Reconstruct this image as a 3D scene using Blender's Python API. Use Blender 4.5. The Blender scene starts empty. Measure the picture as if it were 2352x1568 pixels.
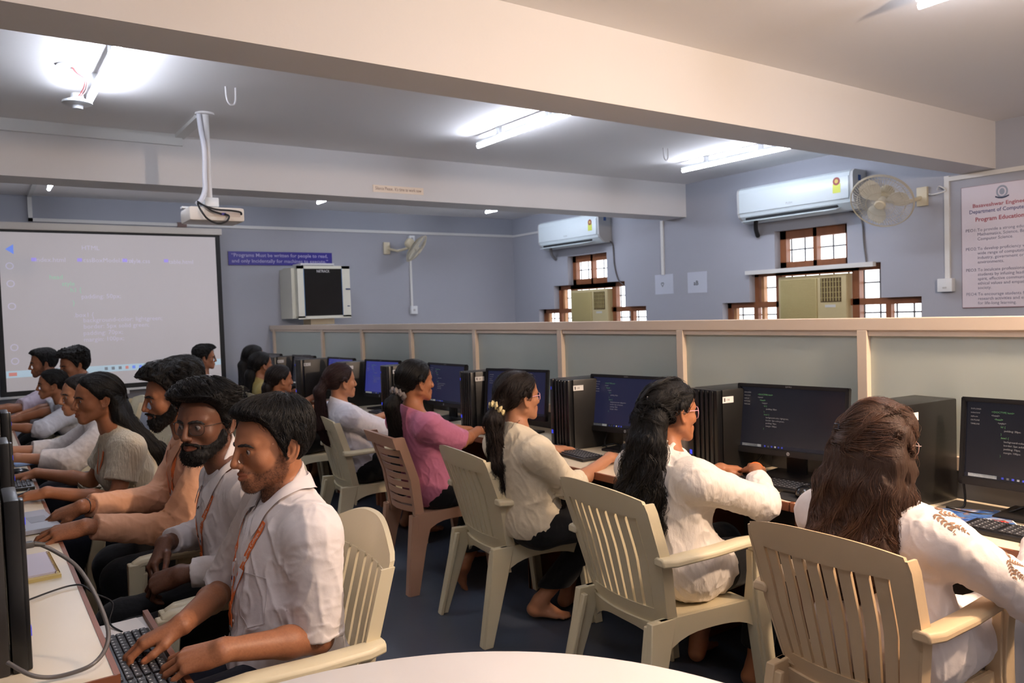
import bpy, bmesh, math, random
import numpy as np
from mathutils import Vector, Matrix, Euler
random.seed(7)
SC = bpy.context.scene
COL = SC.collection
PI = math.pi
SKIP_PEOPLE = False

# ------------------------------------------------------------------ materials
_M = {}
def srgb(r, g, b):
    f = lambda c: (c / 255 / 12.92) if c / 255 <= .04045 else ((c / 255 + .055) / 1.055) ** 2.4
    return (f(r), f(g), f(b), 1)

def mat(name, rgb, rough=.5, metal=0., bump=0., bscale=40., vary=0., vscale=6., spec=.5, emit=None, estr=0., trans=0., alpha=1., sheen=0., coat=0., stretch=None, sss=0.):
    if name in _M: return _M[name]
    m = bpy.data.materials.new(name); m.use_nodes = True
    nt = m.node_tree; n = nt.nodes; l = nt.links
    b = n['Principled BSDF']
    c = srgb(*rgb)
    b.inputs['Base Color'].default_value = c
    b.inputs['Roughness'].default_value = rough
    b.inputs['Metallic'].default_value = metal
    b.inputs['Specular IOR Level'].default_value = spec
    b.inputs['Transmission Weight'].default_value = trans
    b.inputs['Alpha'].default_value = alpha
    if sheen: b.inputs['Sheen Weight'].default_value = sheen
    if coat: b.inputs['Coat Weight'].default_value = coat
    if sss:
        b.inputs['Subsurface Weight'].default_value = sss
        b.inputs['Subsurface Radius'].default_value = (.012, .005, .003)
        b.inputs['Subsurface Scale'].default_value = 1.0
    if emit:
        b.inputs['Emission Color'].default_value = srgb(*emit)
        b.inputs['Emission Strength'].default_value = estr
    tc = n.new('ShaderNodeTexCoord')
    mp = n.new('ShaderNodeMapping')
    l.new(tc.outputs['Object'], mp.inputs['Vector'])
    if stretch: mp.inputs['Scale'].default_value = stretch
    if vary:
        t = n.new('ShaderNodeTexNoise'); t.inputs['Scale'].default_value = vscale; t.inputs['Detail'].default_value = 5
        l.new(mp.outputs[0], t.inputs['Vector'])
        mx = n.new('ShaderNodeMix'); mx.data_type = 'RGBA'
        lo = tuple(x * (1 - vary) for x in c[:3]) + (1,); hi = tuple(min(1, x * (1 + vary)) for x in c[:3]) + (1,)
        mx.inputs[6].default_value = lo; mx.inputs[7].default_value = hi
        l.new(t.outputs['Fac'], mx.inputs[0]); l.new(mx.outputs[2], b.inputs['Base Color'])
    if bump:
        t = n.new('ShaderNodeTexNoise'); t.inputs['Scale'].default_value = bscale; t.inputs['Detail'].default_value = 4
        l.new(mp.outputs[0], t.inputs['Vector'])
        bp = n.new('ShaderNodeBump'); bp.inputs['Strength'].default_value = bump; bp.inputs['Distance'].default_value = .02
        l.new(t.outputs['Fac'], bp.inputs['Height']); l.new(bp.outputs[0], b.inputs['Normal'])
    _M[name] = m
    return m

# ------------------------------------------------------------------ objects
def tag(o, label=None, cat=None, group=None, kind=None):
    if label: o['label'] = label
    if cat: o['category'] = cat
    if group: o['group'] = group
    if kind: o['kind'] = kind
    return o

def empty(name, loc, rz=0., label=None, cat=None, group=None):
    o = bpy.data.objects.new(name, None); COL.objects.link(o)
    o.empty_display_size = .05
    o.location = loc; o.rotation_euler = (0, 0, rz)
    return tag(o, label, cat, group)

def wmat(o):
    m = Matrix.LocRotScale(o.location, o.rotation_euler, o.scale)
    return wmat(o.parent) @ m if o.parent else m

def mesh_obj(name, verts, faces, m, parent=None, smooth=True, angle=35, mats=None, fmat=None, origin=None):
    """verts in world coordinates when origin/parent is given relative; see MB.build"""
    me = bpy.data.meshes.new(name)
    if isinstance(verts, np.ndarray) and isinstance(faces, np.ndarray):
        nv, nf, k = len(verts), len(faces), faces.shape[1]
        me.vertices.add(nv); me.vertices.foreach_set('co', verts.astype(np.float32).ravel())
        me.loops.add(nf * k); me.loops.foreach_set('vertex_index', faces.astype(np.int32).ravel())
        me.polygons.add(nf)
        me.polygons.foreach_set('loop_start', np.arange(0, nf * k, k, dtype=np.int32))
        me.polygons.foreach_set('loop_total', np.full(nf, k, dtype=np.int32))
        me.update(calc_edges=True)
    else:
        me.from_pydata([tuple(v) for v in verts], [], [tuple(f) for f in faces]); me.update()
    if mats:
        for q in mats: me.materials.append(q)
        if fmat is not None: me.polygons.foreach_set('material_index', np.asarray(fmat, dtype=np.int32))
    elif m: me.materials.append(m)
    if smooth:
        me.polygons.foreach_set('use_smooth', np.ones(len(me.polygons), dtype=bool))
        if angle: me.set_sharp_from_angle(angle=math.radians(angle))
    o = bpy.data.objects.new(name, me); COL.objects.link(o)
    if parent: o.parent = parent
    return o

class MB:
    """collects shapes; build() links them as ONE mesh object"""
    def __init__(s): s.v = []; s.f = []; s.fm = []; s.cm = 0
    def add(s, vs, fs, mtx=None):
        k = len(s.v)
        if mtx is not None: vs = [mtx @ Vector(v) for v in vs]
        s.v += [tuple(v) for v in vs]; s.f += [tuple(i + k for i in f) for f in fs]; s.fm += [s.cm] * len(fs)
        return s
    def bm(s, b, mtx=None):
        b.verts.index_update()
        s.add([v.co.copy() for v in b.verts], [[v.index for v in f.verts] for f in b.faces], mtx); b.free(); return s
    def box(s, c, d, bev=0., rot=None, seg=2):
        b = bmesh.new(); bmesh.ops.create_cube(b, size=1)
        for v in b.verts: v.co = Vector((v.co.x * d[0], v.co.y * d[1], v.co.z * d[2]))
        if bev: bmesh.ops.bevel(b, geom=list(b.edges), offset=bev, segments=seg, affect='EDGES', profile=.6)
        m = Matrix.Translation(c)
        if rot is not None: m = m @ (rot if isinstance(rot, Matrix) else Euler(rot).to_matrix().to_4x4())
        return s.bm(b, m)
    def rng(s, a, b, bev=0.):
        return s.box([(a[i] + b[i]) / 2 for i in range(3)], [abs(b[i] - a[i]) for i in range(3)], bev)
    def cyl(s, a, b, r, r2=None, n=20, caps=True):
        a = Vector(a); b = Vector(b); r2 = r if r2 is None else r2
        d = (b - a).normalized(); q = d.to_track_quat('Z', 'Y').to_matrix()
        vs = []; 
        for p, rr in ((a, r), (b, r2)):
            for i in range(n):
                t = 2 * PI * i / n; vs.append(p + q @ Vector((rr * math.cos(t), rr * math.sin(t), 0)))
        fs = [(i, (i + 1) % n, n + (i + 1) % n, n + i) for i in range(n)]
        if caps: fs += [tuple(range(n - 1, -1, -1)), tuple(range(n, 2 * n))]
        return s.add(vs, fs)
    def tube(s, pts, r, n=8, closed=False, rs=None):
        pts = [Vector(p) for p in pts]; N = len(pts); vs = []; fs = []
        up = None
        for i, p in enumerate(pts):
            a = pts[(i - 1) % N] if (closed or i > 0) else p
            c = pts[(i + 1) % N] if (closed or i < N - 1) else p
            d = (c - a).normalized()
            if up is None:
                up = d.orthogonal().normalized()
            up = (up - d * up.dot(d)).normalized(); w = d.cross(up)
            rr = rs[i] if rs else r
            for k in range(n):
                t = 2 * PI * k / n; vs.append(p + (up * math.cos(t) + w * math.sin(t)) * rr)
        for i in range(N if closed else N - 1):
            for k in range(n):
                a = i * n + k; b = i * n + (k + 1) % n; j = ((i + 1) % N) * n
                fs.append((a, b, j + (k + 1) % n, j + k))
        if not closed: fs += [tuple(range(n - 1, -1, -1)), tuple((N - 1) * n + k for k in range(n))]
        return s.add(vs, fs)
    def lathe(s, prof, n=32, mtx=None, closed=False):
        vs = []; fs = []
        for r, z in prof:
            for k in range(n):
                t = 2 * PI * k / n; vs.append((r * math.cos(t), r * math.sin(t), z))
        L = len(prof)
        for i in range(L - 1 if not closed else L):
            for k in range(n):
                a = i * n; b = ((i + 1) % L) * n
                fs.append((a + k, a + (k + 1) % n, b + (k + 1) % n, b + k))
        if not closed: fs += [tuple(range(n - 1, -1, -1)), tuple((L - 1) * n + k for k in range(n))]
        return s.add(vs, fs, mtx)
    def grid(s, P, closed_u=False):
        """P[i][j] points -> quad sheet"""
        ni = len(P); nj = len(P[0]); vs = [p for row in P for p in row]; fs = []
        for i in range(ni if closed_u else ni - 1):
            for j in range(nj - 1):
                a = i * nj + j; b = ((i + 1) % ni) * nj + j
                fs.append((a, b, b + 1, a + 1))
        return s.add(vs, fs)
    def slab(s, P, nrm, th):
        """closed slab: sheet P[i][j] thickened by th along per-point normal fn nrm(i,j)"""
        ni = len(P); nj = len(P[0])
        A = [Vector(p) for row in P for p in row]
        B = [Vector(P[i][j]) + Vector(nrm(i, j)) * th for i in range(ni) for j in range(nj)]
        N = ni * nj; fs = []
        for i in range(ni - 1):
            for j in range(nj - 1):
                a = i * nj + j; b = a + nj
                fs.append((a, a + 1, b + 1, b)); fs.append((N + a, N + b, N + b + 1, N + a + 1))
        for i in range(ni - 1):
            a = i * nj; b = a + nj; fs.append((a, b, N + b, N + a))
            a = i * nj + nj - 1; b = a + nj; fs.append((b, a, N + a, N + b))
        for j in range(nj - 1):
            fs.append((j + 1, j, N + j, N + j + 1))
            a = (ni - 1) * nj + j; fs.append((a, a + 1, N + a + 1, N + a))
        return s.add(A + B, fs)
    def prism(s, poly, axis, a, b):
        """extrude 2-D polygon along axis ('X': poly=(y,z), 'Y': (x,z), 'Z': (x,y))"""
        def P(u, v, w): return {'X': (w, u, v), 'Y': (u, w, v), 'Z': (u, v, w)}[axis]
        n = len(poly)
        vs = [P(u, v, a) for u, v in poly] + [P(u, v, b) for u, v in poly]
        fs = [(i, (i + 1) % n, n + (i + 1) % n, n + i) for i in range(n)] + [tuple(range(n - 1, -1, -1)), tuple(range(n, 2 * n))]
        return s.add(vs, fs)
    def build(s, name, m, parent=None, local=False, smooth=True, angle=35, mats=None):
        """verts are world coordinates unless local=True (then in parent's space)"""
        b = bmesh.new()
        vv = [b.verts.new(v) for v in s.v]
        for f, k in zip(s.f, s.fm):
            try: q = b.faces.new([vv[i] for i in f]); q.material_index = k
            except ValueError: pass
        bmesh.ops.recalc_face_normals(b, faces=list(b.faces))
        off = Matrix()
        if parent is not None:
            if not local: b.transform(wmat(parent).inverted())
        else:
            zs = [v.co.z for v in b.verts]; xs = [v.co.x for v in b.verts]; ys = [v.co.y for v in b.verts]
            o0 = Vector(((min(xs) + max(xs)) / 2, (min(ys) + max(ys)) / 2, min(zs)))
            b.transform(Matrix.Translation(-o0)); off = o0
        me = bpy.data.meshes.new(name); b.to_mesh(me); b.free()
        for q in (mats or [m]): me.materials.append(q)
        if smooth:
            me.polygons.foreach_set('use_smooth', np.ones(len(me.polygons), dtype=bool))
            me.set_sharp_from_angle(angle=math.radians(angle))
        o = bpy.data.objects.new(name, me); COL.objects.link(o)
        if parent is not None: o.parent = parent
        else: o.location = off
        return o

_T = {}
def text_geo(txt, size, align='LEFT', bold=0.):
    """flat lettering outline as (verts, faces), baseline at y=0"""
    k = (txt, align, bold)
    if k not in _T:
        cu = bpy.data.curves.new('lettering_source', 'FONT'); cu.body = txt; cu.size = 1; cu.align_x = align; cu.offset = bold
        cu.resolution_u = 2
        o = bpy.data.objects.new('lettering_source', cu); COL.objects.link(o)
        bpy.context.view_layer.update()
        me = o.evaluated_get(bpy.context.evaluated_depsgraph_get()).to_mesh()
        _T[k] = ([v.co.copy() for v in me.vertices], [tuple(p.vertices) for p in me.polygons])
        bpy.data.objects.remove(o); bpy.data.curves.remove(cu)
    v, f = _T[k]
    return [p * size for p in v], f

def put_text(mb, txt, size, origin, ux, uy, align='LEFT', bold=0., width=None):
    """lettering laid on the plane origin + x*ux + y*uy; width squeezes to a given length"""
    v, f = text_geo(txt, size, align, bold)
    if not v: return
    ux = Vector(ux).normalized(); uy = Vector(uy).normalized(); o = Vector(origin)
    sx = 1.
    if width:
        w = max(p.x for p in v) - min(p.x for p in v); sx = width / w if w > 0 else 1
    mb.add([o + ux * p.x * sx + uy * p.y for p in v], f)

def copy_tree(o, parent=None):
    c = o.copy(); COL.objects.link(c)
    if parent is not None: c.parent = parent
    for ch in list(o.children): copy_tree(ch, c)
    return c

# ------------------------------------------------------------------ palette
WALL = mat('wall_paint', (166, 169, 178), .75, bump=.04, bscale=60, vary=.03, vscale=1.5)
CEIL = mat('ceiling_paint', (238, 236, 234), .85, bump=.03, bscale=50, vary=.02, vscale=1.2)
BEAM = mat('beam_paint', (226, 223, 220), .8, bump=.03, bscale=50, vary=.02, vscale=1.2)
PVC = mat('white_pvc', (222, 222, 218), .45)
WHITE = mat('white_plastic', (228, 232, 234), .35)
DARK = mat('dark_vent', (28, 28, 30), .5)
BLACK = mat('black_plastic', (20, 20, 22), .38, bump=.02, bscale=300)
CHROME = mat('chrome', (190, 190, 190), .2, metal=1.)
BEIGE = mat('beige_plastic', (196, 182, 138), .45)

# ------------------------------------------------------------------ room shell
XW, YB, ZC = 6.7, 9.5, 2.87
def structure(mb, name, m, smooth=False):
    o = mb.build(name, m, smooth=smooth); o['kind'] = 'structure'; return o

def floor_material():
    m = mat('vinyl_floor', (72, 79, 92), .36, vary=.12, vscale=2.2, bump=.02, bscale=25)
    return m
mb = MB(); mb.rng((-3, -3.2, -.1), (XW + .3, YB + .2, 0)); structure(mb, 'floor', floor_material())
mb = MB(); mb.rng((-3, -3.2, ZC), (XW + .3, YB + .2, ZC + .15)); structure(mb, 'ceiling', CEIL)
mb = MB(); mb.rng((-3, YB, 0), (XW + .3, YB + .2, ZC)); structure(mb, 'wall_back', WALL)
mb = MB(); mb.rng((-3.2, -3.2, 0), (-3, YB + .2, ZC)); structure(mb, 'wall_left', WALL)
mb = MB(); mb.rng((-3.2, -3.4, 0), (XW + .3, -3.2, ZC)); structure(mb, 'wall_front', WALL)
for k, (y0, y1) in enumerate(((2.85, 3.12), (6.08, 6.40))):
    mb = MB(); mb.rng((-3, y0, 2.50), (XW, y1, ZC)); structure(mb, 'ceiling_beam_%d' % (k + 1), BEAM)

# right wall with two stepped window openings
WIN = []   # (y0 of each step ...)
def steps(yc): return [(yc - 1.075, yc + 1.075, .75, 1.515), (yc - .715, yc + .715, 1.515, 1.835), (yc - .395, yc + .395, 1.835, 2.22)]
mb = MB()
ycs = (4.52, 7.83)
ys = [-3.2]; 
segs = []
prev = -3.2
for yc in ycs:
    lo = steps(yc)[0]
    mb.rng((XW, prev, 0), (XW + .3, lo[0], ZC)); prev = lo[1]
mb.rng((XW, prev, 0), (XW + .3, YB + .2, ZC))
for yc in ycs:
    s0, s1, s2 = steps(yc)
    mb.rng((XW, s0[0], 0), (XW + .3, s0[1], s0[2]))
    mb.rng((XW, s0[0], s2[3]), (XW + .3, s0[1], ZC))
    for a, b, z0, z1 in ((s0[0], s1[0], 1.515, 2.22), (s1[1], s0[1], 1.515, 2.22), (s1[0], s2[0], 1.835, 2.22), (s2[1], s1[1], 1.835, 2.22)):
        mb.rng((XW, a, z0), (XW + .3, b, z1))
structure(mb, 'wall_right', WALL)

WOOD = mat('brown_window_wood', (132, 80, 46), .45, vary=.25, vscale=18, stretch=(1, 1, .15), bump=.05, bscale=40)
WOOD2 = mat('light_window_wood', (176, 128, 84), .5, vary=.15, vscale=18)
GLASS = mat('frosted_window_glass', (248, 250, 245), .6, emit=(240, 244, 250), estr=1.9)
GRILL = mat('grey_window_grille', (84, 88, 94), .5)
def window(n, yc):
    root = empty('window_%d' % n, (XW + .1, yc, .75)); root['kind'] = 'structure'
    s0, s1, s2 = steps(yc); x0, x1 = XW + .09, XW + .16; t = .05
    f = MB()
    # transom frame
    f.rng((x0, s2[0], s2[3] - .085), (x1, s2[1], s2[3])); f.rng((x0, s2[0], s2[2]), (x1, s2[1], s2[2] + .07))
    for y in (s2[0], s2[1] - .07): f.rng((x0, y, s2[2]), (x1, y + .07, s2[3]))
    f.rng((x0, yc - .02, s2[2]), (x1, yc + .02, s2[3]))
    # step heads
    f.rng((x0, s1[0], s1[3] - .06), (x1, s1[1], s1[3])); f.rng((x0, s0[0], s0[3] - .06), (x1, s0[1], s0[3]))
    for a, b, z0, z1 in ((s1[0], s1[1], s1[2], s1[3]), (s0[0], s0[1], s0[2], s0[3])):
        for y in (a, b - t): f.rng((x0, y, z0), (x1, y + t, z1))
    # middle stiles beside the unit and in the low side lights
    for y in (yc - .455, yc + .385): f.rng((x0, y, .75), (x1, y + .07, 1.835))
    for y in (yc - .75, yc + .69): f.rng((x0 + .01, y, .75), (x1, y + .05, 1.47))
    f.rng((x0, yc - .4, 1.765), (x1, yc + .4, 1.835))
    f.rng((x0, s0[0], .75), (x1, s0[1], .80))
    f.build('window_frame', WOOD, root, smooth=False)
    g = MB()
    for a, b, z0, z1 in ((s2[0], s2[1], s2[2], s2[3]), (s1[0], s1[1], s1[2], s1[3]), (s0[0], s0[1], s0[2], s0[3])):
        g.rng((XW + .19, a, z0), (XW + .2, b, z1))
    g.build('glazing', GLASS, root, smooth=False)
    r = MB()
    yy = s0[0]
    while yy < s0[1]:
        top = s2[3] if s2[0] < yy < s2[1] else (s1[3] if s1[0] < yy < s1[1] else s0[3])
        r.cyl((XW + .175, yy, .75), (XW + .175, yy, top), .008, n=6); yy += .155
    for z, (a, b, _, _) in ((1.66, s1), (2.03, s2), (1.2, s0), (1.38, s0)): r.cyl((XW + .175, a, z), (XW + .175, b, z), .008, n=6)
    r.build('security_grille', GRILL, root)
    c = MB()
    for y, z1 in ((s0[1] - .10, 1.455), (s0[1] - .64, 1.455), (s1[1] - .10, 1.775)): c.rng((x0 + .02, y, z1 - .6), (x1, y + .035, z1))
    c.build('inner_stile', WOOD2, root, smooth=False)
    return root
window(1, ycs[0]); window(2, ycs[1])

# ------------------------------------------------------------------ wall trunking and conduits (setting)
def trim(n, segs, w=.035, d=.018):
    mb = MB()
    for a, b in segs: mb.rng(a, b)
    return structure(mb, 'trim_%d' % n, PVC)
t = .03
trim(1, [((.55, YB - .02, 2.60), (XW - .02, YB, 2.635)), ((.55, YB - .02, 2.60), (.59, YB, ZC)), ((.55, 8.0, ZC - .02), (.59, YB, ZC))])
trim(2, [((XW - .02, 3.20, 1.65), (XW, 3.24, 2.5))])
trim(3, [((XW - .02, .2, 2.455), (XW, 3.20, 2.49))])
trim(4, [((XW - .02, 6.43, 1.87), (XW, 6.47, 2.5))])
trim(5, [((4.955, YB - .02, 1.61), (4.985, YB, 2.50))])
trim(6, [((-3, 6.05, 2.79), (1.34, 6.08, ZC)), ((1.29, 5.42, ZC - .025), (1.36, 6.08, ZC))])
trim(7, [((XW - .015, 8.0, 2.60), (XW, YB, 2.63))])
trim(8, [((XW - .05, 3.85, 1.80), (XW, 5.25, 1.84))])

# ------------------------------------------------------------------ glass partition
PRX = 3.0
ALU = mat('cream_powder_coat', (222, 204, 184), .5, bump=.02, bscale=80)
FROST = mat('frosted_partition_glass', (186, 194, 186), .32, vary=.06, vscale=1.6, spec=.5)
part = empty('glass_partition', (3.03, 5.3, 0), 0, 'long cream framed partition with frosted glass panels behind the right desks', 'partition')
PY = [.8, 1.79, 2.79, 3.79, 4.79, 5.79, 6.78, 7.78, 9.36]
mb = MB(); mb.rng((PRX, -1.5, 1.375), (PRX + .075, YB - .02, 1.425), .003); mb.rng((PRX + .012, -1.5, 1.352), (PRX + .062, YB - .02, 1.376))
mb.build('top_rail', ALU, part, smooth=False)
mb = MB(); mb.rng((PRX + .005, -1.5, .85), (PRX + .065, YB - .02, .90)); mb.build('middle_rail', ALU, part, smooth=False)
mb = MB(); mb.rng((PRX + .02, -1.5, .0), (PRX + .05, YB - .02, .86)); mb.build('lower_panel', mat('grey_laminate', (120, 118, 116), .5), part, smooth=False)
for y in PY:
    mb = MB(); mb.rng((PRX, y - .022, 0), (PRX + .07, y + .022, 1.376), .003); mb.build('post', ALU, part, smooth=False)
pp = [-1.5] + PY
for a, b in zip(pp[:-1], pp[1:]):
    mb = MB(); mb.rng((PRX + .028, a + .02, .89), (PRX + .036, b - .02, 1.356)); mb.build('glass_panel', FROST, part, smooth=False)

# ------------------------------------------------------------------ camera
cam = bpy.data.cameras.new('camera'); co = bpy.data.objects.new('camera', cam); COL.objects.link(co)
def cam_matrix():
    yaw, pitch, roll = math.radians(34.89044763), math.radians(-2.21365456), math.radians(-1.88874542)
    fwd = Vector((math.sin(yaw), math.cos(yaw), 0)); right = Vector((math.cos(yaw), -math.sin(yaw), 0)); up = Vector((0, 0, 1))
    f2 = fwd * math.cos(pitch) + up * math.sin(pitch); u2 = up * math.cos(pitch) - fwd * math.sin(pitch)
    r3 = right * math.cos(roll) + u2 * math.sin(roll); u3 = u2 * math.cos(roll) - right * math.sin(roll)
    m = Matrix.Identity(4)
    for i in range(3): m[i][0] = r3[i]; m[i][1] = u3[i]; m[i][2] = -f2[i]
    m.translation = (0, 0, 1.5); return m
co.matrix_world = cam_matrix()
cam.sensor_width = 36; cam.lens = 1781.05 * 36 / 2352; cam.clip_start = .05
cam.dof.use_dof = True; cam.dof.focus_distance = 2.3; cam.dof.aperture_fstop = 6.0
SC.camera = co

# ------------------------------------------------------------------ light
def light(name, kind, loc, energy, color, size=.2, target=None, size_y=None, spread=None):
    d = bpy.data.lights.new(name, kind); d.energy = energy; d.color = color
    if kind == 'AREA':
        d.size = size
        if size_y: d.shape = 'RECTANGLE'; d.size_y = size_y
        if spread: d.spread = spread
    else: d.shadow_soft_size = size
    o = bpy.data.objects.new(name, d); COL.objects.link(o); o.location = loc
    if target is not None: o.rotation_euler = (Vector(target) - Vector(loc)).to_track_quat('-Z', 'Y').to_euler()
    return o
light('warm_lamp', 'POINT', (2.75, .05, 2.28), 120, (1, .73, .52), .07)
w = bpy.data.worlds.new('world'); SC.world = w; w.use_nodes = True
w.node_tree.nodes['Background'].inputs[0].default_value = (.75, .85, 1, 1); w.node_tree.nodes['Background'].inputs[1].default_value = .6
TUBE = mat('lit_tube', (255, 255, 255), .4, emit=(232, 238, 255), estr=42.)
def tube_light(x, y0, y1, label, far=False, z=2.782):
    r = empty('tube_light', (x, (y0 + y1) / 2, ZC), 0, label, 'ceiling light', 'tube lights on the ceiling')
    mb = MB(); mb.rng((x - .012, y0, z + .022), (x + .012, y1, z + .04), .003); mb.rng((x - .015, y0 + .28, z + .03), (x + .015, y0 + .32, ZC)); mb.rng((x - .015, y1 - .32, z + .03), (x + .015, y1 - .28, ZC))
    mb.build('batten', WHITE, r)
    mb = MB(); mb.cyl((x, y0 + .01, z), (x, y1 - .01, z), .0145, n=14); mb.build('lit_tube', TUBE, r)
    return r
tube_light(.625, 3.89, 5.09, 'lit tube light on the ceiling beside the round ceiling rose')
tube_light(3.285, 3.89, 5.09, 'lit ceiling tube light midway between projector pole and right wall')
tube_light(5.63, 3.95, 5.15, 'lit ceiling tube light nearest the large split air conditioner')
tube_light(.665, 7.24, 8.44, 'ceiling tube light above the projection screen, only its end showing')
tube_light(3.25, 7.17, 8.37, 'ceiling tube light above the blue sign, only its end showing')
tube_light(5.5, 7.18, 8.38, 'ceiling tube light nearest the far corner, only its end showing')
tube_light(.63, .35, 1.55, 'unseen tube light added as fill in the nearest ceiling bay above the round table')  # added out of view to lift the ambient light on the left row
tube_light(1.9, -2.1, -.9, 'unseen tube light added as front fill near the rear wall')  # added behind the camera as front fill
tube_light(3.49, .66, 1.80, 'tube light of the nearest ceiling bay, cut by the top of the photo')

vs = SC.view_settings; vs.view_transform = 'Standard'; vs.look = 'None'; vs.exposure = .92; vs.gamma = 1; vs.use_curve_mapping = False
SC.cycles.use_denoising = True
# ------------------------------------------------------------------ furniture
PL_CREAM = mat('cream_chair_plastic', (212, 200, 168), .42, bump=.03, bscale=90, vary=.05, vscale=5)
PL_PEACH = mat('peach_chair_plastic', (214, 186, 148), .42, bump=.03, bscale=90, vary=.05, vscale=5)
PL_PINK = mat('pinkish_chair_plastic', (190, 148, 122), .45, bump=.03, bscale=90, vary=.05, vscale=5)

def loft(mb, secs):
    """secs: list of 4-corner rings"""
    vs = [p for s in secs for p in s]; n = len(secs[0]); fs = []
    for i in range(len(secs) - 1):
        for k in range(n):
            a = i * n + k; b = i * n + (k + 1) % n
            fs.append((a, b, b + n, a + n))
    fs += [tuple(range(n - 1, -1, -1)), tuple((len(secs) - 1) * n + k for k in range(n))]
    mb.add(vs, fs)

def bar(mb, path, sizes):
    """rectangular bar through path; sizes (dx, dy) per point, sections horizontal"""
    secs = []
    for (x, y, z), (dx, dy) in zip(path, sizes):
        secs.append([Vector((x - dx / 2, y - dy / 2, z)), Vector((x + dx / 2, y - dy / 2, z)), Vector((x + dx / 2, y + dy / 2, z)), Vector((x - dx / 2, y + dy / 2, z))])
    loft(mb, secs)

def hbar(mb, path, sizes):
    """bar running along x: sizes (dy, dz) per point"""
    secs = []
    for (x, y, z), (dy, dz) in zip(path, sizes):
        c = .25
        ring = []
        for sy, sz in ((-.5, -.5), (.5, -.5), (.5, c), (.3, .5), (-.3, .5), (-.5, c)):
            ring.append(Vector((x, y + sy * dy, z + sz * dz)))
        secs.append(ring)
    loft(mb, secs)

def lerp(a, b, t): return a + (b - a) * t
def pw(x, xs, ys):
    return float(np.interp(x, xs, ys))

def xback(z, top): return pw(z, [.36, .46, .66, top], [-.185, -.215, -.262, -.335])
def back_pt(u, z, hw, top, cup=.035):
    y = u * pw(z, [.36, .45, .62, top - .06, top], hw)
    return Vector((xback(z, top) + cup * u * u - .0, y, z))

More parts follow.
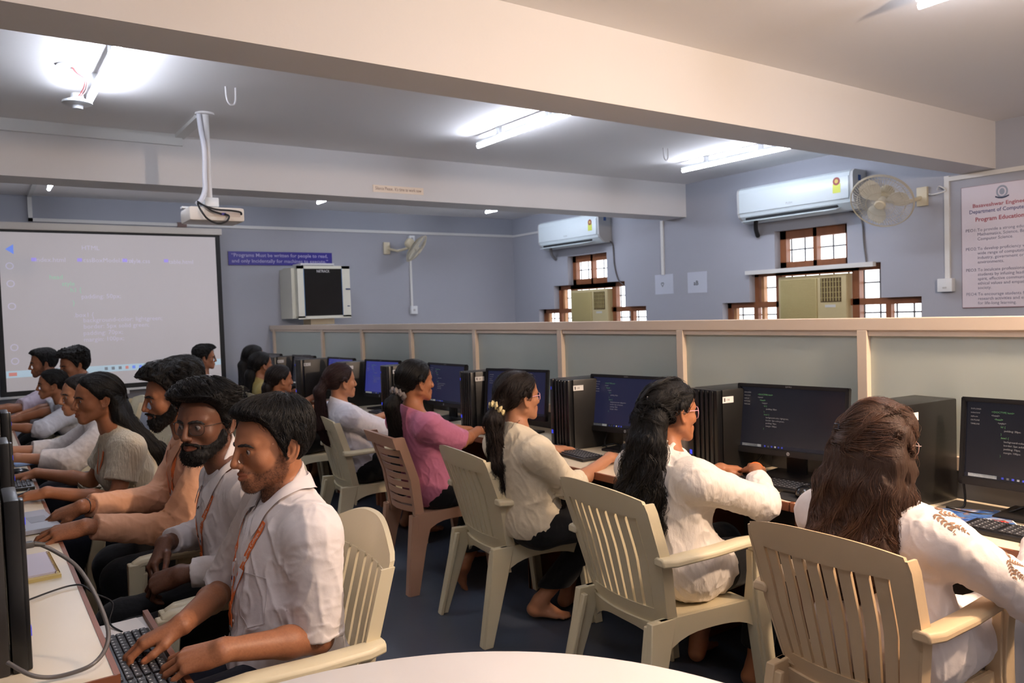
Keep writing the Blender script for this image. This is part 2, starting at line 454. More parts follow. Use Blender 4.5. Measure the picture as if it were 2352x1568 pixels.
def armchair(label, m, loc, rz, style='square', group=None, top=.88):
    r = empty('plastic_armchair', loc, rz, label, 'chair', group)
    def soft(o, w=.004):
        q = o.modifiers.new('soft_edges', 'BEVEL'); q.width = w; q.segments = 2; q.limit_method = 'ANGLE'; q.angle_limit = math.radians(40)
        return o
    hw = [.20, .215, .245, .25, .235] if style == 'square' else [.20, .215, .245, .25, .20]
    th = .014
    nr = lambda i, j: (-1, 0, .2)
    b = MB()
    def panel(us, zs, t=th, off=0.):
        P = []
        for z in zs:
            row = []
            for u in us:
                zz = z
                if zz > top - .10:   # arched crown
                    drop = (.028 if style == 'square' else .075) * abs(u) ** (2.4 if style == 'square' else 2.6)
                    zz = z - drop * (z - (top - .10)) / .10
                p = back_pt(u, zz, hw, top); p.x += off; row.append(p)
            P.append(row)
        b.slab(P, nr, t)
    U = [i / 12 for i in range(-12, 13)]
    zt = top - (.095 if style == 'square' else .115)
    panel(U, [zt + (top - zt) * i / 6 for i in range(7)])                                   # crown
    panel(U, [.375, .40, .43, .455])                                                       # bottom band
    for s in (-1, 1): panel([s * q for q in (.80, .87, .94, 1.0)], [.375 + (zt - .375 + .01) * i / 14 for i in range(15)])
    # side flange giving the frame its depth
    for s in (-1, 1):
        P = [[back_pt(s * 1.0, z, hw, top) + Vector((-.014, 0, 0)), back_pt(s * 1.0, z, hw, top) + Vector((.026, s * .004, 0))] for z in [.375 + (top - (.036 if style == 'square' else .088) - .375) * i / 16 for i in range(17)]]
        b.slab(P, lambda i, j: (0, s, 0), .008)
    if style == 'round':
        for q in range(1): 
            P = [[back_pt(0, top - .045, hw, top) + Vector((-.0155, .026 * math.cos(t) * k, .026 * math.sin(t) * k)) for k in (.9, 1)] for t in [2 * PI * i / 24 for i in range(25)]]
            b.slab(P, lambda i, j: (-1, 0, 0), .002)
    n = 8 if style == 'square' else 7
    for k in range(n):                                                                     # upright slats
        uc = -.80 + 1.6 * (k + .5) / n; w = 1.6 / n * .36
        panel([uc - w, uc, uc + w], [.45 + (zt + .005 - .45) * i / 14 for i in range(15)], th * .8, .002)
    b.build('backrest', m, r, local=True, angle=40)
    # seat
    s = MB(); P = []
    for i in range(11):
        x = -.19 + .43 * i / 10; row = []
        for j in range(11):
            v = -1 + 2 * j / 10; y = v * lerp(.205, .235, i / 10)
            z = .428 - .022 * (1 - v * v) * math.sin(PI * min(1, (i + 1) / 10)) - (.03 * max(0, (i - 8) / 2) ** 2)
            row.append(Vector((x, y, z)))
        P.append(row)
    s.slab(P, lambda i, j: (0, 0, -1), .012)
    for sg in (-1, 1):                                                                     # side aprons with a curved lower edge
        P = []
        for i in range(13):
            x = -.215 + .45 * i / 12; y = sg * lerp(.208, .24, i / 12)
            low = .42 - (.05 + .07 * abs(2 * i / 12 - 1) ** 3)
            P.append([Vector((x, y, .43)), Vector((x, y + sg * .004, low))])
        s.slab(P, lambda i, j: (0, sg, 0), .014)
    P = []
    for j in range(13):
        v = -1 + j / 6; low = .375 - (.0 + .06 * abs(v) ** 3) * 1
        P.append([Vector((xback(.40, top) + .035 * v * v - .012, v * .21, .40)), Vector((xback(.36, top) + .035 * v * v - .012, v * .212, low - .01))])
    s.slab(P, lambda i, j: (-1, 0, 0), .012)
    s.build('seat', m, r, local=True)
    for sg in (-1, 1):
        l = MB(); bar(l, [(-.205, sg * .212, .43), (-.235, sg * .222, .30), (-.315, sg * .245, 0)], [(.11, .03), (.085, .032), (.045, .034)])
        bar(l, [(-.245, sg * .200, .41), (-.268, sg * .208, .30), (-.332, sg * .232, 0)], [(.02, .05), (.02, .048), (.016, .04)])
        soft(l.build('leg', m, r, local=True, angle=50))
        a = MB(); hbar(a, [(-.25, sg * .255, .648), (-.20, sg * .268, .648), (-.05, sg * .282, .655), (.10, sg * .285, .662), (.175, sg * .282, .656), (.205, sg * .28, .642)],
                       [(.05, .03), (.062, .03), (.066, .028), (.064, .028), (.055, .03), (.045, .03)])
        soft(a.build('armrest', m, r, local=True, angle=50), .006)
        l = MB(); bar(l, [(.19, sg * .278, .655), (.195, sg * .272, .54), (.215, sg * .262, .42), (.265, sg * .272, 0)], [(.055, .045), (.05, .034), (.062, .034), (.042, .036)])
        bar(l, [(.165, sg * .268, .62), (.172, sg * .262, .54), (.185, sg * .245, .42), (.235, sg * .258, 0)], [(.016, .03), (.016, .03), (.02, .05), (.016, .04)])
        soft(l.build('leg', m, r, local=True, angle=50))
    return r

def side_chair(label, m, loc, rz):
    r = empty('plastic_side_chair', loc, rz, label, 'chair'); top = .85
    X = lambda z: pw(z, [0, .40, .62, top], [-.285, -.205, -.235, -.315])
    W = lambda z: pw(z, [.40, top], [.195, .215])
    b = MB(); nr = lambda i, j: (-1, 0, .15)
    def band(z0, z1, u0=-1, u1=1, cup=.03, t=.012, n=12, off=0.):
        P = [[Vector((X(z) + cup * ((u0 + (u1 - u0) * j / n) ** 2) - .02 + off, (u0 + (u1 - u0) * j / n) * W(z), z)) for j in range(n + 1)] for z in (z0, (z0 + z1) / 2, z1)]
        b.slab(P, nr, t)
    band(.785, top, cup=.0, t=.03)
    for k in range(8):
        z = .43 + k * .0445; band(z, z + .032, -.86, .86, cup=.055, off=-.028)
    for sg in (-1, 1):
        P = [[Vector((X(z) - .03, sg * W(z), z)), Vector((X(z) + .02, sg * W(z), z))] for z in [.38 + (top - .38) * i / 12 for i in range(13)]]
        b.slab(P, lambda i, j: (0, -sg, 0), .034)
    b.build('backrest', m, r, local=True)
    s = MB(); P = []
    for i in range(9):
        x = -.2 + .41 * i / 8
        P.append([Vector((x, (-1 + j / 4) * lerp(.19, .205, i / 8), .43 - .014 * (1 - (-1 + j / 4) ** 2) * math.sin(PI * (i + .6) / 9))) for j in range(9)])
    s.slab(P, lambda i, j: (0, 0, -1), .014)
    for sg in (-1, 1):
        P = []
        for i in range(13):
            x = -.235 + .45 * i / 12; low = .425 - (.045 + .11 * abs(2 * i / 12 - 1) ** 3)
            P.append([Vector((x, sg * .203, .432)), Vector((x, sg * .206, low))])
        s.slab(P, lambda i, j: (0, sg, 0), .014)
    s.build('seat', m, r, local=True)
    for sg in (-1, 1):
        l = MB(); bar(l, [(-.20, sg * .198, .42), (-.235, sg * .203, .25), (-.275, sg * .21, 0)], [(.115, .034), (.085, .034), (.055, .036)]); bar(l, [(-.255, sg * .186, .42), (-.272, sg * .19, .25), (-.298, sg * .198, 0)], [(.018, .045), (.018, .045), (.018, .04)])
        l.build('leg', m, r, local=True, angle=25)
        l = MB(); bar(l, [(.17, sg * .198, .42), (.20, sg * .203, .25), (.225, sg * .21, 0)], [(.09, .034), (.065, .034), (.045, .036)])
        l.build('leg', m, r, local=True, angle=25)
    return r

if not globals().get('NO_CHAIRS'):
    G = 'cream plastic armchairs of the lab'
    armchair('peach beige plastic armchair with slatted back under the embroidered kurta', PL_PEACH, (2.165, 1.245, 0), math.radians(1), group=G, top=.885).scale = (1, .94, 1)
    armchair('cream plastic armchair with slatted back behind the curly haired woman', PL_CREAM, (2.11, 2.06, 0), math.radians(-5), group=G, top=.885)
    armchair('cream plastic armchair with slatted back behind the woman with cream scrunchie', PL_CREAM, (2.165, 3.10, 0), math.radians(-6), group=G, top=.87)
    side_chair('pinkish armless plastic chair with horizontal back slats behind the pink t-shirt', PL_PINK, (2.165, 3.88, 0), math.radians(-4))
    armchair('cream plastic armchair of the woman in white shirt with yellow hair tie', PL_CREAM, (2.14, 4.78, 0), math.radians(-6), group=G, top=.88)
    armchair('cream plastic armchair with rounded solid crown behind the man at keyboard tray', PL_CREAM, (.60, 2.10, 0), math.radians(178), 'round', G, top=.93)
    armchair('cream plastic armchair of the bearded man with glasses', PL_CREAM, (.63, 2.72, 0), math.radians(180), group=G)
    armchair('cream plastic armchair whose crown shows behind the peach shirt', PL_CREAM, (.80, 3.32, 0), math.radians(180), group=G)
    c0 = armchair('cream plastic armchair of the woman in ribbed cream top', PL_CREAM, (.62, 4.18, 0), math.radians(180), group=G)
    for lab, x, y, rz in (('cream plastic armchair of the woman in patterned white shirt', .66, 5.13, 180), ('cream plastic armchair of the person with tied hair and pale shirt', .68, 7.05, 180), ('cream plastic armchair of the man right in front of the screen', .68, 7.84, 180), ('cream plastic armchair of the person with bushy black hair', .86, 7.30, 180), ('cream plastic armchair of the person hidden behind the peach shirt', 1.02, 4.50, 180),
                          ('cream plastic armchair of the dark haired woman in profile', 2.20, 6.10, 0), ('cream plastic armchair of the woman in olive yellow top', 2.27, 6.88, 0), ('cream plastic armchair of the long haired woman beside the back wall', 2.43, 7.62, 0), ('cream plastic armchair of the man at the lower right of the screen', 2.06, 8.08, 0)):
        c_ = copy_tree(c0); c_.location = (x, y, 0); c_.rotation_euler = (0, 0, math.radians(rz)); c_['label'] = lab

# ------------------------------------------------------------------ round table in the foreground
rt = empty('round_table', (.443, .806, 0), 0, 'white round table cut by the bottom edge of the photo', 'table')
TOP = mat('white_table_laminate', (232, 226, 220), .35, vary=.02, vscale=3)
mb = MB(); mb.lathe([(0.001, .725), (.775, .725), (.781, .73), (.781, .746), (.776, .75), (.001, .75)], 96, Matrix.Translation((.443, .806, 0))); mb.build('tabletop', TOP, rt, angle=50)
mb = MB(); mb.cyl((.443, .806, .03), (.443, .806, .725), .045); mb.lathe([(.001, 0), (.28, 0), (.27, .02), (.06, .05), (.001, .05)], 40, Matrix.Translation((.443, .806, 0))); mb.build('pedestal', mat('grey_steel', (150, 150, 150), .4, metal=.6), rt)

# ------------------------------------------------------------------ desks
DTOP = mat('cream_desk_laminate', (226, 212, 186), .3, vary=.03, vscale=4)
DEDGE = mat('brown_desk_edging', (134, 80, 52), .45, vary=.12, vscale=20)
DSIDE = mat('dark_desk_panel', (74, 66, 60), .6)
def desk(label, x0, x1, y0, y1, side, z=.75, legs=True):
    """side=+1: users sit at the x0 edge"""
    r = empty('computer_desk', ((x0 + x1) / 2, (y0 + y1) / 2, 0), 0, label, 'desk', 'computer desks')
    mb = MB(); mb.rng((x0, y0, z - .024), (x1, y1, z)); mb.build('desktop', DTOP, r, smooth=False)
    mb = MB()
    xe = x0 if side > 0 else x1
    mb.rng((xe - .006, y0 - .003, z - .03), (xe + .006, y1 + .003, z + .0015)); mb.rng((x0, y0 - .006, z - .03), (x1, y0, z + .0015)); mb.rng((x0, y1, z - .03), (x1, y1 + .006, z + .0015))
    mb.build('edging', DEDGE, r, smooth=False)
    for y in (y0 + .02, y1 - .04):
        mb = MB(); xa, xb = (x0 + .10, x1 - .02) if side > 0 else (x0 + .02, x1 - .10)
        mb.rng((xa, y, 0), (xb, y + .02, z - .024)); mb.rng((xa if side > 0 else xb - .03, y - .004, 0), ((xa + .03) if side > 0 else xb, y + .024, z - .024)); mb.build('side_panel', DEDGE, r, smooth=False)
    mb = MB(); xm = x1 - .06 if side > 0 else x0 + .04; mb.rng((xm, y0 + .03, .12), (xm + .018, y1 - .03, z - .024)); mb.build('back_panel', DSIDE, r, smooth=False)
    return r
RX1 = 2.985
desk('right desk with magazine and edge of the nearest monitor', 2.478, RX1, .25, 1.765, 1)
desk('right desk with mouse pad and keyboard of the curly haired woman', 2.478, RX1, 1.78, 2.385, 1)
desk('right desk that juts towards the aisle below the cream sleeved arm', 2.315, RX1, 2.40, 3.395, 1)
desk('right desk beside the woman in the pink t-shirt', 2.478, RX1, 3.41, 4.40, 1)
desk('right desk in front of the woman with yellow hair tie', 2.478, RX1, 4.415, 5.60, 1)
desk('right desk between yellow hair tie and back wall', 2.478, RX1, 5.615, 7.2, 1)
desk('right desk in the back wall corner', 2.478, RX1, 7.215, 9.2, 1)
desk('left desk with the spiral notebook and looped grey cable', -.45, .222, 1.84, 3.10, -1)
desk('left desk carrying the open laptop', -.45, .222, 3.115, 3.945, -1)
desk('left desk with the small black cable coil', -.45, .222, 3.96, 5.20, -1)
desk('left desk next to the woman in patterned white shirt', -.45, .222, 5.215, 6.6, -1)
desk('left desk nearest the projection screen', -.45, .222, 6.615, 8.2, -1)
# keyboard tray under the nearest left desk
kt = empty('keyboard_tray', (.33, 2.06, .655), 0, 'pull out keyboard tray with brown edge under the nearest left desk', 'tray')
mb = MB(); mb.rng((.06, 1.80, .64), (.372, 2.44, .655)); mb.build('tray_board', mat('white_tray_board', (214, 210, 206), .4), kt, smooth=False)
mb = MB(); mb.rng((.368, 1.80, .632), (.382, 2.44, .672)); mb.build('front_lip', DEDGE, kt, smooth=False)
mb = MB()
for y in (1.84, 2.40): mb.rng((.0, y - .008, .655), (.21, y + .008, .728))
mb.build('slide_rail', mat('grey_steel', (150, 150, 150)), kt, smooth=False)

# ------------------------------------------------------------------ computers
KEYM = mat('dark_grey_keycap', (46, 46, 50), .5)
LEGEND = mat('pale_key_legend', (190, 190, 190), .6)
LOGO = mat('pale_logo_print', (170, 172, 176), .5)
STICK = mat('white_sticker', (226, 224, 220), .6)
BLUE = mat('blue_led', (60, 70, 230), .4, emit=(60, 80, 255), estr=.25)
TOWER = mat('black_steel_case', (24, 23, 22), .36, bump=.02, bscale=200)
TOWERF = mat('black_case_front', (17, 17, 18), .3)
def tower(label, x, y, z, rz, h=.375, w=.17, d=.36, front_side=1, ribs=True, sticker=True, grp='black computer towers of the right row', m=None):
    """x,y = near front corner foot; local: front faces -x, depth +x, width +y"""
    r = empty('computer_tower', (x, y, z), rz, label, 'computer', grp)
    mb = MB(); mb.box((.02 + d / 2, w / 2, h / 2), (d - .02, w, h), .006); mb.build('case', m or TOWER, r, local=True)
    mb = MB(); mb.box((.012, w / 2, h / 2), (.03, w, h - .002), .006)
    if ribs:
        for k in range(4): mb.box((-.003, .030 + k * .030, h / 2), (.012, .016, h - .01), .005)
    mb.box((-.004, w - .02, h / 2), (.014, .035, h - .004), .005)
    f = mb.build('front_panel', TOWERF, r, local=True)
    mb = MB(); mb.box((-.0045, w - .02, h * .22), (.016, .016, .020)); mb.build('blue_sticker', BLUE, f, local=True, smooth=False)
    mb = MB(); mb.box((-.0105, w - .02, h * .86), (.004, .004, .016)); mb.build('power_light', BLUE, f, local=True, smooth=False)
    if sticker:
        mb = MB(); mb.box((.060, -.0008, h - .045), (.062, .002, .028)); s_ = mb.build('asset_label', STICK, r, local=True, smooth=False); s_['label'] = 'small white asset sticker'
        mb = MB(); mb.box((.040, -.002, h - .045), (.006, .001, .016)); put_text(mb, 'CSE', .011, (.050, -.0022, h - .049), (1, 0, 0), (0, 0, 1)); mb.build('print', mat('dark_print', (70, 60, 60), .6), s_, local=True, smooth=False)
    return r

SCR_DARK = mat('dark_editor_screen', (14, 15, 20), .25, emit=(44, 45, 58), estr=.12)
SCR_BLUE = mat('blue_editor_screen', (16, 18, 40), .25, emit=(58, 62, 140), estr=.38)
SCR_MID = mat('slate_editor_screen', (16, 17, 30), .25, emit=(52, 55, 92), estr=.16)
CODE = [mat('code_grey', (130, 130, 130), .5, emit=(150, 150, 150), estr=.10), mat('code_green', (90, 140, 90), .5, emit=(100, 170, 110), estr=.10), mat('code_blue', (70, 80, 200), .5, emit=(80, 90, 230), estr=.3), mat('taskbar_search', (200, 200, 200), .5, emit=(205, 205, 200), estr=.2), mat('taskbar_strip', (20, 22, 30), .5, emit=(26, 30, 44), estr=.2)]
CODELINES = [(0, 1, '<!DOCTYPE html>'), (0, 0, '<html>'), (1, 1, '<head>'), (2, 0, '<style>'), (3, 1, 'h1 {'), (4, 0, 'padding: 50px;'), (3, 1, '}'), (3, 1, '.box1 {'), (4, 0, 'background-color: lightgreen;'), (4, 0, 'border: 5px solid green;'), (4, 0, 'padding: 70px;'), (4, 0, 'margin: 100px;'), (3, 1, '}')]
def monitor(label, x, y, z, rz, scr, w=.50, h=.305, lines=True, stand=True, tilt=-6, brand=True):
    """local: screen faces -x, centred on y=0, desk at z=0; rz turns it"""
    r = empty('monitor', (x, y, z), rz, label, 'monitor', 'monitors of the right row')
    zc = .245; T = Matrix.Translation((0, 0, zc)) @ Euler((0, math.radians(-tilt), 0)).to_matrix().to_4x4()
    b = MB(); e = .016
    def bx(c, d, bv=.003): 
        q = bmesh.new(); bmesh.ops.create_cube(q, size=1)
        for v in q.verts: v.co = Vector((v.co.x * d[0], v.co.y * d[1], v.co.z * d[2]))
        bmesh.ops.bevel(q, geom=list(q.edges), offset=bv, segments=2, affect='EDGES'); b.bm(q, T @ Matrix.Translation(c))
    bx((-.002, -w / 2 + e / 2, 0), (.026, e, h)); bx((-.002, w / 2 - e / 2, 0), (.026, e, h)); bx((-.002, 0, h / 2 - e / 2), (.026, w, e)); bx((-.002, 0, -h / 2 + .014), (.026, w, .028))
    bx((.010, 0, 0), (.016, w - .01, h - .01)); bx((.028, 0, -.01), (.03, w * .6, h * .6), .008)
    bz = b.build('bezel', BLACK, r, local=True)
    sw, sh = w - 2 * e, h - e - .028; sz = (.028 - e) / 2
    s = MB()
    P = [T @ Vector((-.004, y_, z_ + sz)) for y_, z_ in ((-sw / 2, -sh / 2), (sw / 2, -sh / 2), (sw / 2, sh / 2), (-sw / 2, sh / 2))]
    P2 = [T @ Vector((.002, y_, z_ + sz)) for y_, z_ in ((-sw / 2, -sh / 2), (sw / 2, -sh / 2), (sw / 2, sh / 2), (-sw / 2, sh / 2))]
    s.add(P + P2, [(0, 1, 2, 3), (7, 6, 5, 4), (0, 4, 5, 1), (1, 5, 6, 2), (2, 6, 7, 3), (3, 7, 4, 0)])
    so = s.build('screen', scr, r, local=True, smooth=False)
    if lines:
        c = MB(); ux = (T.to_3x3() @ Vector((0, -1, 0))); uy = (T.to_3x3() @ Vector((0, 0, 1)))
        O = lambda u, v: T @ Vector((-.0048, sw / 2 - u * sw, -sh / 2 + v * sh + sz))
        def q(u0, v0, u1, v1, k): 
            c.cm = k; c.add([O(u0, v0), O(u1, v0), O(u1, v1), O(u0, v1)], [(0, 1, 2, 3)])
        q(0, 0, 1, .055, 4); q(.025, .008, .22, .05, 3)
        for i in range(6): q(.25 + i * .034, .016, .266 + i * .034, .042, (2, 0, 2, 3, 2, 2)[i])
        for i, (ind, k, tx) in enumerate(CODELINES):
            c.cm = k; put_text(c, tx, .0088, O(.17 + ind * .022, .87 - i * .047), ux, uy)
        for i in range(5): c.cm = 0; put_text(c, ['EXPLORER', 'index.html', 'style.css', 'OUTLINE', 'TIMELINE'][i], .007, O(.03, .9 - i * .05), ux, uy)
        c.build('screen_print', None, so, local=True, smooth=False, mats=CODE)
    if brand:
        c = MB(); C = T @ Vector((-.0158, 0, -h / 2 + .014)); uu = T.to_3x3() @ Vector((0, -1, 0)); vv = T.to_3x3() @ Vector((0, 0, 1))
        c.add([C + uu * .0075 * math.cos(2 * PI * i / 20) + vv * .0075 * math.sin(2 * PI * i / 20) for i in range(20)], [tuple(range(20))])
        l_ = c.build('logo', LOGO, bz, local=True, smooth=False)
        c = MB(); put_text(c, 'hp', .012, C + uu * -.0055 + vv * -.003 + Vector((-.0006, 0, 0)), uu, vv); c.build('logo_print', BLACK, bz, local=True, smooth=False)
        c = MB(); put_text(c, 'LV1911', .009, T @ Vector((-.0158, .02, h / 2 - .0115)), uu, vv); c.build('top_print', LOGO, bz, local=True, smooth=False)
    if stand:
        n = MB(); n.box((.05, 0, .12), (.018, .09, .22), .004); n.box((.03, 0, .2), (.03, .08, .05), .004); n.build('stand_neck', BLACK, r, local=True)
        n = MB(); n.box((.02, 0, .007), (.19, .25, .014), .005); n.build('stand_base', BLACK, r, local=True)
    return r

def keyboard(label, x, y, z, rz, w=.44, d=.14, group='black keyboards'):
    """local: rows along y, user at -x"""
    r = empty('keyboard', (x, y, z), rz, label, 'keyboard', group)
    mb = MB(); mb.box((0, 0, .008), (d, w, .016), .004); mb.build('keyboard_case', BLACK, r, local=True)
    k = MB(); lg = MB(); rows = [(.048, .9), (.026, 1), (.007, 1), (-.012, 1), (-.031, 1), (-.050, 1)]
    rnd = random.Random(int(abs(y) * 100))
    for x_, _ in rows:
        n = 20; st = (w - .02) / n
        yy = -w / 2 + .01; i = 0
        while i < n:
            span = 1
            if x_ == -.050 and 5 <= i <= 9: span = 5
            elif i in (0, 13) and x_ < .04: span = 1
            if i == 15: i += 1; yy += st * .55; continue
            ww = st * span - .003
            k.box((x_, yy + ww / 2, .0185), (.0155, ww, .006), .0012, seg=1)
            if span == 1: lg.box((x_ + .002, yy + ww / 2, .0218), (.004, .004, .0003))
            yy += st * span; i += span
    ko = k.build('keys', KEYM, r, local=True, smooth=False); lg.build('key_legends', LEGEND, ko, local=True, smooth=False)
    return r
def mouse(label, x, y, z, rz, pad=True):
    if pad:
        mb = MB(); mb.lathe([(.001, 0), (.098, 0), (.10, .001), (.10, .0025), (.098, .003), (.001, .003)], 40, Matrix.Translation((x, y, z)))
        tag(mb.build('mouse_pad', mat('black_foam', (24, 24, 26), .8)), 'round black pad under the ' + label, 'mouse pad')
    r = empty('mouse', (x, y, z + .003), rz, label, 'mouse')
    b = bmesh.new(); bmesh.ops.create_uvsphere(b, u_segments=24, v_segments=14, radius=1)
    for v in b.verts:
        v.co = Vector((v.co.x * .056, v.co.y * (.031 - .004 * v.co.x), max(v.co.z, -.35) * .030 + .0115))
    mb = MB(); mb.bm(b); mb.build('mouse_body', mat('glossy_black', (16, 16, 18), .2), r, local=True)
    mb = MB(); mb.cyl((.030, -.004, .036), (.030, .004, .036), .006, n=12); mb.build('scroll_wheel', KEYM, r, local=True)
    return r
def cable(name, label, pts, rad, m, parent=None):
    # smooth through the points
    P = [Vector(p) for p in pts]; out = []
    for i in range(len(P) - 1):
        p0 = P[max(i - 1, 0)]; p1 = P[i]; p2 = P[i + 1]; p3 = P[min(i + 2, len(P) - 1)]
        for k in range(8):
            t = k / 8; out.append(.5 * ((2 * p1) + (p2 - p0) * t + (2 * p0 - 5 * p1 + 4 * p2 - p3) * t * t + (3 * p1 - p0 - 3 * p2 + p3) * t ** 3))
    out.append(P[-1])
    mb = MB(); mb.tube(out, rad, 8); o = mb.build(name, m, parent, angle=80)
    if label: tag(o, label, 'cable')
    return o
R_ = math.radians
DZ = .75
tower('black tower with white sticker left of the nearest monitor', 2.663, 1.445, DZ, R_(-7), d=.307, ribs=True)
tower('black tower with white sticker directly behind the curly haired woman\'s glasses', 2.665, 2.265, DZ, R_(-8), d=.31, w=.19)
tower('black ribbed tower next to the cream sleeved woman\'s glasses', 2.59, 3.204, DZ, R_(-9), d=.33, w=.19)
tower('black ribbed tower with sticker beyond the pink t-shirt\'s hand', 2.576, 4.161, DZ, R_(-9), d=.33, w=.17)
tower('black tower directly behind the face of the woman in the pink t-shirt', 2.534, 5.243, DZ, R_(-6), d=.34, w=.17)
tower('black tower with sticker behind the woman with yellow hair tie', 2.504, 6.051, DZ, R_(-6), d=.36, w=.17)
tower('black tower with sticker between dark haired profile and yellow hair tie', 2.439, 6.859, DZ, R_(-5), d=.38, w=.17)
tower('farthest black tower, at the partition end beside the back wall', 2.46, 7.66, DZ, R_(-4), d=.36, w=.17)
monitor('monitor with dark code editor cut by the right edge of the photo', 2.865, 1.085, DZ, R_(2), SCR_DARK)
monitor('monitor with dark editor and taskbar right of the curly haired woman', 2.84, 2.02, DZ, R_(8), SCR_DARK)
monitor('monitor half hidden by the curly haired woman\'s head', 2.79, 2.965, DZ, R_(9), SCR_MID)
monitor('monitor seen behind the glasses of the woman with cream scrunchie', 2.72, 3.875, DZ, R_(14), SCR_MID)
monitor('slate screened monitor in front of the pink t-shirt\'s face', 2.75, 4.775, DZ, R_(2), SCR_MID)
monitor('bright blue screened monitor left of the pink t-shirt\'s head', 2.69, 5.70, DZ, R_(8), SCR_BLUE)
monitor('blue screened monitor whose top shows above the yellow hair tie', 2.64, 6.43, DZ, R_(4), SCR_BLUE)
monitor('monitor whose top edge shows right of the dark haired profile', 2.60, 7.25, DZ, R_(4), SCR_DARK)
monitor('farthest monitor of the right row beside the back wall', 2.56, 8.08, DZ, R_(3), SCR_DARK)
keyboard('black keyboard under the orange bangled wrist', 2.655, 2.06, DZ, R_(4))
keyboard('black keyboard under the cream sleeved woman\'s hand', 2.52, 3.12, DZ, R_(-6))
keyboard('black keyboard in front of the pink t-shirt', 2.61, 4.15, DZ, R_(2))
keyboard('black keyboard before the bright blue monitor', 2.58, 5.35, DZ, R_(2))
keyboard('black keyboard before the nearest monitor at the right edge', 2.64, 1.0, DZ, R_(0))
mouse('mouse beside the brown haired woman', 2.60, 1.765 + .03, DZ, R_(20))
mouse('mouse under the hand of the woman with yellow hair tie', 2.60, 4.95, DZ, 0)
tag(MB().box((2.545, 2.02, DZ + .004), (.007, .145, .007), .002, rot=(0, 0, .12)).build('pen', mat('grey_pen', (120, 116, 118), .4)), 'grey pen with orange end below the black keyboard', 'pen')
CB = mat('black_cable', (22, 22, 24), .45); CG = mat('grey_cable', (96, 92, 90), .35)
cable('cable', 'bundle of black cables behind the monitor of the curly haired woman', [(2.93, 2.20, .90), (2.88, 2.22, .80), (2.82, 2.30, .757), (2.76, 2.26, .757), (2.80, 2.15, .757), (2.88, 2.20, .757), (2.86, 2.31, .762), (2.78, 2.27, .766), (2.84, 2.12, .757), (2.93, 1.95, .757), (2.95, 1.80, .757)], .004, CB)
cable('cable', 'black cable loop below the nearest monitor', [(2.88, 1.34, .84), (2.86, 1.33, .757), (2.80, 1.36, .757), (2.79, 1.25, .757), (2.86, 1.20, .757), (2.90, 1.12, .80)], .004, CB)
cable('cable', 'black cable curl below the half hidden monitor', [(2.80, 3.13, .84), (2.76, 3.12, .78), (2.74, 3.06, .757), (2.79, 3.02, .757), (2.82, 3.10, .77), (2.77, 3.15, .757), (2.9, 3.2, .757)], .004, CB)
# magazine
mg = empty('magazine', (2.72, 1.28, DZ), R_(-52), 'glossy blue magazine lying in front of the nearest tower', 'magazine')
PAPER = mat('white_paper', (234, 230, 226), .6)
mb = MB(); mb.rng((-.15, -.105, 0), (.15, .105, .006)); mb.build('pages', PAPER, mg, local=True, smooth=False)
def cover_material():
    m = bpy.data.materials.new('magazine_cover'); m.use_nodes = True; n = m.node_tree.nodes; l = m.node_tree.links; b = n['Principled BSDF']; b.inputs['Roughness'].default_value = .3
    tc = n.new('ShaderNodeTexCoord'); mp = n.new('ShaderNodeMapping'); mp.inputs['Scale'].default_value = (9, 26, 1); mp.inputs['Rotation'].default_value = (0, 0, .5); l.new(tc.outputs['Object'], mp.inputs[0])
    t = n.new('ShaderNodeTexNoise'); t.inputs['Scale'].default_value = 1.6; t.inputs['Detail'].default_value = 6; t.inputs['Distortion'].default_value = 1.2; l.new(mp.outputs[0], t.inputs[0])
    r = n.new('ShaderNodeValToRGB'); e = r.color_ramp.elements
    e[0].position = .30; e[0].color = srgb(24, 40, 92); e[1].position = .72; e[1].color = srgb(225, 232, 240)
    for p, c in ((.42, (46, 86, 160)), (.50, (96, 140, 200)), (.55, (60, 70, 90)), (.60, (190, 130, 60)), (.64, (110, 160, 215))):
        q = e.new(p); q.color = srgb(*c)
    l.new(t.outputs[0], r.inputs[0]); l.new(r.outputs[0], b.inputs['Base Color']); return m
mb = MB(); mb.rng((-.145, -.10, .006), (.145, .10, .007)); cv = mb.build('cover', cover_material(), mg, local=True, smooth=False)
mb = MB(); mb.add([(.09 + .04 * math.cos(2 * PI * i / 20), -.06 + .018 * math.sin(2 * PI * i / 20), .0075) for i in range(20)], [tuple(range(20))]); mb.build('red_badge', mat('red_print', (196, 40, 40), .4), mg, local=True, smooth=False)
# dark sheet and crumpled glove at the right edge
tag(MB().rng((2.78, .78, DZ), (2.95, 1.40, DZ + .002)).build('desk_mat', mat('grey_mat', (112, 104, 92), .6), smooth=False), 'grey mat lying under the nearest monitor', 'mat')

# ---- left desk items
LT = 'black towers along the left desks'
def ltower(label, y, x1): return tower(label, x1, y + .18, DZ, PI, d=.40, w=.18, h=.38, sticker=False, ribs=False, grp=LT, m=mat('dark_grey_case', (40, 37, 35), .42, bump=.02, bscale=200))
ltower('dark computer tower nearest the camera at the left edge of the photo', 1.98, .066)
ltower('dark computer tower on the left desks beside the open laptop', 2.985, .082)
ltower('dark computer tower on the left desks beside the blue card', 4.06, .118)
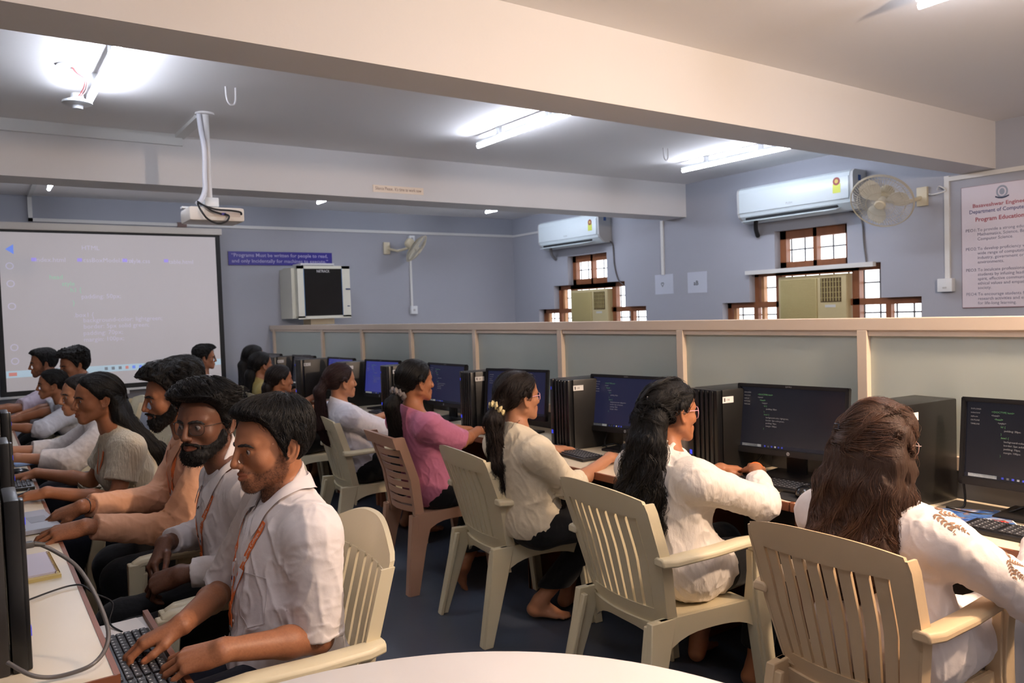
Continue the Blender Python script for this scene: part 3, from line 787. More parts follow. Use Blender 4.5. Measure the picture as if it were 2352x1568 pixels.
# grey video cable with plug
pl = empty('video_cable', (.07, 2.08, 1.0), 0, 'thick grey cable looping from its plug over the nearest left desk', 'cable')
LOOP = [(.105, 2.108, .996), (.132, 2.104, .977), (.173, 2.074, .942), (.197, 2.03, .902), (.215, 1.991, .852), (.222, 1.949, .809), (.211, 1.919, .782), (.184, 1.889, .768), (.15, 1.886, .761), (.106, 1.892, .760), (.068, 1.895, .775), (.03, 1.93, .80)]
cable('cord', None, LOOP, .0048, CG, pl)
mb = MB(); mb.box((.078, 2.097, 1.0), (.036, .020, .014), .003, rot=(0, .05, .25)); mb.cyl((.096, 2.103, .9985), (.118, 2.108, .991), .0062, .005, n=12)
mb.build('plug', mat('grey_plug', (62, 60, 58), .5), pl)
cable('cable', 'thin black cable crossing the nearest left desk to the keyboard tray', [(.045, 2.40, .754), (.078, 2.466, .757), (.12, 2.501, .757), (.17, 2.53, .757), (.203, 2.538, .757), (.228, 2.521, .756), (.25, 2.474, .742), (.293, 2.443, .712), (.278, 2.40, .672), (.30, 2.34, .660)], .0026, CB)
nb = empty('spiral_notebook', (.115, 2.81, DZ), R_(2), 'small spiral notebook with blank white page on the nearest left desk', 'notebook')
mb = MB(); mb.rng((-.055, -.145, 0), (.068, .135, .010)); mb.build('cover', mat('yellow_card', (214, 190, 120), .5), nb, local=True, smooth=False)
mb = MB(); mb.rng((-.055, -.125, .010), (.058, .135, .016)); mb.build('page', mat('lilac_paper', (218, 210, 222), .6), nb, local=True, smooth=False)
mb = MB()
for i in range(18): 
    y = -.125 + i * .0145; mb.tube([(.060 + .006 * math.cos(a), y, .012 + .006 * math.sin(a)) for a in [2 * PI * k / 10 for k in range(10)]], .0011, 5, closed=True)
mb.build('spiral_binding', mat('brass_wire', (120, 96, 60), .35, metal=.7), nb, local=True)
lp = empty('laptop', (.10, 3.44, DZ), R_(6), 'open grey laptop under the hands of the man in peach shirt', 'laptop')
LAPM = mat('grey_laptop', (164, 166, 176), .4)
mb = MB(); mb.rng((-.11, -.17, .004), (.125, .17, .020), .003); lb = mb.build('base', LAPM, lp, local=True)
mb = MB(); mb.rng((.045, -.055, .0201), (.105, .055, .0206)); mb.build('touchpad', mat('dark_touchpad', (140, 142, 152), .35), lb, local=True, smooth=False)
mb = MB()
for i in range(5):
    for j in range(14): mb.box((-.08 + i * .021, -.145 + j * .0223, .0215), (.017, .018, .002))
mb.build('keys', KEYM, lb, local=True, smooth=False)
mb = MB(); mb.box((-.165, 0, .115), (.008, .34, .225), .003, rot=(0, -.42, 0)); mb.build('screen_lid', mat('dark_laptop_lid', (36, 36, 40), .4), lp, local=True)
cd = MB(); cd.box((.195, 5.08, DZ + .004), (.085, .26, .006), .001, rot=(0, 0, .08)); tag(cd.build('blue_booklet', mat('blue_card', (126, 160, 208), .5, vary=.2, vscale=14)), 'pale blue booklet on the left desks beyond the cable coil', 'booklet')
cable('cable', 'black cable coil lying on the left desks before the ribbed cream top', [(.10, 4.30, .754), (.15, 4.29, .756), (.185, 4.20, .756), (.16, 4.10, .756), (.10, 4.08, .758), (.06, 4.15, .756), (.13, 4.05, .758), (.175, 4.0, .756), (.12, 3.985, .756), (.09, 4.03, .758), (.15, 4.03, .762)], .0055, CB)
keyboard('black keyboard on the pull out tray under the typing hands', .292, 2.085, .655, PI, d=.135, w=.43)
tag(MB().box((.30, 2.375, .658), (.11, .10, .003), rot=(0, 0, .1)).build('paper_slip', PAPER, smooth=False), 'white slip of paper on the keyboard tray behind the keyboard', 'paper')
keyboard('black keyboard on the left desks by the ribbed cream top', .14, 4.42, DZ, PI)
mouse('mouse under the fingers of the ribbed cream top', .16, 4.62, DZ, PI)

# ------------------------------------------------------------------ things on the back wall
ps = empty('projection_screen', (1.33, 9.40, 1.6), 0, 'pull down projection screen with black border and faint code on the back wall', 'projection screen')
mb = MB(); mb.rng((.16, 9.36, 2.50), (2.46, 9.46, 2.575), .012); mb.build('roller_case', mat('cream_case', (206, 200, 190), .45), ps)
mb = MB(); mb.rng((.22, 9.395, .80), (2.44, 9.40, 2.51)); mb.build('black_border', mat('black_border', (16, 18, 20), .6), ps, smooth=False)
mb = MB(); mb.rng((.275, 9.388, .852), (2.385, 9.395, 2.475)); sc_ = mb.build('picture_area', mat('screen_fabric_glow', (198, 190, 190), .85, emit=(190, 187, 188), estr=.16), ps, smooth=False)  # faint glow put into the fabric stands for the projector's beam
mb = MB(); mb.rng((.20, 9.385, .775), (2.45, 9.41, .80), .004); mb.rng((1.30, 9.38, .74), (1.40, 9.41, .775)); bt = mb.build('bottom_bar', PVC, ps)
mb = MB(); mb.box((1.345, 9.39, .705), (.03, .01, .07)); mb.build('pull_tab', PVC, ps, smooth=False)
EM = lambda n, c, s: mat(n, c, .8, emit=c, estr=s * .5)  # projected image drawn as faintly glowing flat marks, the projector casts no light
SP = [EM('code_white', (214, 208, 224), .30), EM('code_mint', (170, 216, 186), .34), EM('code_lilac', (176, 160, 236), .42), EM('bar_white', (196, 220, 232), .34), EM('icon_blue', (120, 150, 240), .45), EM('icon_red', (226, 150, 140), .34), EM('icon_grey', (150, 160, 170), .15), EM('icon_green', (170, 220, 150), .34)]
c = MB(); YS = 9.3865; X_, Z_ = (1, 0, 0), (0, 0, 1)
def st(txt, x, z, s, k): c.cm = k; put_text(c, txt, s, (x, YS, z), X_, Z_)
def sr(x0, z0, x1, z1, k): c.cm = k; c.add([(x0, YS, z0), (x1, YS, z0), (x1, YS, z1), (x0, YS, z1)], [(0, 1, 2, 3)])
for tx, x, z, k in (('head', .70, 1.995, 1), ('style', .81, 1.925, 1), ('h1 {', .885, 1.858, 1), ('padding: 50px;', .985, 1.788, 0), ('}', .90, 1.722, 1), ('.box1 {', .905, 1.592, 0), ('background-color: lightgreen;', .99, 1.535, 0), ('border: 5px solid green;', .99, 1.468, 0), ('padding: 70px;', .985, 1.398, 0), ('margin: 100px;', .985, 1.328, 0), ('}', .91, 1.255, 1), ('HTML', 1.01, 2.305, 0), ('cssBoxModel.html  x', 1.02, 2.175, 0), ('index.html', .58, 2.175, 0), ('style.css', 1.46, 2.17, 0), ('table.html', 1.87, 2.165, 0)):
    st(tx, x, z, .066, k)
c.build('lettering', None, sc_, smooth=False, mats=SP); c = MB()
for x in (.55, .965, 1.40, 1.82): sr(x, 2.18, x + .045, 2.215, 2)
c.cm = 4; c.add([(.33, YS, 2.30), (.40, YS, 2.25), (.40, YS, 2.35)], [(0, 1, 2)])
c.cm = 0
for zz in (2.13, 1.95, 1.72, 1.30, 1.16): c.add([(.36 + r * math.cos(2 * PI * i / 16), YS, zz + r * math.sin(2 * PI * i / 16)) for r in (.026, .036) for i in range(16)], [(i, (i + 1) % 16, 16 + (i + 1) % 16, 16 + i) for i in range(16)])
c.build('logo', None, sc_, smooth=False, mats=SP); c = MB()
c.cm = 3; c.add([(.276, YS, .992), (2.384, YS, .992), (2.384, YS, 1.062), (.276, YS, 1.062)], [(0, 1, 2, 3)])
YS = 9.385
for i, k in enumerate((6, 6, 6, 5, 4, 4, 7, 5, 6, 5)): sr(1.17 + i * .068, 1.012, 1.20 + i * .068, 1.044, k)
sr(.30, 1.01, .37, 1.045, 5)
c.build('projected_taskbar', None, sc_, smooth=False, mats=SP)

sg = empty('wall_sign', (3.13, YB - .012, 2.25), 0, 'blue sign with white motto above the rack cabinet on the back wall', 'sign')
mb = MB(); mb.rng((2.552, YB - .015, 2.162), (3.845, YB, 2.325)); mb.build('board', mat('blue_sign_board', (46, 38, 140), .4), sg, smooth=False)
mb = MB(); FG = mat('pale_lettering', (176, 172, 214), .6)
put_text(mb, '\u201cPrograms Must be written for people to read,', .06, (2.585, YB - .0165, 2.262), X_, Z_, width=1.20, bold=.012)
put_text(mb, 'and only Incidentally for machines to execute.\u201d', .06, (2.588, YB - .0165, 2.193), X_, Z_, width=1.20, bold=.012)
mb.build('lettering', FG, sg, smooth=False)

rk = empty('rack_cabinet', (3.56, 9.25, 1.5), 0, 'wall mounted grey network cabinet with dark glass door', 'cabinet')
RKM = mat('cream_grey_steel', (216, 214, 198), .45)
Y0 = 8.98
mb = MB(); mb.rng((3.20, Y0 + .02, 1.515), (3.86, YB, 2.12), .004); mb.rng((3.16, Y0 + .10, 1.50), (3.22, YB, 2.10)); mb.build('cabinet_body', RKM, rk, smooth=False)
mb = MB(); mb.rng((3.20, Y0, 1.505), (3.28, Y0 + .03, 2.125)); mb.rng((3.755, Y0, 1.505), (3.86, Y0 + .03, 2.125)); mb.rng((3.20, Y0, 2.09), (3.86, Y0 + .03, 2.125)); mb.rng((3.20, Y0, 1.49), (3.86, Y0 + .03, 1.525)); d_ = mb.build('door', RKM, rk, smooth=False)
mb = MB(); mb.rng((3.278, Y0 + .005, 1.522), (3.757, Y0 + .012, 2.092)); mb.build('door_glass', mat('smoked_glass', (10, 12, 13), .12), d_, smooth=False)
mb = MB(); mb.rng((3.275, Y0 - .002, 1.522), (3.282, Y0 + .004, 2.092)); mb.rng((3.752, Y0 - .002, 1.522), (3.758, Y0 + .004, 2.092)); mb.build('blue_edge_strip', mat('blue_edge', (40, 96, 140), .4), d_, smooth=False)
mb = MB(); mb.rng((3.80, Y0 - .012, 1.835), (3.855, Y0, 1.85)); mb.rng((3.815, Y0 - .008, 1.63), (3.845, Y0, 1.64)); mb.build('latch', mat('blue_latch', (40, 62, 100), .4), d_, smooth=False)
mb = MB(); put_text(mb, 'NETRACK', .045, (3.44, Y0 + .003, 2.045), X_, Z_, width=.16); mb.build('print', mat('white_print', (220, 220, 220), .5), d_, smooth=False)
mb = MB(); mb.rng((3.36, Y0 + .05, 1.42), (3.66, Y0 + .3, 1.50)); 
for i in range(3): pass
mb.build('cable_duct', mat('cream_duct', (190, 172, 140), .5), rk, smooth=False)
bx_ = empty('patch_box', (3.42, 9.2, 2.12), 0, 'slim grey unit lying on top of the rack cabinet', 'network switch')
mb = MB(); mb.rng((3.26, 9.02, 2.122), (3.68, 9.30, 2.158), .004); mb.build('casing', mat('white_grey_case', (204, 204, 204), .5), bx_)
mb = MB(); mb.rng((3.27, 9.016, 2.124), (3.67, 9.021, 2.134)); mb.build('front_slot', DARK, bx_, smooth=False)

def switch_box(name, label, c, d, cat='switch'):
    r = empty(name, c, 0, label, cat); mb = MB(); mb.box(c, d, .006); mb.build('box_body', WHITE, r)
    mb = MB()
    if d[0] > d[1]: mb.box((c[0], c[1] - d[1] / 2 - .002, c[2]), (.03, .006, .03), .002)
    else: mb.box((c[0] - d[0] / 2 - .002, c[1], c[2] - .02), (.006, .03, .012), .002)
    mb.build('rocker', mat('grey_rocker', (190, 190, 190), .4), r); return r
switch_box('switch_box', 'small white switch box at the foot of the back wall conduit', (4.985, YB - .025, 1.565), (.10, .05, .11))
switch_box('junction_box', 'small white junction box beside the wall fan on the back wall', (4.99, YB - .025, 2.535), (.085, .05, .085))
switch_box('switch_box', 'white switch box at the foot of the conduit left of the poster', (XW - .03, 3.225, 1.60), (.06, .12, .11))
tag(MB().rng((2.00, YB - .03, 2.59), (2.10, YB, 2.645)).build('junction_clip', mat('brown_clip', (120, 96, 88), .5), smooth=False), 'brown clip joining the trunking above the projection screen', 'cable clip')

# ------------------------------------------------------------------ wall fans
FANM = mat('yellowed_fan_plastic', (214, 204, 176), .4)
FANG = mat('fan_wire', (196, 188, 166), .4)
def wall_fan(label, hub, mount, direction, R=.21):
    """hub: centre of the guard, mount: point on the wall, direction: where the fan blows"""
    r = empty('wall_fan', mount, 0, label, 'fan', 'wall fans')
    d = Vector(direction).normalized(); hub = Vector(hub); mount = Vector(mount)
    q = d.to_track_quat('Z', 'Y').to_matrix().to_4x4(); T = Matrix.Translation(hub) @ q
    g = MB()
    for rr, zz in ((R, 0), (R * .98, .012), (R * .45, .055), (R * .45, -.06), (R * .75, .035), (R * .75, -.035)):
        g.tube([T @ Vector((rr * math.cos(a), rr * math.sin(a), zz)) for a in [2 * PI * i / 48 for i in range(48)]], .0045 if rr > R * .97 else .002, 6, closed=True)
    for k in range(60):
        a = 2 * PI * k / 60
        for sgn in (1, -1):
            g.tube([T @ Vector((rr * math.cos(a), rr * math.sin(a), sgn * zz)) for rr, zz in ((.045, .062), (R * .6, .055), (R * .85, .032), (R, 0))], .0013, 4)
    g.build('wire_guard', FANG, r)
    h = MB(); h.lathe([(.001, .07), (.035, .07), (.045, .062), (.045, .055), (.001, .055)], 28, T); h.build('guard_badge', FANM, r)
    b = MB()
    for k in range(3):
        P = []
        for i in range(9):
            rr = .03 + (R * .86 - .03) * i / 8; row = []
            for j in range(7):
                v = -1 + j / 3; a = 2 * PI * k / 3 + v * (.62 * math.sin(PI * min(1, .25 + .62 * i / 8))) 
                row.append(T @ Vector((rr * math.cos(a), rr * math.sin(a), .018 * v)))
            P.append(row)
        b.slab(P, lambda i, j: d, .003)
    b.lathe([(.001, .03), (.03, .03), (.034, .0), (.03, -.03), (.001, -.03)], 24, T)
    b.build('blades', mat('pale_fan_blade', (224, 220, 204), .3), r)
    m = MB(); m.lathe([(.001, -.062), (.055, -.065), (.068, -.10), (.062, -.15), (.04, -.17), (.001, -.172)], 28, T); m.build('motor_housing', FANM, r)
    p0 = hub - d * .12
    a = MB(); a.tube([p0, p0 + Vector((0, 0, -.06)), (p0 + mount) / 2 + Vector((0, 0, -.07)), mount], .017, 10); wn = Vector((-1, 0, 0)) if mount.x > 6 else Vector((0, -1, 0))
    a.box(mount + wn * .015, (.03, .09, .16) if mount.x > 6 else (.09, .03, .16), .006); a.build('bracket_arm', FANM, r)
    return r
wall_fan('wall fan turned sideways on the back wall beside the junction box', (4.90, 9.17, 2.375), (4.62, YB, 2.40), (.62, -.45, -.62))
wall_fan('wall fan beside the large split air conditioner on the right wall', (6.30, 3.56, 2.32), (XW, 3.42, 2.36), (-.80, -.15, -.62), R=.25)
cable('cable', 'tangle of bare white wires behind the large wall fan', [(XW - .01, 3.30, 2.40), (XW - .05, 3.26, 2.42), (XW - .03, 3.22, 2.38), (XW - .06, 3.30, 2.36), (XW - .02, 3.36, 2.37)], .006, PVC)

# ------------------------------------------------------------------ air conditioners
def split_ac(label, y0, y1, z0, z1, x=6.48):
    r = empty('split_air_conditioner', (XW, (y0 + y1) / 2, z0), 0, label, 'air conditioner', 'white split air conditioners'); H = z1 - z0
    prof = [(XW, z0 + .02), (XW, z1), (x + .035, z1), (x + .008, z1 - .02), (x, z1 - .06), (x + .005, z0 + .10), (x + .02, z0 + .065), (x + .10, z0 + .005), (XW - .05, z0)]
    mb = MB(); mb.prism(prof, 'Y', y0 + .03, y1 - .03) if False else mb.prism([(a, b) for a, b in prof], 'Y', y0 + .028, y1 - .028); mb.build('casing', mat('ac_white', (216, 228, 232), .3), r, smooth=False)
    for a, b in ((y0, y0 + .03), (y1 - .03, y1)):
        e = MB(); e.prism([(px + (.004 if px < XW else 0), pz) for px, pz in prof], 'Y', a, b); e.build('end_cap', mat('ac_grey_white', (196, 198, 198), .4), r, smooth=False)
    p = MB(); p.box((x - .003, (y0 + y1) / 2, z0 + .20), (.008, y1 - y0 - .07, .20), .004); p.build('front_panel', mat('ac_white', (216, 228, 232)), r)
    s = MB(); s.box((x + .045, (y0 + y1) / 2 + .04, z0 + .052), (.05, y1 - y0 - .26, .018), rot=(0, -.62, 0)); s.build('outlet', DARK, r, smooth=False)
    f = MB(); f.box((x + .02, (y0 + y1) / 2 + .04, z0 + .022), (.085, y1 - y0 - .22, .008), .003, rot=(0, -.25, 0)); f.build('flap', mat('ac_white', (0, 0, 0)), r)
    ys = y0 + .15; L = MB(); L.box((x - .008, ys, z0 + .20), (.002, .075, .085)); L.build('energy_label', mat('yellow_green_label', (208, 218, 88), .5), r, smooth=False)
    L = MB(); L.cm = 0; L.add([(x - .0092, ys + .036 * math.cos(a), z0 + .262 + .036 * math.sin(a)) for a in [2 * PI * i / 24 for i in range(24)]], [tuple(range(24))]); L.cm = 1; L.add([(x - .0096, ys + .018 * math.cos(a), z0 + .262 + .018 * math.sin(a)) for a in [2 * PI * i / 20 for i in range(20)]], [tuple(range(20))]); L.build('energy_label', None, r, smooth=False, mats=[mat('label_red', (150, 66, 58), .5), mat('label_gold', (206, 176, 80), .5)])
    L = MB(); put_text(L, 'PUSH', .03, (x - .0078, (y0 + y1) / 2 + .05, z0 + .125), (0, -1, 0), (0, 0, 1)); L.build('print', mat('grey_print', (150, 156, 160), .5), r, smooth=False)
    L = MB(); L.box((x + .11, y0 - .001, z1 - .075), (.04, .003, .05)); L.build('side_badge', mat('blue_badge', (60, 96, 160), .4), r, smooth=False)
    return r
split_ac('large white split air conditioner beside the wall fan on the right wall', 3.93, 5.20, 2.315, 2.67)
split_ac('smaller looking white split air conditioner near the back corner', 7.33, 8.59, 2.33, 2.70)
DK = mat('black_foam_pipe', (30, 30, 32), .7)
cable('drain_pipe', 'bent black foam pipe end under the large split air conditioner', [(6.55, 5.02, 2.33), (6.60, 5.06, 2.25), (6.68, 5.10, 2.19)], .022, DK)
cable('drain_pipe', 'bent grey pipe end under the split air conditioner near the corner', [(6.55, 8.40, 2.35), (6.60, 8.44, 2.26), (6.68, 8.46, 2.20)], .02, mat('grey_pipe', (120, 120, 122), .6))
cable('power_cord', 'grey cord hanging down the wall from the large split air conditioner', [(6.66, 4.10, 2.33), (6.685, 3.98, 2.25), (6.685, 3.95, 2.0), (6.685, 3.93, 1.84)], .007, CG)
cable('power_cord', 'grey cord curving down from the split air conditioner near the corner', [(6.66, 7.36, 2.36), (6.685, 7.30, 2.30), (6.685, 7.28, 2.05), (6.685, 7.22, 1.86), (6.69, 7.12, 1.78)], .008, CG)
def window_ac(label, yc):
    r = empty('window_air_conditioner', (6.72, yc, 1.32), 0, label, 'air conditioner', 'beige window air conditioners'); x = 6.72
    y0, y1, z0, z1 = yc - .365, yc + .375, 1.30, 1.755
    mb = MB(); mb.rng((x, y0, z0), (x + .22, y1, z1), .01); mb.build('casing', BEIGE, r)
    yg = y0 + .30
    mb = MB(); mb.rng((x - .012, yg, z0 + .01), (x + .01, y1 - .03, z1 - .03), .004)
    for i in range(24): mb.rng((x - .015, yg + .015, z0 + .03 + i * .0165), (x - .010, y1 - .045, z0 + .036 + i * .0165))
    mb.build('intake_grille', mat('beige_grille', (178, 164, 112), .5), r)
    mb = MB(); mb.rng((x - .004, y0 + .05, 1.49), (x + .004, yg - .035, 1.72)); mb.build('outlet', mat('brown_outlet', (84, 66, 34), .6), r, smooth=False)
    mb = MB()
    for i in range(7): mb.rng((x - .012, y0 + .065 + i * .03, 1.50), (x - .004, y0 + .072 + i * .03, 1.715))
    for i in range(4): mb.rng((x - .010, y0 + .05, 1.53 + i * .05), (x - .004, yg - .035, 1.535 + i * .05))
    mb.build('louvre', mat('beige_grille', (0, 0, 0)), r, smooth=False)
    mb = MB(); mb.rng((x - .004, y0 + .11, 1.44), (x, yg - .08, 1.465)); mb.build('badge', mat('silver_badge', (200, 200, 196), .4), r, smooth=False)
    return r
window_ac('beige window air conditioner in the larger looking window', ycs[0])
window_ac('beige window air conditioner in the window near the back corner', ycs[1])

# ------------------------------------------------------------------ boards and poster on the right wall
def board(label, y0, y1, z0, z1, txt):
    r = empty('notice_paper', (XW, (y0 + y1) / 2, z0), 0, label, 'notice', 'white square notices'); mb = MB(); mb.rng((XW - .004, y0, z0), (XW, y1, z1)); mb.build('sheet', mat('pale_sheet', (196, 202, 214), .6), r, smooth=False)
    mb = MB(); put_text(mb, txt, .07, (XW - .0052, (y0 + y1) / 2 + .05, (z0 + z1) / 2 - .03), (0, -1, 0), (0, 0, 1), bold=.02); mb.build('print', mat('dark_print2', (70, 74, 82), .6), r, smooth=False)
board('white square notice directly below the conduit end', 6.30, 6.59, 1.645, 1.875, '\u2661')
board('white square notice nearer the larger looking window', 5.80, 6.08, 1.64, 1.875, 'aB')
po = empty('wall_poster', (XW, 2.7, 1.4), 0, 'white framed poster of college objectives cut by the right edge', 'poster')
mb = MB(); mb.rng((XW - .012, 2.20, 1.405), (XW, 3.108, 2.385), .002); mb.build('poster_frame', mat('maroon_frame', (150, 112, 122), .5), po, smooth=False)
mb = MB(); mb.rng((XW - .014, 2.203, 1.411), (XW - .011, 3.104, 2.382)); mb.build('sheet', mat('poster_sheet', (214, 206, 214), .4), po, smooth=False)
c = MB(); MT = [mat('poster_red', (170, 80, 92), .6), mat('poster_blue', (70, 72, 130), .6), mat('poster_ink', (104, 104, 132), .6), mat('poster_grey', (150, 156, 170), .6), mat('poster_navy', (50, 58, 84), .6)]
def pt(k, txt, s, y, z, width=None, bold=0.): c.cm = k; put_text(c, txt, s, (XW - .0152, y, z), (0, -1, 0), (0, 0, 1), width=width, bold=bold)
pt(0, 'Basaveshwar Engineering College, Bagalkot', .042, 3.02, 2.212, .78, .015); pt(1, 'Department of Computer Science and Engineering', .042, 3.045, 2.165, .80, .01); pt(0, 'Program Educational Objectives (PEOs)', .046, 3.0, 2.10, .74, .02)
c.build('heading', None, po, smooth=False, mats=MT); c = MB()
T4 = [('PEO1:', ['To provide a strong educational foundation in', 'Mathematics, Science, Basic Engineering and', 'Computer Science.'], 2.02), ('PEO2:', ['To develop proficiency with an ability to solve a', 'wide range of computational problems in', 'industry, government or other work', 'environments.'], 1.87), ('PEO3:', ['To inculcate professionalism among the', 'students by infusing leadership qualities, team', 'spirit, effective communication skills with', 'ethical values and empathy for the needs of', 'society.'], 1.70), ('PEO4:', ['To encourage students for higher studies,', 'research activities and entrepreneurial skills', 'for life-long learning.'], 1.505)]
for h, ls, z in T4:
    pt(2, h, .034, 3.075, z)
    for i, s_ in enumerate(ls): pt(2, s_, .034, 2.985, z - i * .036)
    c.build('paragraph', None, po, smooth=False, mats=MT); c = MB()
c.cm = 3
cy, cz = 2.80, 2.315
c.add([(XW - .0152, cy + r * math.cos(2 * PI * i / 24), cz + r * 1.15 * math.sin(2 * PI * i / 24)) for r in (.030, .043) for i in range(24)], [(i, (i + 1) % 24, 24 + (i + 1) % 24, 24 + i) for i in range(24)])
c.add([(XW - .0152, cy + .02 * math.cos(2 * PI * i / 12), cz + .026 * math.sin(2 * PI * i / 12)) for i in range(12)], [tuple(range(12))])
c.cm = 4; c.add([(XW - .0153, cy + u * .05, cz - .055 + .014 * u * u + v) for v in (0, .012) for u in (-1, -.5, 0, .5, 1)], [(i, i + 1, i + 6, i + 5) for i in range(4)])
c.build('logo', None, po, smooth=False, mats=MT)

# ------------------------------------------------------------------ ceiling things
pj = empty('projector', (1.335, 5.365, ZC), 0, 'white projector hanging on a pole from the ceiling with looped black cables', 'projector')
mb = MB(); mb.cyl((1.335, 5.365, 2.30), (1.335, 5.365, ZC), .024); mb.cyl((1.335, 5.365, ZC - .012), (1.335, 5.365, ZC), .06, n=24); mb.build('pole', mat('white_pole', (220, 218, 216), .4), pj)
cable('conduit', None, [(1.295, 5.36, ZC), (1.30, 5.34, 2.75), (1.31, 5.32, 2.62), (1.305, 5.32, 2.45), (1.30, 5.31, 2.36), (1.27, 5.29, 2.29), (1.24, 5.28, 2.26)], .016, mat('white_hose', (214, 214, 220), .45), pj)
mb = MB(); mb.box((1.345, 5.365, 2.285), (.09, .08, .06), .006); mb.rng((1.16, 5.34, 2.238), (1.52, 5.39, 2.250)); mb.build('mount_bracket', WHITE, pj)
PJX0, PJX1, PJY0, PJY1, PJZ0, PJZ1 = 1.17, 1.515, 5.19, 5.45, 2.145, 2.235
mb = MB(); mb.rng((PJX0, PJY0, PJZ0), (PJX1, PJY1, PJZ1), .018); mb.build('projector_body', mat('projector_white', (232, 222, 208), .4), pj)
mb = MB(); mb.rng((PJX0 + .09, PJY0 - .003, PJZ0 + .03), (PJX1 - .03, PJY0 + .002, PJZ1 - .02)); mb.build('connector_panel', mat('panel_cream', (214, 200, 186), .5), pj, smooth=False)
mb = MB(); mb.box((1.375, PJY0 - .008, 2.19), (.035, .014, .014), .002); mb.build('vga_plug', mat('blue_plug', (70, 60, 150), .5), pj)
mb = MB(); mb.cyl((1.26, PJY1 - .004, 2.19), (1.26, PJY1 + .03, 2.19), .035, n=24); mb.build('lens', DARK, pj)
cable('cord', None, [(1.235, 5.24, 2.27), (1.26, 5.17, 2.235), (1.33, 5.165, 2.215), (1.42, 5.165, 2.212), (1.48, 5.17, 2.205), (1.49, 5.18, 2.19)], .006, CB, pj)
cable('cord', None, [(1.235, 5.24, 2.26), (1.255, 5.16, 2.235), (1.30, 5.16, 2.205), (1.36, 5.165, 2.188)], .006, CB, pj)
cable('cord', None, [(1.23, 5.22, 2.25), (1.235, 5.16, 2.20), (1.27, 5.15, 2.15), (1.33, 5.15, 2.125), (1.385, 5.15, 2.14), (1.405, 5.16, 2.175), (1.38, 5.17, 2.188)], .006, CB, pj)
cr = empty('ceiling_rose', (.585, 5.0, 2.72), 0, 'white round ceiling rose hanging from red wires beside the tube light', 'ceiling rose')
mb = MB(); mb.lathe([(.001, .055), (.03, .055), (.034, .03), (.075, .012), (.078, 0), (.06, -.008), (.03, -.012), (.028, -.03), (.001, -.034)], 36, Matrix.Translation((.555, 4.985, 2.745))); mb.build('rose_cover', WHITE, cr)
cable('wire', None, [(.505, 4.71, ZC), (.53, 4.74, 2.85), (.575, 4.80, 2.835), (.58, 4.89, 2.81), (.56, 4.96, 2.78)], .004, mat('red_wire', (150, 50, 46), .5), cr)
cable('wire', None, [(.51, 4.71, ZC), (.54, 4.75, 2.845), (.585, 4.81, 2.83), (.588, 4.90, 2.80), (.565, 4.97, 2.78)], .0035, mat('dark_red_wire', (96, 40, 40), .5), cr)
mb = MB(); mb.cyl((.49, 4.70, ZC - .004), (.49, 4.70, ZC), .055, n=28); mb.build('patch_plate', WHITE, cr)
def hook(label, x, y): 
    P = [(x - .03, y, ZC), (x - .026, y, ZC - .07), (x - .01, y, ZC - .10), (x + .012, y, ZC - .10), (x + .024, y, ZC - .07), (x + .027, y, ZC)]
    return cable('ceiling_hook', label, P, .006, mat('painted_hook', (216, 212, 210), .5))
hook('white ceiling hook above and right of the projector pole', 1.325, 4.70)['category'] = 'hook'
hook('white ceiling hook between the two right tube lights', 5.02, 4.77)['category'] = 'hook'
bl = empty('beam_label', (3.1, 6.07, 2.58), 0, 'small paper strip with a short notice stuck on the far ceiling beam', 'notice')
mb = MB(); mb.rng((2.855, 6.076, 2.552), (3.338, 6.08, 2.612)); mb.build('strip', mat('cream_strip', (250, 234, 214), .6), bl, smooth=False)
mb = MB(); put_text(mb, "Silence Please.. It's time to work now", .04, (2.875, 6.0752, 2.572), X_, Z_, width=.44); mb.build('lettering', mat('brown_print', (150, 112, 84), .6), bl, smooth=False)
# ================================================================== people: signed-distance bodies
f32 = np.float32
def A(*v): return np.array(v, dtype=f32)
def nrm(v): v = np.asarray(v, dtype=f32); return v / max(1e-9, float(np.linalg.norm(v)))
def smin(a, b, k):
    if k <= 0: return np.minimum(a, b)
    h = np.maximum(k - np.abs(a - b), 0) / k
    return np.minimum(a, b) - h * h * k * .25
def smax(a, b, k): return -smin(-a, -b, k)
def cone(P, a, b, r1, r2):
    a = np.asarray(a, dtype=f32); b = np.asarray(b, dtype=f32); ba = b - a
    pa = P - a; t = np.clip(pa @ ba / max(1e-12, float(ba @ ba)), 0, 1)
    q = pa - t[:, None] * ba
    return np.sqrt((q * q).sum(1)) - (r1 + (r2 - r1) * t)
def ball(P, c, r): q = P - np.asarray(c, dtype=f32); return np.sqrt((q * q).sum(1)) - r
def ell(P, c, r, R=None):
    q = P - np.asarray(c, dtype=f32)
    if R is not None: q = q @ R          # columns of R = axes
    r = np.asarray(r, dtype=f32)
    a = q / r; k0 = np.sqrt((a * a).sum(1)); b = a / r; k1 = np.sqrt((b * b).sum(1))
    return k0 * (k0 - 1) / np.maximum(k1, 1e-6)
def hashn(i, j, k):
    h = (i * 374761393 + j * 668265263 + k * 2147483647) & 0xffffffff
    h = ((h ^ (h >> 13)) * 1274126177) & 0xffffffff
    return ((h ^ (h >> 16)) & 0xffff).astype(f32) / 65535.
def vnoise(P):
    I = np.floor(P).astype(np.int64); F = (P - I).astype(f32); F = F * F * (3 - 2 * F); o = 0
    for a in (0, 1):
        for b in (0, 1):
            for c in (0, 1):
                w = (F[:, 0] if a else 1 - F[:, 0]) * (F[:, 1] if b else 1 - F[:, 1]) * (F[:, 2] if c else 1 - F[:, 2])
                o = o + w * hashn(I[:, 0] + a, I[:, 1] + b, I[:, 2] + c)
    return o * 2 - 1

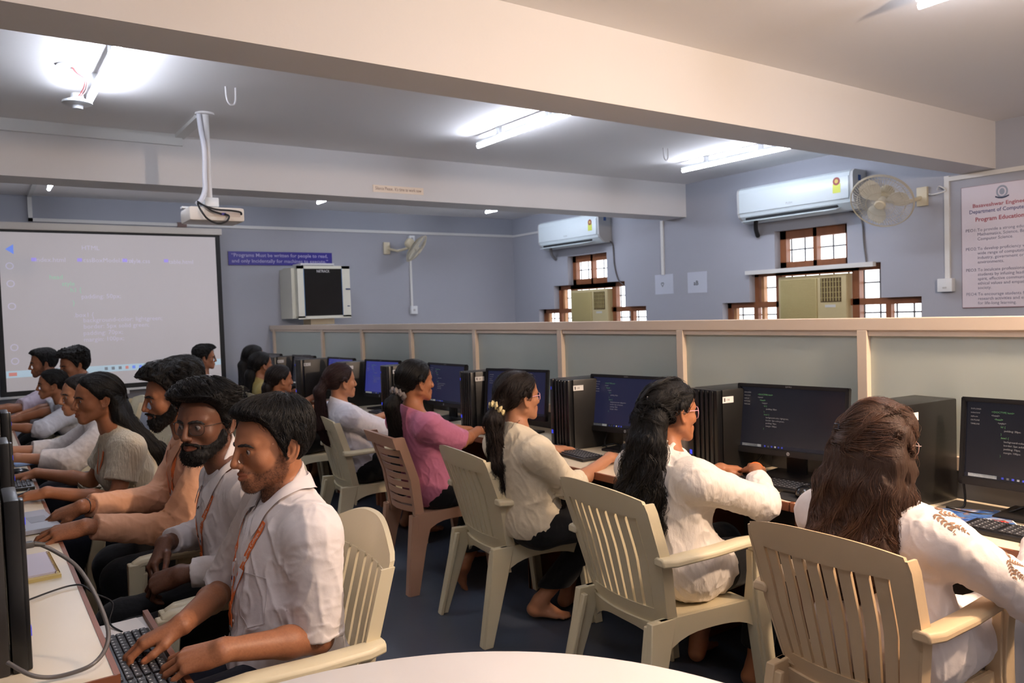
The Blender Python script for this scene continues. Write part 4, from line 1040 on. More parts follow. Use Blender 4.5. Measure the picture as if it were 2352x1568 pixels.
def close_holes(F, n):
    a = F.ravel(); b = np.roll(F, -1, axis=1).ravel(); key = a * n + b; rev = b * n + a
    bd = ~np.isin(rev, key)
    if not bd.any() or bd.sum() > 4000: return F.astype(np.int32)
    nxt = {}
    for x, y in zip(b[bd].tolist(), a[bd].tolist()): nxt.setdefault(x, []).append(y)     # reversed border
    new = []
    for s0 in list(nxt):
        while nxt.get(s0):
            loop = [s0]; c = nxt[s0].pop()
            while c != s0 and len(loop) < 13 and nxt.get(c): loop.append(c); c = nxt[c].pop()
            if c != s0: break
            if len(loop) in (4, 6, 8, 10, 12):
                for k in range(1, len(loop) - 2, 2): new.append((loop[0], loop[k], loop[k + 1], loop[k + 2]))
    if new: F = np.concatenate([F, np.array(new, dtype=np.int64)])
    return F.astype(np.int32)

class Sdf:
    def __init__(s, lip=1.): s.it = []; s.disp = None; s.dband = .03; s.clips = []; s.lip = lip
    def add(s, fn, c, R, k=.02, op='u'): s.it.append((fn, np.asarray(c, dtype=f32), float(R), k, op)); return s
    def cone(s, a, b, r1, r2, k=.02):
        a = np.asarray(a, dtype=f32); b = np.asarray(b, dtype=f32)
        return s.add(lambda P: cone(P, a, b, r1, r2), (a + b) / 2, np.linalg.norm(b - a) / 2 + max(r1, r2), k)
    def ell(s, c, r, R=None, k=.03): return s.add(lambda P: ell(P, c, r, R), c, max(r), k)
    def clip(s, p, n, k=0., rad=None): s.clips.append((np.asarray(p, dtype=f32), nrm(n), k, rad)); return s      # keep the side opposite to n (only within rad)
    @staticmethod
    def cut(D, P, p, n, k, rad):
        v = (P - p) @ n
        if rad: v = np.minimum(v, rad - np.sqrt(((P - p) ** 2).sum(1)))
        return smax(D, v, k)
    def comb(s, D, d, k, op): return smin(D, d, k) if op == 'u' else smax(D, -d, k)
    def fin(s, P, D):
        if s.disp is not None:
            m = np.abs(D) < s.dband
            if m.any(): D = D.copy(); D[m] += s.disp(P[m])
        for p, n, k, rad in s.clips: D = s.cut(D, P, p, n, k, rad)
        return D
    def __call__(s, P):
        P = np.asarray(P, dtype=f32); D = np.full(len(P), 9., dtype=f32)
        for fn, c, R, k, op in s.it:
            m = ((P - c) ** 2).sum(1) < (R + .12) ** 2
            if m.any(): D[m] = s.comb(D[m], fn(P[m]), k, op)
        return s.fin(P, D)
    def mesh(s, vox):
        lo = np.min([c - R for fn, c, R, k, op in s.it if op == 'u'], axis=0) - 3 * vox
        hi = np.max([c + R for fn, c, R, k, op in s.it if op == 'u'], axis=0) + 3 * vox
        B = 8; bs = B * vox; nb = np.ceil((hi - lo) / bs).astype(int) + 1
        G = np.stack(np.meshgrid(*[np.arange(n) for n in nb], indexing='ij'), -1).reshape(-1, 3)
        Cn = (lo + (G + .5) * bs).astype(f32); half = bs * .87
        D = np.full(len(Cn), 9., dtype=f32)
        for fn, c, R, k, op in s.it:
            m = ((Cn - c) ** 2).sum(1) < (R + half * 2 + k) ** 2
            if m.any(): D[m] = s.comb(D[m], fn(Cn[m]), k, op)
        for p, n, k, rad in s.clips: D = s.cut(D, Cn, p, n, k, rad)
        keep = np.abs(D) < (half * 1.5 + .006) * s.lip; G = G[keep]; Cn = Cn[keep]; n = len(G)
        ax = np.arange(B + 1) * vox
        off = np.stack(np.meshgrid(ax, ax, ax, indexing='ij'), -1).reshape(-1, 3).astype(f32)
        base = (lo + G * bs).astype(f32); NP = len(off)
        V = np.full((n, NP), 9., dtype=f32)
        for fn, c, R, k, op in s.it:
            m = ((Cn - c) ** 2).sum(1) < (R + half + k + .01) ** 2
            ii = np.nonzero(m)[0]
            if len(ii):
                dc = fn(Cn[ii]); ii = ii[dc < (half * 1.4 + k + .012) * s.lip]
            if not len(ii): continue
            for q in range(0, len(ii), 3000):
                jj = ii[q:q + 3000]
                P = (base[jj][:, None, :] + off[None]).reshape(-1, 3)
                V[jj] = s.comb(V[jj].ravel(), fn(P), k, op).reshape(len(jj), NP)
        if s.disp is not None or s.clips:
            for q in range(0, n, 3000):
                P = (base[q:q + 3000][:, None, :] + off[None]).reshape(-1, 3)
                V[q:q + 3000] = s.fin(P, V[q:q + 3000].ravel()).reshape(-1, NP)
        V = V.reshape(n, B + 1, B + 1, B + 1); S = V < 0
        def cor(X, a, b, c): return X[:, a:a + B, b:b + B, c:c + B]
        cnt = sum(cor(S, a, b, c).astype(np.int8) for a in (0, 1) for b in (0, 1) for c in (0, 1))
        bi, i, j, k = np.nonzero((cnt > 0) & (cnt < 8))
        if not len(bi): return np.zeros((0, 3), f32), np.zeros((0, 4), np.int32)
        vals = np.stack([V[bi, i + a, j + b, k + c] for a in (0, 1) for b in (0, 1) for c in (0, 1)], 1)
        offs = np.array([(a, b, c) for a in (0, 1) for b in (0, 1) for c in (0, 1)], dtype=f32)
        acc = np.zeros((len(bi), 3), f32); num = np.zeros(len(bi), f32)
        for u in range(8):
            for v in range(u + 1, 8):
                if abs(offs[u] - offs[v]).sum() != 1: continue
                x, y = vals[:, u], vals[:, v]; m = (x < 0) != (y < 0)
                t = np.where(m, x / np.where(m, x - y, 1), 0)
                acc += np.where(m[:, None], offs[u] + t[:, None] * (offs[v] - offs[u]), 0); num += m
        cell = G[bi] * B + np.stack([i, j, k], 1); dims = nb * B + 2
        verts = lo + (cell + acc / num[:, None]) * vox
        cid = ((cell[:, 0] + 1) * dims[1] + cell[:, 1] + 1) * dims[2] + cell[:, 2] + 1
        o = np.argsort(cid); cs = cid[o]; F = []
        st = [dims[1] * dims[2], dims[2], 1]
        for a in range(3):
            b, c = (a + 1) % 3, (a + 2) % 3
            S0 = S[:, :B, :B, :B]; sl = [slice(0, B)] * 3; sl[a] = slice(1, B + 1); S1 = S[:, sl[0], sl[1], sl[2]]
            bi, i, j, k = np.nonzero(S0 != S1)
            cell = G[bi] * B + np.stack([i, j, k], 1)
            q = ((cell[:, 0] + 1) * dims[1] + cell[:, 1] + 1) * dims[2] + cell[:, 2] + 1
            Q = np.stack([q - st[b] - st[c], q - st[c], q, q - st[b]], 1)
            ins = S0[bi, i, j, k]; Q[~ins] = Q[~ins][:, ::-1]
            pos = np.clip(np.searchsorted(cs, Q), 0, len(cs) - 1); ok = (cs[pos] == Q).all(1)
            F.append(o[pos[ok]])
        return verts.astype(f32), close_holes(np.concatenate(F).astype(np.int64), len(verts))
    def grad(s, P, e=.0015):
        T = np.array([(1, -1, -1), (-1, -1, 1), (-1, 1, -1), (1, 1, 1)], dtype=f32)
        g = sum(t * s(P + t * e)[:, None] for t in T); l = np.maximum(1e-9, np.linalg.norm(g, axis=1))[:, None]; s.gm = l[:, 0] / (4 * e)
        return g / l
    def project(s, P, off=0., it=6):
        P = np.array(P, dtype=f32)
        for _ in range(it): g = s.grad(P); P = P - g * ((s(P) - off) / np.maximum(s.gm, .6))[:, None] * .9
        return P

# ------------------------------------------------------------------ head
class Head:
    """local frame: x to the person's left, y forward, z up; origin between the eyes' height and the ears"""
    def __init__(s, c, yaw, pitch, roll, face, scale=1., female=False, jaw=1., ears=1.12):
        s.c = A(*c); s.s = scale; s.f = female; s.es = ears
        R = (Matrix.Rotation(math.radians(face + yaw), 3, 'Z') @ Matrix.Rotation(math.radians(-pitch), 3, 'X') @ Matrix.Rotation(math.radians(roll), 3, 'Y'))
        # face angle: direction of +y; local x is to the person's right here
        s.R = np.array(R, dtype=f32); s.jaw = jaw
    def L(s, P): return ((P - s.c) @ s.R) / s.s
    def W(s, p): return s.c + s.R @ (np.asarray(p, dtype=f32) * s.s)
    def __call__(s, P): return s.local(s.L(P)) * s.s
    def local(s, p):
        q = np.abs(p * A(1, 0, 0)) + p * A(0, 1, 1)          # mirror
        fm = s.f; j = s.jaw
        d = ell(p, (0, -.014, .033), (.0735, .094, .080))
        d = smin(d, ell(p, (0, .030, .034), (.060, .053, .052)), .03)
        d = smin(d, ell(p, (0, .026, -.028), (.057 if fm else .059, .054, .066)), .03)
        d = smin(d, cone(q, (.052 * j, -.002, -.054), (.016 * j, .064, -.097), .0195, .0175), .03)
        d = smin(d, cone(q, (.058, -.008, -.010), (.050 * j, -.004, -.055), .016, .016), .02)
        d = smin(d, ball(p, (0, .074, -.099), .0145 if fm else .0165), .02)
        d = smin(d, ball(q, (.043, .053, -.026), .021), .022)
        d = smin(d, cone(q, (.010, .0855, .018), (.046, .067, .017), .0075 if fm else .0095, .008), .016)
        d = smin(d, ell(p, (0, .076, -.068), (.027, .019, .022)), .016)
        # eye sockets and lids
        d = smax(d, -ell(q, (.0315, .092, -.003), (.017, .014, .0105)), .014)
        d = smin(d, ball(q, (.0315, .0705, -.003), .0142), .004)
        d = smax(d, -ell(q, (.0320, .0870, -.0035), (.0160, .0090, .0056)), .002)
        # nose
        n = cone(p, (0, .0885 if fm else .0915, .010), (0, .1065 if fm else .1085, -.0345), .0070, .0096)
        n = smin(n, ball(q, (.0120, .0970, -.0390), .0086), .008)
        n = smin(n, cone(p, (0, .106, -.037), (0, .088, -.046), .007, .006), .006)
        n = smax(n, -ell(q, (.0065, .1015, -.0478), (.0036, .006, .004)), .003)
        d = smin(d, n, .010)
        # lips
        d = smin(d, s.lips(p), .004)
        d = smax(d, -cone(q, (0, .102, -.0672), (.022, .0875, -.0668), .0016, .0012), .002)
        d = smin(d, s.ear(q), .006)
        return d
    def lips(s, p):
        q = np.abs(p * A(1, 0, 0)) + p * A(0, 1, 1)
        u = cone(q, (.004, .0952, -.0622), (.022, .0848, -.0662), .0058, .0028)
        return smin(u, cone(q, (0, .0942, -.0732), (.019, .0850, -.0684), .0072, .0032), .002)
    def ear(s, q):
        # tilted frame of the ear
        o = A(.0755, -.010, -.014); ca, sa = math.cos(.22), math.sin(.22)
        e = q - o
        yaw = .42; x = e[:, 0] * math.cos(yaw) + e[:, 1] * math.sin(yaw); y0 = -e[:, 0] * math.sin(yaw) + e[:, 1] * math.cos(yaw)
        k = s.es; x = x / k; y = (y0 * ca + e[:, 2] * sa) / k; z = (-y0 * sa + e[:, 2] * ca) / k
        p = np.stack([x, y, z], 1)
        d = ell(p, (.002, -.002, .004), (.0050, .0165, .0275))
        yy = (y + .002) / .0165; zz = (z - .006) / .0265
        r = np.sqrt(yy * yy + zz * zz); ring = np.sqrt(((r - 1) * .0185) ** 2 + (x - .006) ** 2) - .0034
        ring = np.where((y > .008) & (z < -.002), 1., ring)
        d = smin(d, ring, .003)
        d = smax(d, -ell(p, (.0085, .001, .0015), (.0058, .0082, .0125)), .003)
        r2 = np.sqrt(((y + .001) / .0105) ** 2 + ((z - .006) / .017) ** 2); anti = np.sqrt(((r2 - 1) * .012) ** 2 + (x - .005) ** 2) - .0022
        d = smin(d, np.where(y < .002, anti, 1.), .003)
        d = smin(d, ell(p, (.003, .003, -.0255), (.0045, .0075, .0075)), .004)
        d = smin(d, ell(p, (.0045, .0105, -.003), (.004, .004, .0055)), .003)
        return d * k

def hand_fn(w, d, n, right, sc=1., curl=(18, 32, 22), spread=1., thumb=0., curls=None):
    """w wrist, d direction of the fingers, n normal of the back of the hand"""
    w = np.asarray(w, dtype=f32); d = nrm(d); n = np.asarray(n, dtype=f32); n = nrm(n - d * float(n @ d)); t = np.cross(n, d) if right else np.cross(d, n)
    R = np.stack([t, d, n], 1).astype(f32)
    base = [(.030, .090, .0), (.009, .096, .003), (-.012, .091, .001), (-.031, .081, -.004)]
    seg = [(.042, .026, .020), (.047, .030, .021), (.043, .028, .020), (.033, .021, .018)]
    rad = [(.0098, .0086, .0079, .0066), (.0100, .0088, .0080, .0067), (.0096, .0083, .0076, .0064), (.0086, .0073, .0067, .0057)]
    spr = [7, 1, -5, -13]
    fingers = []; nails = []
    for i in range(4):
        p = A(*base[i]); a = math.radians(spr[i] * spread); fl = 0; ch = [p]; c = curls[i] if curls else curl
        for k in range(3):
            fl += math.radians(c[k] + (i - 1.5) * 2 * (k == 0))
            v = A(math.sin(a) * math.cos(fl), math.cos(a) * math.cos(fl), -math.sin(fl)); p = p + v * seg[i][k]; ch.append(p)
        fingers.append((ch, rad[i]))
        up = A(math.sin(a) * math.sin(fl), math.cos(a) * math.sin(fl), math.cos(fl))
        nails.append((ch[3] - v * .004 + up * rad[i][3] * .8, v, up))
    th = [A(.019, .022, -.008), A(.044 + thumb * .3, .050, -.018), A(.055 + thumb * .6, .079, -.026 - abs(thumb) * .2), A(.056 + thumb, .102, -.032)]
    v = nrm(th[3] - th[2]); nails.append((th[3] - v * .004 + nrm(A(.6, 0, .8)) * .0066, v, nrm(A(.6, 0, .8))))
    def fn(P):
        q = ((P - w) @ R) / sc
        D = cone(q, (.017, 0, 0), base[0], .0195, .0128)
        D = smin(D, cone(q, (.006, 0, .001), base[1], .019, .0130), .012)
        D = smin(D, cone(q, (-.008, 0, 0), base[2], .0185, .0125), .012)
        D = smin(D, cone(q, (-.016, 0, -.001), base[3], .017, .0112), .012)
        D = smin(D, ell(q, (.020, .042, -.011), (.016, .032, .013)), .012)
        D = smin(D, ell(q, (-.024, .035, -.010), (.011, .03, .011)), .012)
        T = smin(cone(q, th[0], th[1], .0150, .0122), smin(cone(q, th[1], th[2], .0118, .0098), cone(q, th[2], th[3], .0100, .0080), .003), .006)
        D = smin(D, T, .010)
        Fd = None
        for ch, r in fingers:
            x = cone(q, ch[0], ch[1], r[0], r[1])
            x = smin(x, cone(q, ch[1], ch[2], r[1] * 1.02, r[2]), .002); x = smin(x, cone(q, ch[2], ch[3], r[2] * 1.02, r[3]), .002)
            D = smin(D, x, .005) if Fd is None else smin(D, x, .003); Fd = 1
        return D * sc
    def nail(P):
        q = ((P - w) @ R) / sc; m = np.zeros(len(P), bool)
        for c, v, u in nails:
            e = q - c; a = e @ v; b = e @ u; l2 = (e * e).sum(1) - a * a - b * b
            m |= ((a / .0075) ** 2 + l2 / .0055 ** 2 < 1) & (b > -.004) & (np.abs(b) < .007)
        return m
    return fn, nail, w + R @ A(0, .09 * sc, 0)

def foot_fn(ankle, d, right, sc=1.):
    a = np.asarray(ankle, dtype=f32); d = nrm(d); u = A(0, 0, 1); u = nrm(u - d * float(u @ d)); s_ = np.cross(d, u) if not right else np.cross(u, d)
    R = np.stack([s_, d, u], 1).astype(f32)      # x towards the big toe
    def fn(P):
        q = ((P - a) @ R) / sc
        D = ball(q, (0, -.035, -.05), .030)
        D = smin(D, cone(q, (0, 0, 0), (0, -.02, -.04), .034, .032), .03)
        D = smin(D, cone(q, (0, 0, -.015), (.012, .105, -.062), .034, .018), .03)
        D = smin(D, cone(q, (-.008, -.01, -.05), (-.028, .09, -.066), .026, .014), .03)
        for i, (x, y, r) in enumerate(((.026, .155, .0125), (.007, .160, .0092), (-.009, .152, .0085), (-.023, .142, .0078), (-.036, .128, .0072))):
            D = smin(D, cone(q, (x * .75, .10, -.062), (x, y, -.072 + r * .2), .0125, r), .006)
        return D * sc
    return fn, a + R @ A(0, .06 * sc, -.03)

def ik(S, W, a, b, hint):
    S = np.asarray(S, dtype=f32); W = np.asarray(W, dtype=f32); v = W - S; L = float(np.linalg.norm(v))
    if L > (a + b) * .995: k = L / ((a + b) * .995); a *= k; b *= k
    x = (a * a - b * b + L * L) / (2 * L); h = math.sqrt(max(0, a * a - x * x)); u = v / L
    hn = np.asarray(hint, dtype=f32); hn = nrm(hn - u * float(hn @ u))
    return S + u * x + hn * h

# ------------------------------------------------------------------ strands
def strand_mesh(L, r0, r1=None, sides=3):
    """L: (steps, strands, 3) polylines -> thin tapering tubes"""
    n, m, _ = L.shape
    T = np.gradient(L, axis=0); T /= np.maximum(1e-9, np.linalg.norm(T, axis=2))[..., None]
    ref = np.zeros_like(T); ref[..., 0] = .35; ref[..., 1] = .53; ref[..., 2] = .77
    U = np.cross(T, ref); U /= np.maximum(1e-9, np.linalg.norm(U, axis=2))[..., None]; W = np.cross(T, U)
    t = np.linspace(0, 1, n)[:, None]
    rr = np.asarray(r0)[None] if np.ndim(r0) else np.full((1, m), r0)
    rad = rr * np.clip(np.minimum(t * 6 + .4, (1 - t) * 3 + .15), 0, 1)
    ring = [L + (U * math.cos(a) + W * math.sin(a)) * rad[..., None] for a in [2 * PI * i / sides for i in range(sides)]]
    V = np.stack(ring, 2).reshape(-1, 3)           # index = (i*m + j)*sides + k
    i, j, k = np.meshgrid(np.arange(n - 1), np.arange(m), np.arange(sides), indexing='ij')
    a = (i * m + j) * sides + k; b = (i * m + j) * sides + (k + 1) % sides; c = ((i + 1) * m + j) * sides
    F = np.stack([a, b, c + (k + 1) % sides, c + k], -1).reshape(-1, 4)
    return V.astype(f32), F.astype(np.int32)

def comb(sd, seeds, field, n, step, off=.001, rng=None, wob=.25):
    P = np.array(seeds, dtype=f32); out = [P.copy()]; m = len(P)
    offs = off if np.ndim(off) else np.full(m, off, dtype=f32)
    side = rng.normal(0, wob, (m, 3)).astype(f32)
    for i in range(n):
        v = field(P, i) + side * (.6 + .4 * math.sin(i * .9)); g = sd.grad(P, .002); gm = np.maximum(sd.gm, .6)
        v = v - g * (v * g).sum(1)[:, None]; v /= np.maximum(1e-6, np.linalg.norm(v, axis=1))[:, None]
        P = P + v * step; d = np.clip((sd(P) - offs) / gm, -.008, .008); P = P - g * d[:, None] * .8
        out.append(P.copy())
    return np.stack(out)

def join(*parts):
    V = []; F = []; k = 0
    for v, f in parts: V.append(v); F.append(f + k); k += len(v)
    return np.concatenate(V), np.concatenate(F)
# ------------------------------------------------------------------ person materials
def skin_material(name, rgb):
    m = mat(name, rgb, .48, bump=.05, bscale=260, spec=.4, sss=.06)
    n = m.node_tree.nodes; l = m.node_tree.links; b = n['Principled BSDF']
    at = n.new('ShaderNodeAttribute'); at.attribute_name = 'tint'
    mx = n.new('ShaderNodeMix'); mx.data_type = 'RGBA'; mx.blend_type = 'MULTIPLY'; mx.inputs[0].default_value = 1
    ns = n.new('ShaderNodeTexNoise'); ns.inputs['Scale'].default_value = 22; tc = n.new('ShaderNodeTexCoord'); l.new(tc.outputs['Object'], ns.inputs[0])
    m2 = n.new('ShaderNodeMix'); m2.data_type = 'RGBA'; c = srgb(*rgb); m2.inputs[6].default_value = tuple(x * .90 for x in c[:3]) + (1,); m2.inputs[7].default_value = tuple(min(1, x * 1.08) for x in c[:3]) + (1,)
    l.new(ns.outputs[0], m2.inputs[0]); l.new(m2.outputs[2], mx.inputs[6]); l.new(at.outputs['Color'], mx.inputs[7]); l.new(mx.outputs[2], b.inputs['Base Color'])
    return m
BASEH = {}
def hair_material(name, rgb, rough=.34, tip=None):
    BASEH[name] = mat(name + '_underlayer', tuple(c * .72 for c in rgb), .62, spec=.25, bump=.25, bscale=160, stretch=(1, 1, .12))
    m = mat(name, rgb, rough + .10, spec=.4)
    n = m.node_tree.nodes; l = m.node_tree.links; b = n['Principled BSDF']
    gi = n.new('ShaderNodeNewGeometry'); mx = n.new('ShaderNodeMix'); mx.data_type = 'RGBA'; c = srgb(*rgb)
    mx.inputs[6].default_value = tuple(x * .65 for x in c[:3]) + (1,); mx.inputs[7].default_value = tuple(x * 1.45 for x in c[:3]) + (1,)
    l.new(gi.outputs['Random Per Island'], mx.inputs[0]); l.new(mx.outputs[2], b.inputs['Base Color'])
    return m
def cloth(name, rgb, rough=.8, bump=.12, bscale=34, vary=0., sheen=.1, stretch=None, stripes=None):
    return mat(name, rgb, rough, bump=bump, bscale=bscale, vary=vary, sheen=sheen, stretch=stretch, spec=.25)
EYE = None
def eye_material():
    global EYE
    if EYE: return EYE
    m = bpy.data.materials.new('eye'); m.use_nodes = True; n = m.node_tree.nodes; l = m.node_tree.links; b = n['Principled BSDF']; b.inputs['Roughness'].default_value = .12
    tc = n.new('ShaderNodeTexCoord'); sp = n.new('ShaderNodeSeparateXYZ'); l.new(tc.outputs['Object'], sp.inputs[0])
    r = n.new('ShaderNodeValToRGB'); e = r.color_ramp.elements; r.color_ramp.interpolation = 'LINEAR'
    e[0].position = .80; e[0].color = srgb(166, 152, 144); e[1].position = .97; e[1].color = (.004, .003, .003, 1)
    q = e.new(.835); q.color = srgb(166, 152, 144); q = e.new(.85); q.color = srgb(40, 24, 16); q = e.new(.95); q.color = srgb(52, 32, 20)
    mt = n.new('ShaderNodeMath'); mt.operation = 'DIVIDE'; mt.inputs[1].default_value = .0118; l.new(sp.outputs[1], mt.inputs[0]); l.new(mt.outputs[0], r.inputs[0]); l.new(r.outputs[0], b.inputs['Base Color'])
    EYE = m; return m

def Rz(deg): a = math.radians(deg); return A(math.cos(a), math.sin(a), 0)

class Person:
    def __init__(s, label, group, face, hip, neck, head, headang=(0, 0, 0), female=False, hs=1., vox=.004, skin=None, sw=None, bulk=1., seed=1, jaw=1., hipz=.525, neckr=None, ears=1.12, gaze=(0, 6)):
        s.gaze = gaze
        s.face = face; s.F = Rz(face); s.Rt = np.cross(s.F, A(0, 0, 1)); s.female = female; s.vox = vox; s.rng = np.random.default_rng(seed); s.bulk = bulk
        s.H = A(hip[0], hip[1], hipz); s.N = A(*neck); s.kids = []; s.label = label; s.group = group; s.skinm = skin
        s.sw = sw or (.168 if female else .195)
        s.head = Head(head, headang[0], headang[1], headang[2], face - 90, hs, female, jaw, ears)
        s.up = nrm(s.N - s.H); s.fr = nrm(s.F - s.up * float(s.F @ s.up)); s.R3 = np.stack([s.Rt, s.fr, s.up], 1)
        s.Lt = float(np.linalg.norm(s.N - s.H)); s.neckr = neckr or (.046 if female else .056)
        s.loc = A(hip[0], hip[1], 0); s.body = Sdf(); s.arms = {}; s.legs = {}; s.tints = []
        b = s.body; sc = s.sw / .195 * bulk; s.sc = sc
        s.torso(b, 0.)
        hb = s.head.W((0, -.022, -.062))
        s.hb = hb
        b.cone(s.N - s.up * .03, hb, s.neckr * 1.12, s.neckr, .03)
        for sg in (-1, 1): b.cone(s.N + (hb - s.N) * .35 + s.Rt * sg * .02, s.N + s.Rt * sg * s.sw * .72 - s.up * .035, .040, .045, .04)
        h = s.head; b.add(h, h.W((0, 0, 0)), .15 * hs, .022)
    def T(s, lat, fwd, t):
        """torso point: t along the hip-neck line"""
        return s.H + s.up * (t * s.Lt) + s.Rt * lat + s.fr * fwd
    def torso(s, b, o, loose=0.):
        sc = s.sc; fm = s.female; q = lambda a: a * sc + o
        b.ell(s.T(0, -.01, .04), (q(.168 if fm else .165), q(.125), q(.115)), s.R3, .05)
        b.ell(s.T(0, .0, .30), (q(.140) + loose, q(.100) + loose, .12 + o), s.R3, .07)
        b.ell(s.T(0, .0, .56), (q(.152) + loose * .6, q(.108) + loose * .6, .15 + o), s.R3, .06)
        b.ell(s.T(0, .002, .78), (q(.160), q(.102), .115 + o), s.R3, .05)
        b.cone(s.T(-s.sw * .80, -.005, .90), s.T(s.sw * .80, -.005, .90), .054 * (sc ** .5) + o, .054 * (sc ** .5) + o, .05)
        if fm:
            for sg in (-1, 1): b.ell(s.T(sg * .068, .080, .66), (.058 + o, .052 + o, .058 + o), s.R3, .05)
    def arm(s, side, wrist, hint=None, elbow=None, hand=None, sh=None, lens=(.285, .255), hsc=None):
        """side +1 right, -1 left"""
        S = s.T(side * s.sw, -.005, .90) if sh is None else A(*sh)
        k = .9 if s.female else 1.
        W = A(*wrist)
        E = A(*elbow) if elbow is not None else ik(S, W, lens[0] * (.96 if s.female else 1), lens[1] * (.96 if s.female else 1), s.Rt * side * .5 + A(0, 0, -1) if hint is None else hint)
        s.arms[side] = (S, E, W); b = s.body; r = k * s.bulk ** .5
        b.cone(S, E, .047 * r, .037 * r, .03); b.cone(E, E + (W - E) * .35, .038 * r, .038 * r, .015); b.cone(E + (W - E) * .35, W, .038 * r, .0265 * r, .02)
        if hand:
            kw = dict(hand); d = kw.pop('d'); n = kw.pop('n')
            fn, nail, c = hand_fn(W, d, n, side > 0, (hsc or (.9 if s.female else 1.)), **kw)
            b.add(fn, c, .15, .014); s.tints.append((nail, (1.25, 1.05, 1.0)))
        return s
    def leg(s, side, knee, ankle, foot=None, r=(.088, .062, .054, .037)):
        hj = s.H + s.Rt * side * .09 + A(0, 0, .0); K = A(*knee); An = A(*ankle); s.legs[side] = (hj, K, An); b = s.body
        b.cone(hj, K, r[0] * .92, r[1] * .9, .04); b.cone(K, An, r[2] * .92, r[3] * .92, .02)
        fn, c = foot_fn(An, foot if foot is not None else s.F, side > 0, .92 if s.female else 1.02)
        b.add(fn, c, .14, .02); return s
    def default_legs(s, knee_z=.515, ax=.40, foot=None, spread=.11):
        for sg in (-1, 1):
            K = s.H + s.F * .40 + s.Rt * sg * spread; K[2] = knee_z; An = s.H + s.F * ax + s.Rt * sg * (spread + .01); An[2] = .085; s.leg(sg, K, An, foot)
    # ---- output
    def emit(s, name, V, Fc, m, parent=None, **kw):
        o = mesh_obj(name, V - s.loc, Fc, m, parent or s.root, angle=None, **kw); return o
    def build_body(s, lipc=(.86, .66, .66), stubble=None):
        V, Fc = s.body.mesh(s.vox)
        o = mesh_obj('person', V - s.loc, Fc, s.skinm, None, angle=None); o.location = tuple(float(x) for x in s.loc)
        tag(o, s.label, 'person', s.group); s.root = o
        C = np.ones((len(V), 4), f32); p = s.head.L(V); near = (p * p).sum(1) < .17 ** 2
        if near.any():
            lp = np.full(len(V), 9., f32); lp[near] = s.head.lips(p[near]); m = (lp < .0018) & (np.abs(p[:, 0]) < .024)
            C[m, :3] = lipc
            q = np.abs(p * A(1, 0, 0)) + p * A(0, 1, 1); e = np.full(len(V), 9., f32); e[near] = ell(q[near], (.0320, .0870, -.0035), (.0160, .0090, .0056)); up_ = (q[:, 2] > -.0045) & (np.abs(e) < .0016); C[up_, :3] = (.22, .18, .17); lo_ = (q[:, 2] <= -.0045) & (np.abs(e) < .0010); C[lo_, :3] = (.55, .48, .46)
            if stubble:
                w = np.zeros(len(V), f32); w[near] = beard_region(p[near]); w = np.clip(w * 80 + .45, 0, 1)[:, None] * stubble[0] * (.75 + .5 * vnoise(p * 420)[:, None])
                w[m] = 0; w = np.clip(w, 0, .93); C[:, :3] = C[:, :3] * (1 - w) + np.array(stubble[1], f32) * w
        for fn, c in s.tints:
            m = fn(V); C[m, :3] = c
        at = o.data.color_attributes.new('tint', 'FLOAT_COLOR', 'POINT'); at.data.foreach_set('color', C.ravel())
        # eyes and brows
        if s.vox < .0046:
            for sg in (-1, 1):
                b = bmesh.new(); bmesh.ops.create_uvsphere(b, u_segments=20, v_segments=14, radius=.0118 * s.head.s)
                me = bpy.data.meshes.new('eye'); b.to_mesh(me); b.free(); me.materials.append(eye_material()); me.polygons.foreach_set('use_smooth', np.ones(len(me.polygons), bool))
                e = bpy.data.objects.new('eye', me); COL.objects.link(e); e.parent = o; e.location = tuple(float(x) for x in (s.head.W((sg * .0315, .0728, -.0035)) - s.loc))
                e.rotation_euler = (Matrix(s.head.R.tolist()) @ Euler((math.radians(-s.gaze[1]), 0, math.radians(s.gaze[0]))).to_matrix()).to_euler()
        return o
    def brows(s, m, thick=1.):
        for sg in (-1, 1):
            pts = np.stack([s.head.W((sg * x, .10, z)) for x, z in ((.012, .0135), (.022, .0152), (.034, .0160), (.044, .0132), (.051, .0075))])
            # push back onto the skin along the face direction
            P = pts; fwd = s.head.R[:, 1]
            for _ in range(40):
                d = s.head(P); P = P - fwd * np.maximum(d, 0)[:, None] * .6
            q = Sdf(); rr = np.array([.0026, .0036, .0036, .0028, .0015]) * thick * s.head.s
            for i in range(4): q.cone(P[i], P[i + 1], rr[i], rr[i + 1], .003)
            V, Fc = q.mesh(min(.0016, s.vox * .6)); s.emit('eyebrow', V, Fc, m)
    def hair_obj(s, name, parts, m):
        V, Fc = join(*parts); fm = np.zeros(len(Fc), np.int32); fm[len(parts[0][1]):] = 1
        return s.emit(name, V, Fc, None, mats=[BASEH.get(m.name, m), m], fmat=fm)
    # ---- clothes
    def top(s, m, o=.012, loose=.012, hem=.40, sleeve=1.9, sleeve_o=.013, cuff_o=None, neck=.07, neck_tilt=.5, wr=.004, vox=None, flare=.0, name='shirt', puff=0., wscale=1., front_open=False, skirt=None):
        c = Sdf(1.35); s.torso(c, o, loose)
        c.ell(s.T(0, -.01, .10), (.165 * s.sc + o + loose * .8 + flare, .125 * s.sc + o + loose * .8 + flare, .14), s.R3, .05)
        for sg in (-1, 1): c.cone(s.N + s.up * .02 + s.Rt * sg * .02, s.N + s.Rt * sg * s.sw * .72 - s.up * .035, .044 + o * .6, .047 + o, .04)
        c.cone(s.N - s.up * .03, s.hb, s.neckr * 1.12 + o * .4, s.neckr + .005, .03)
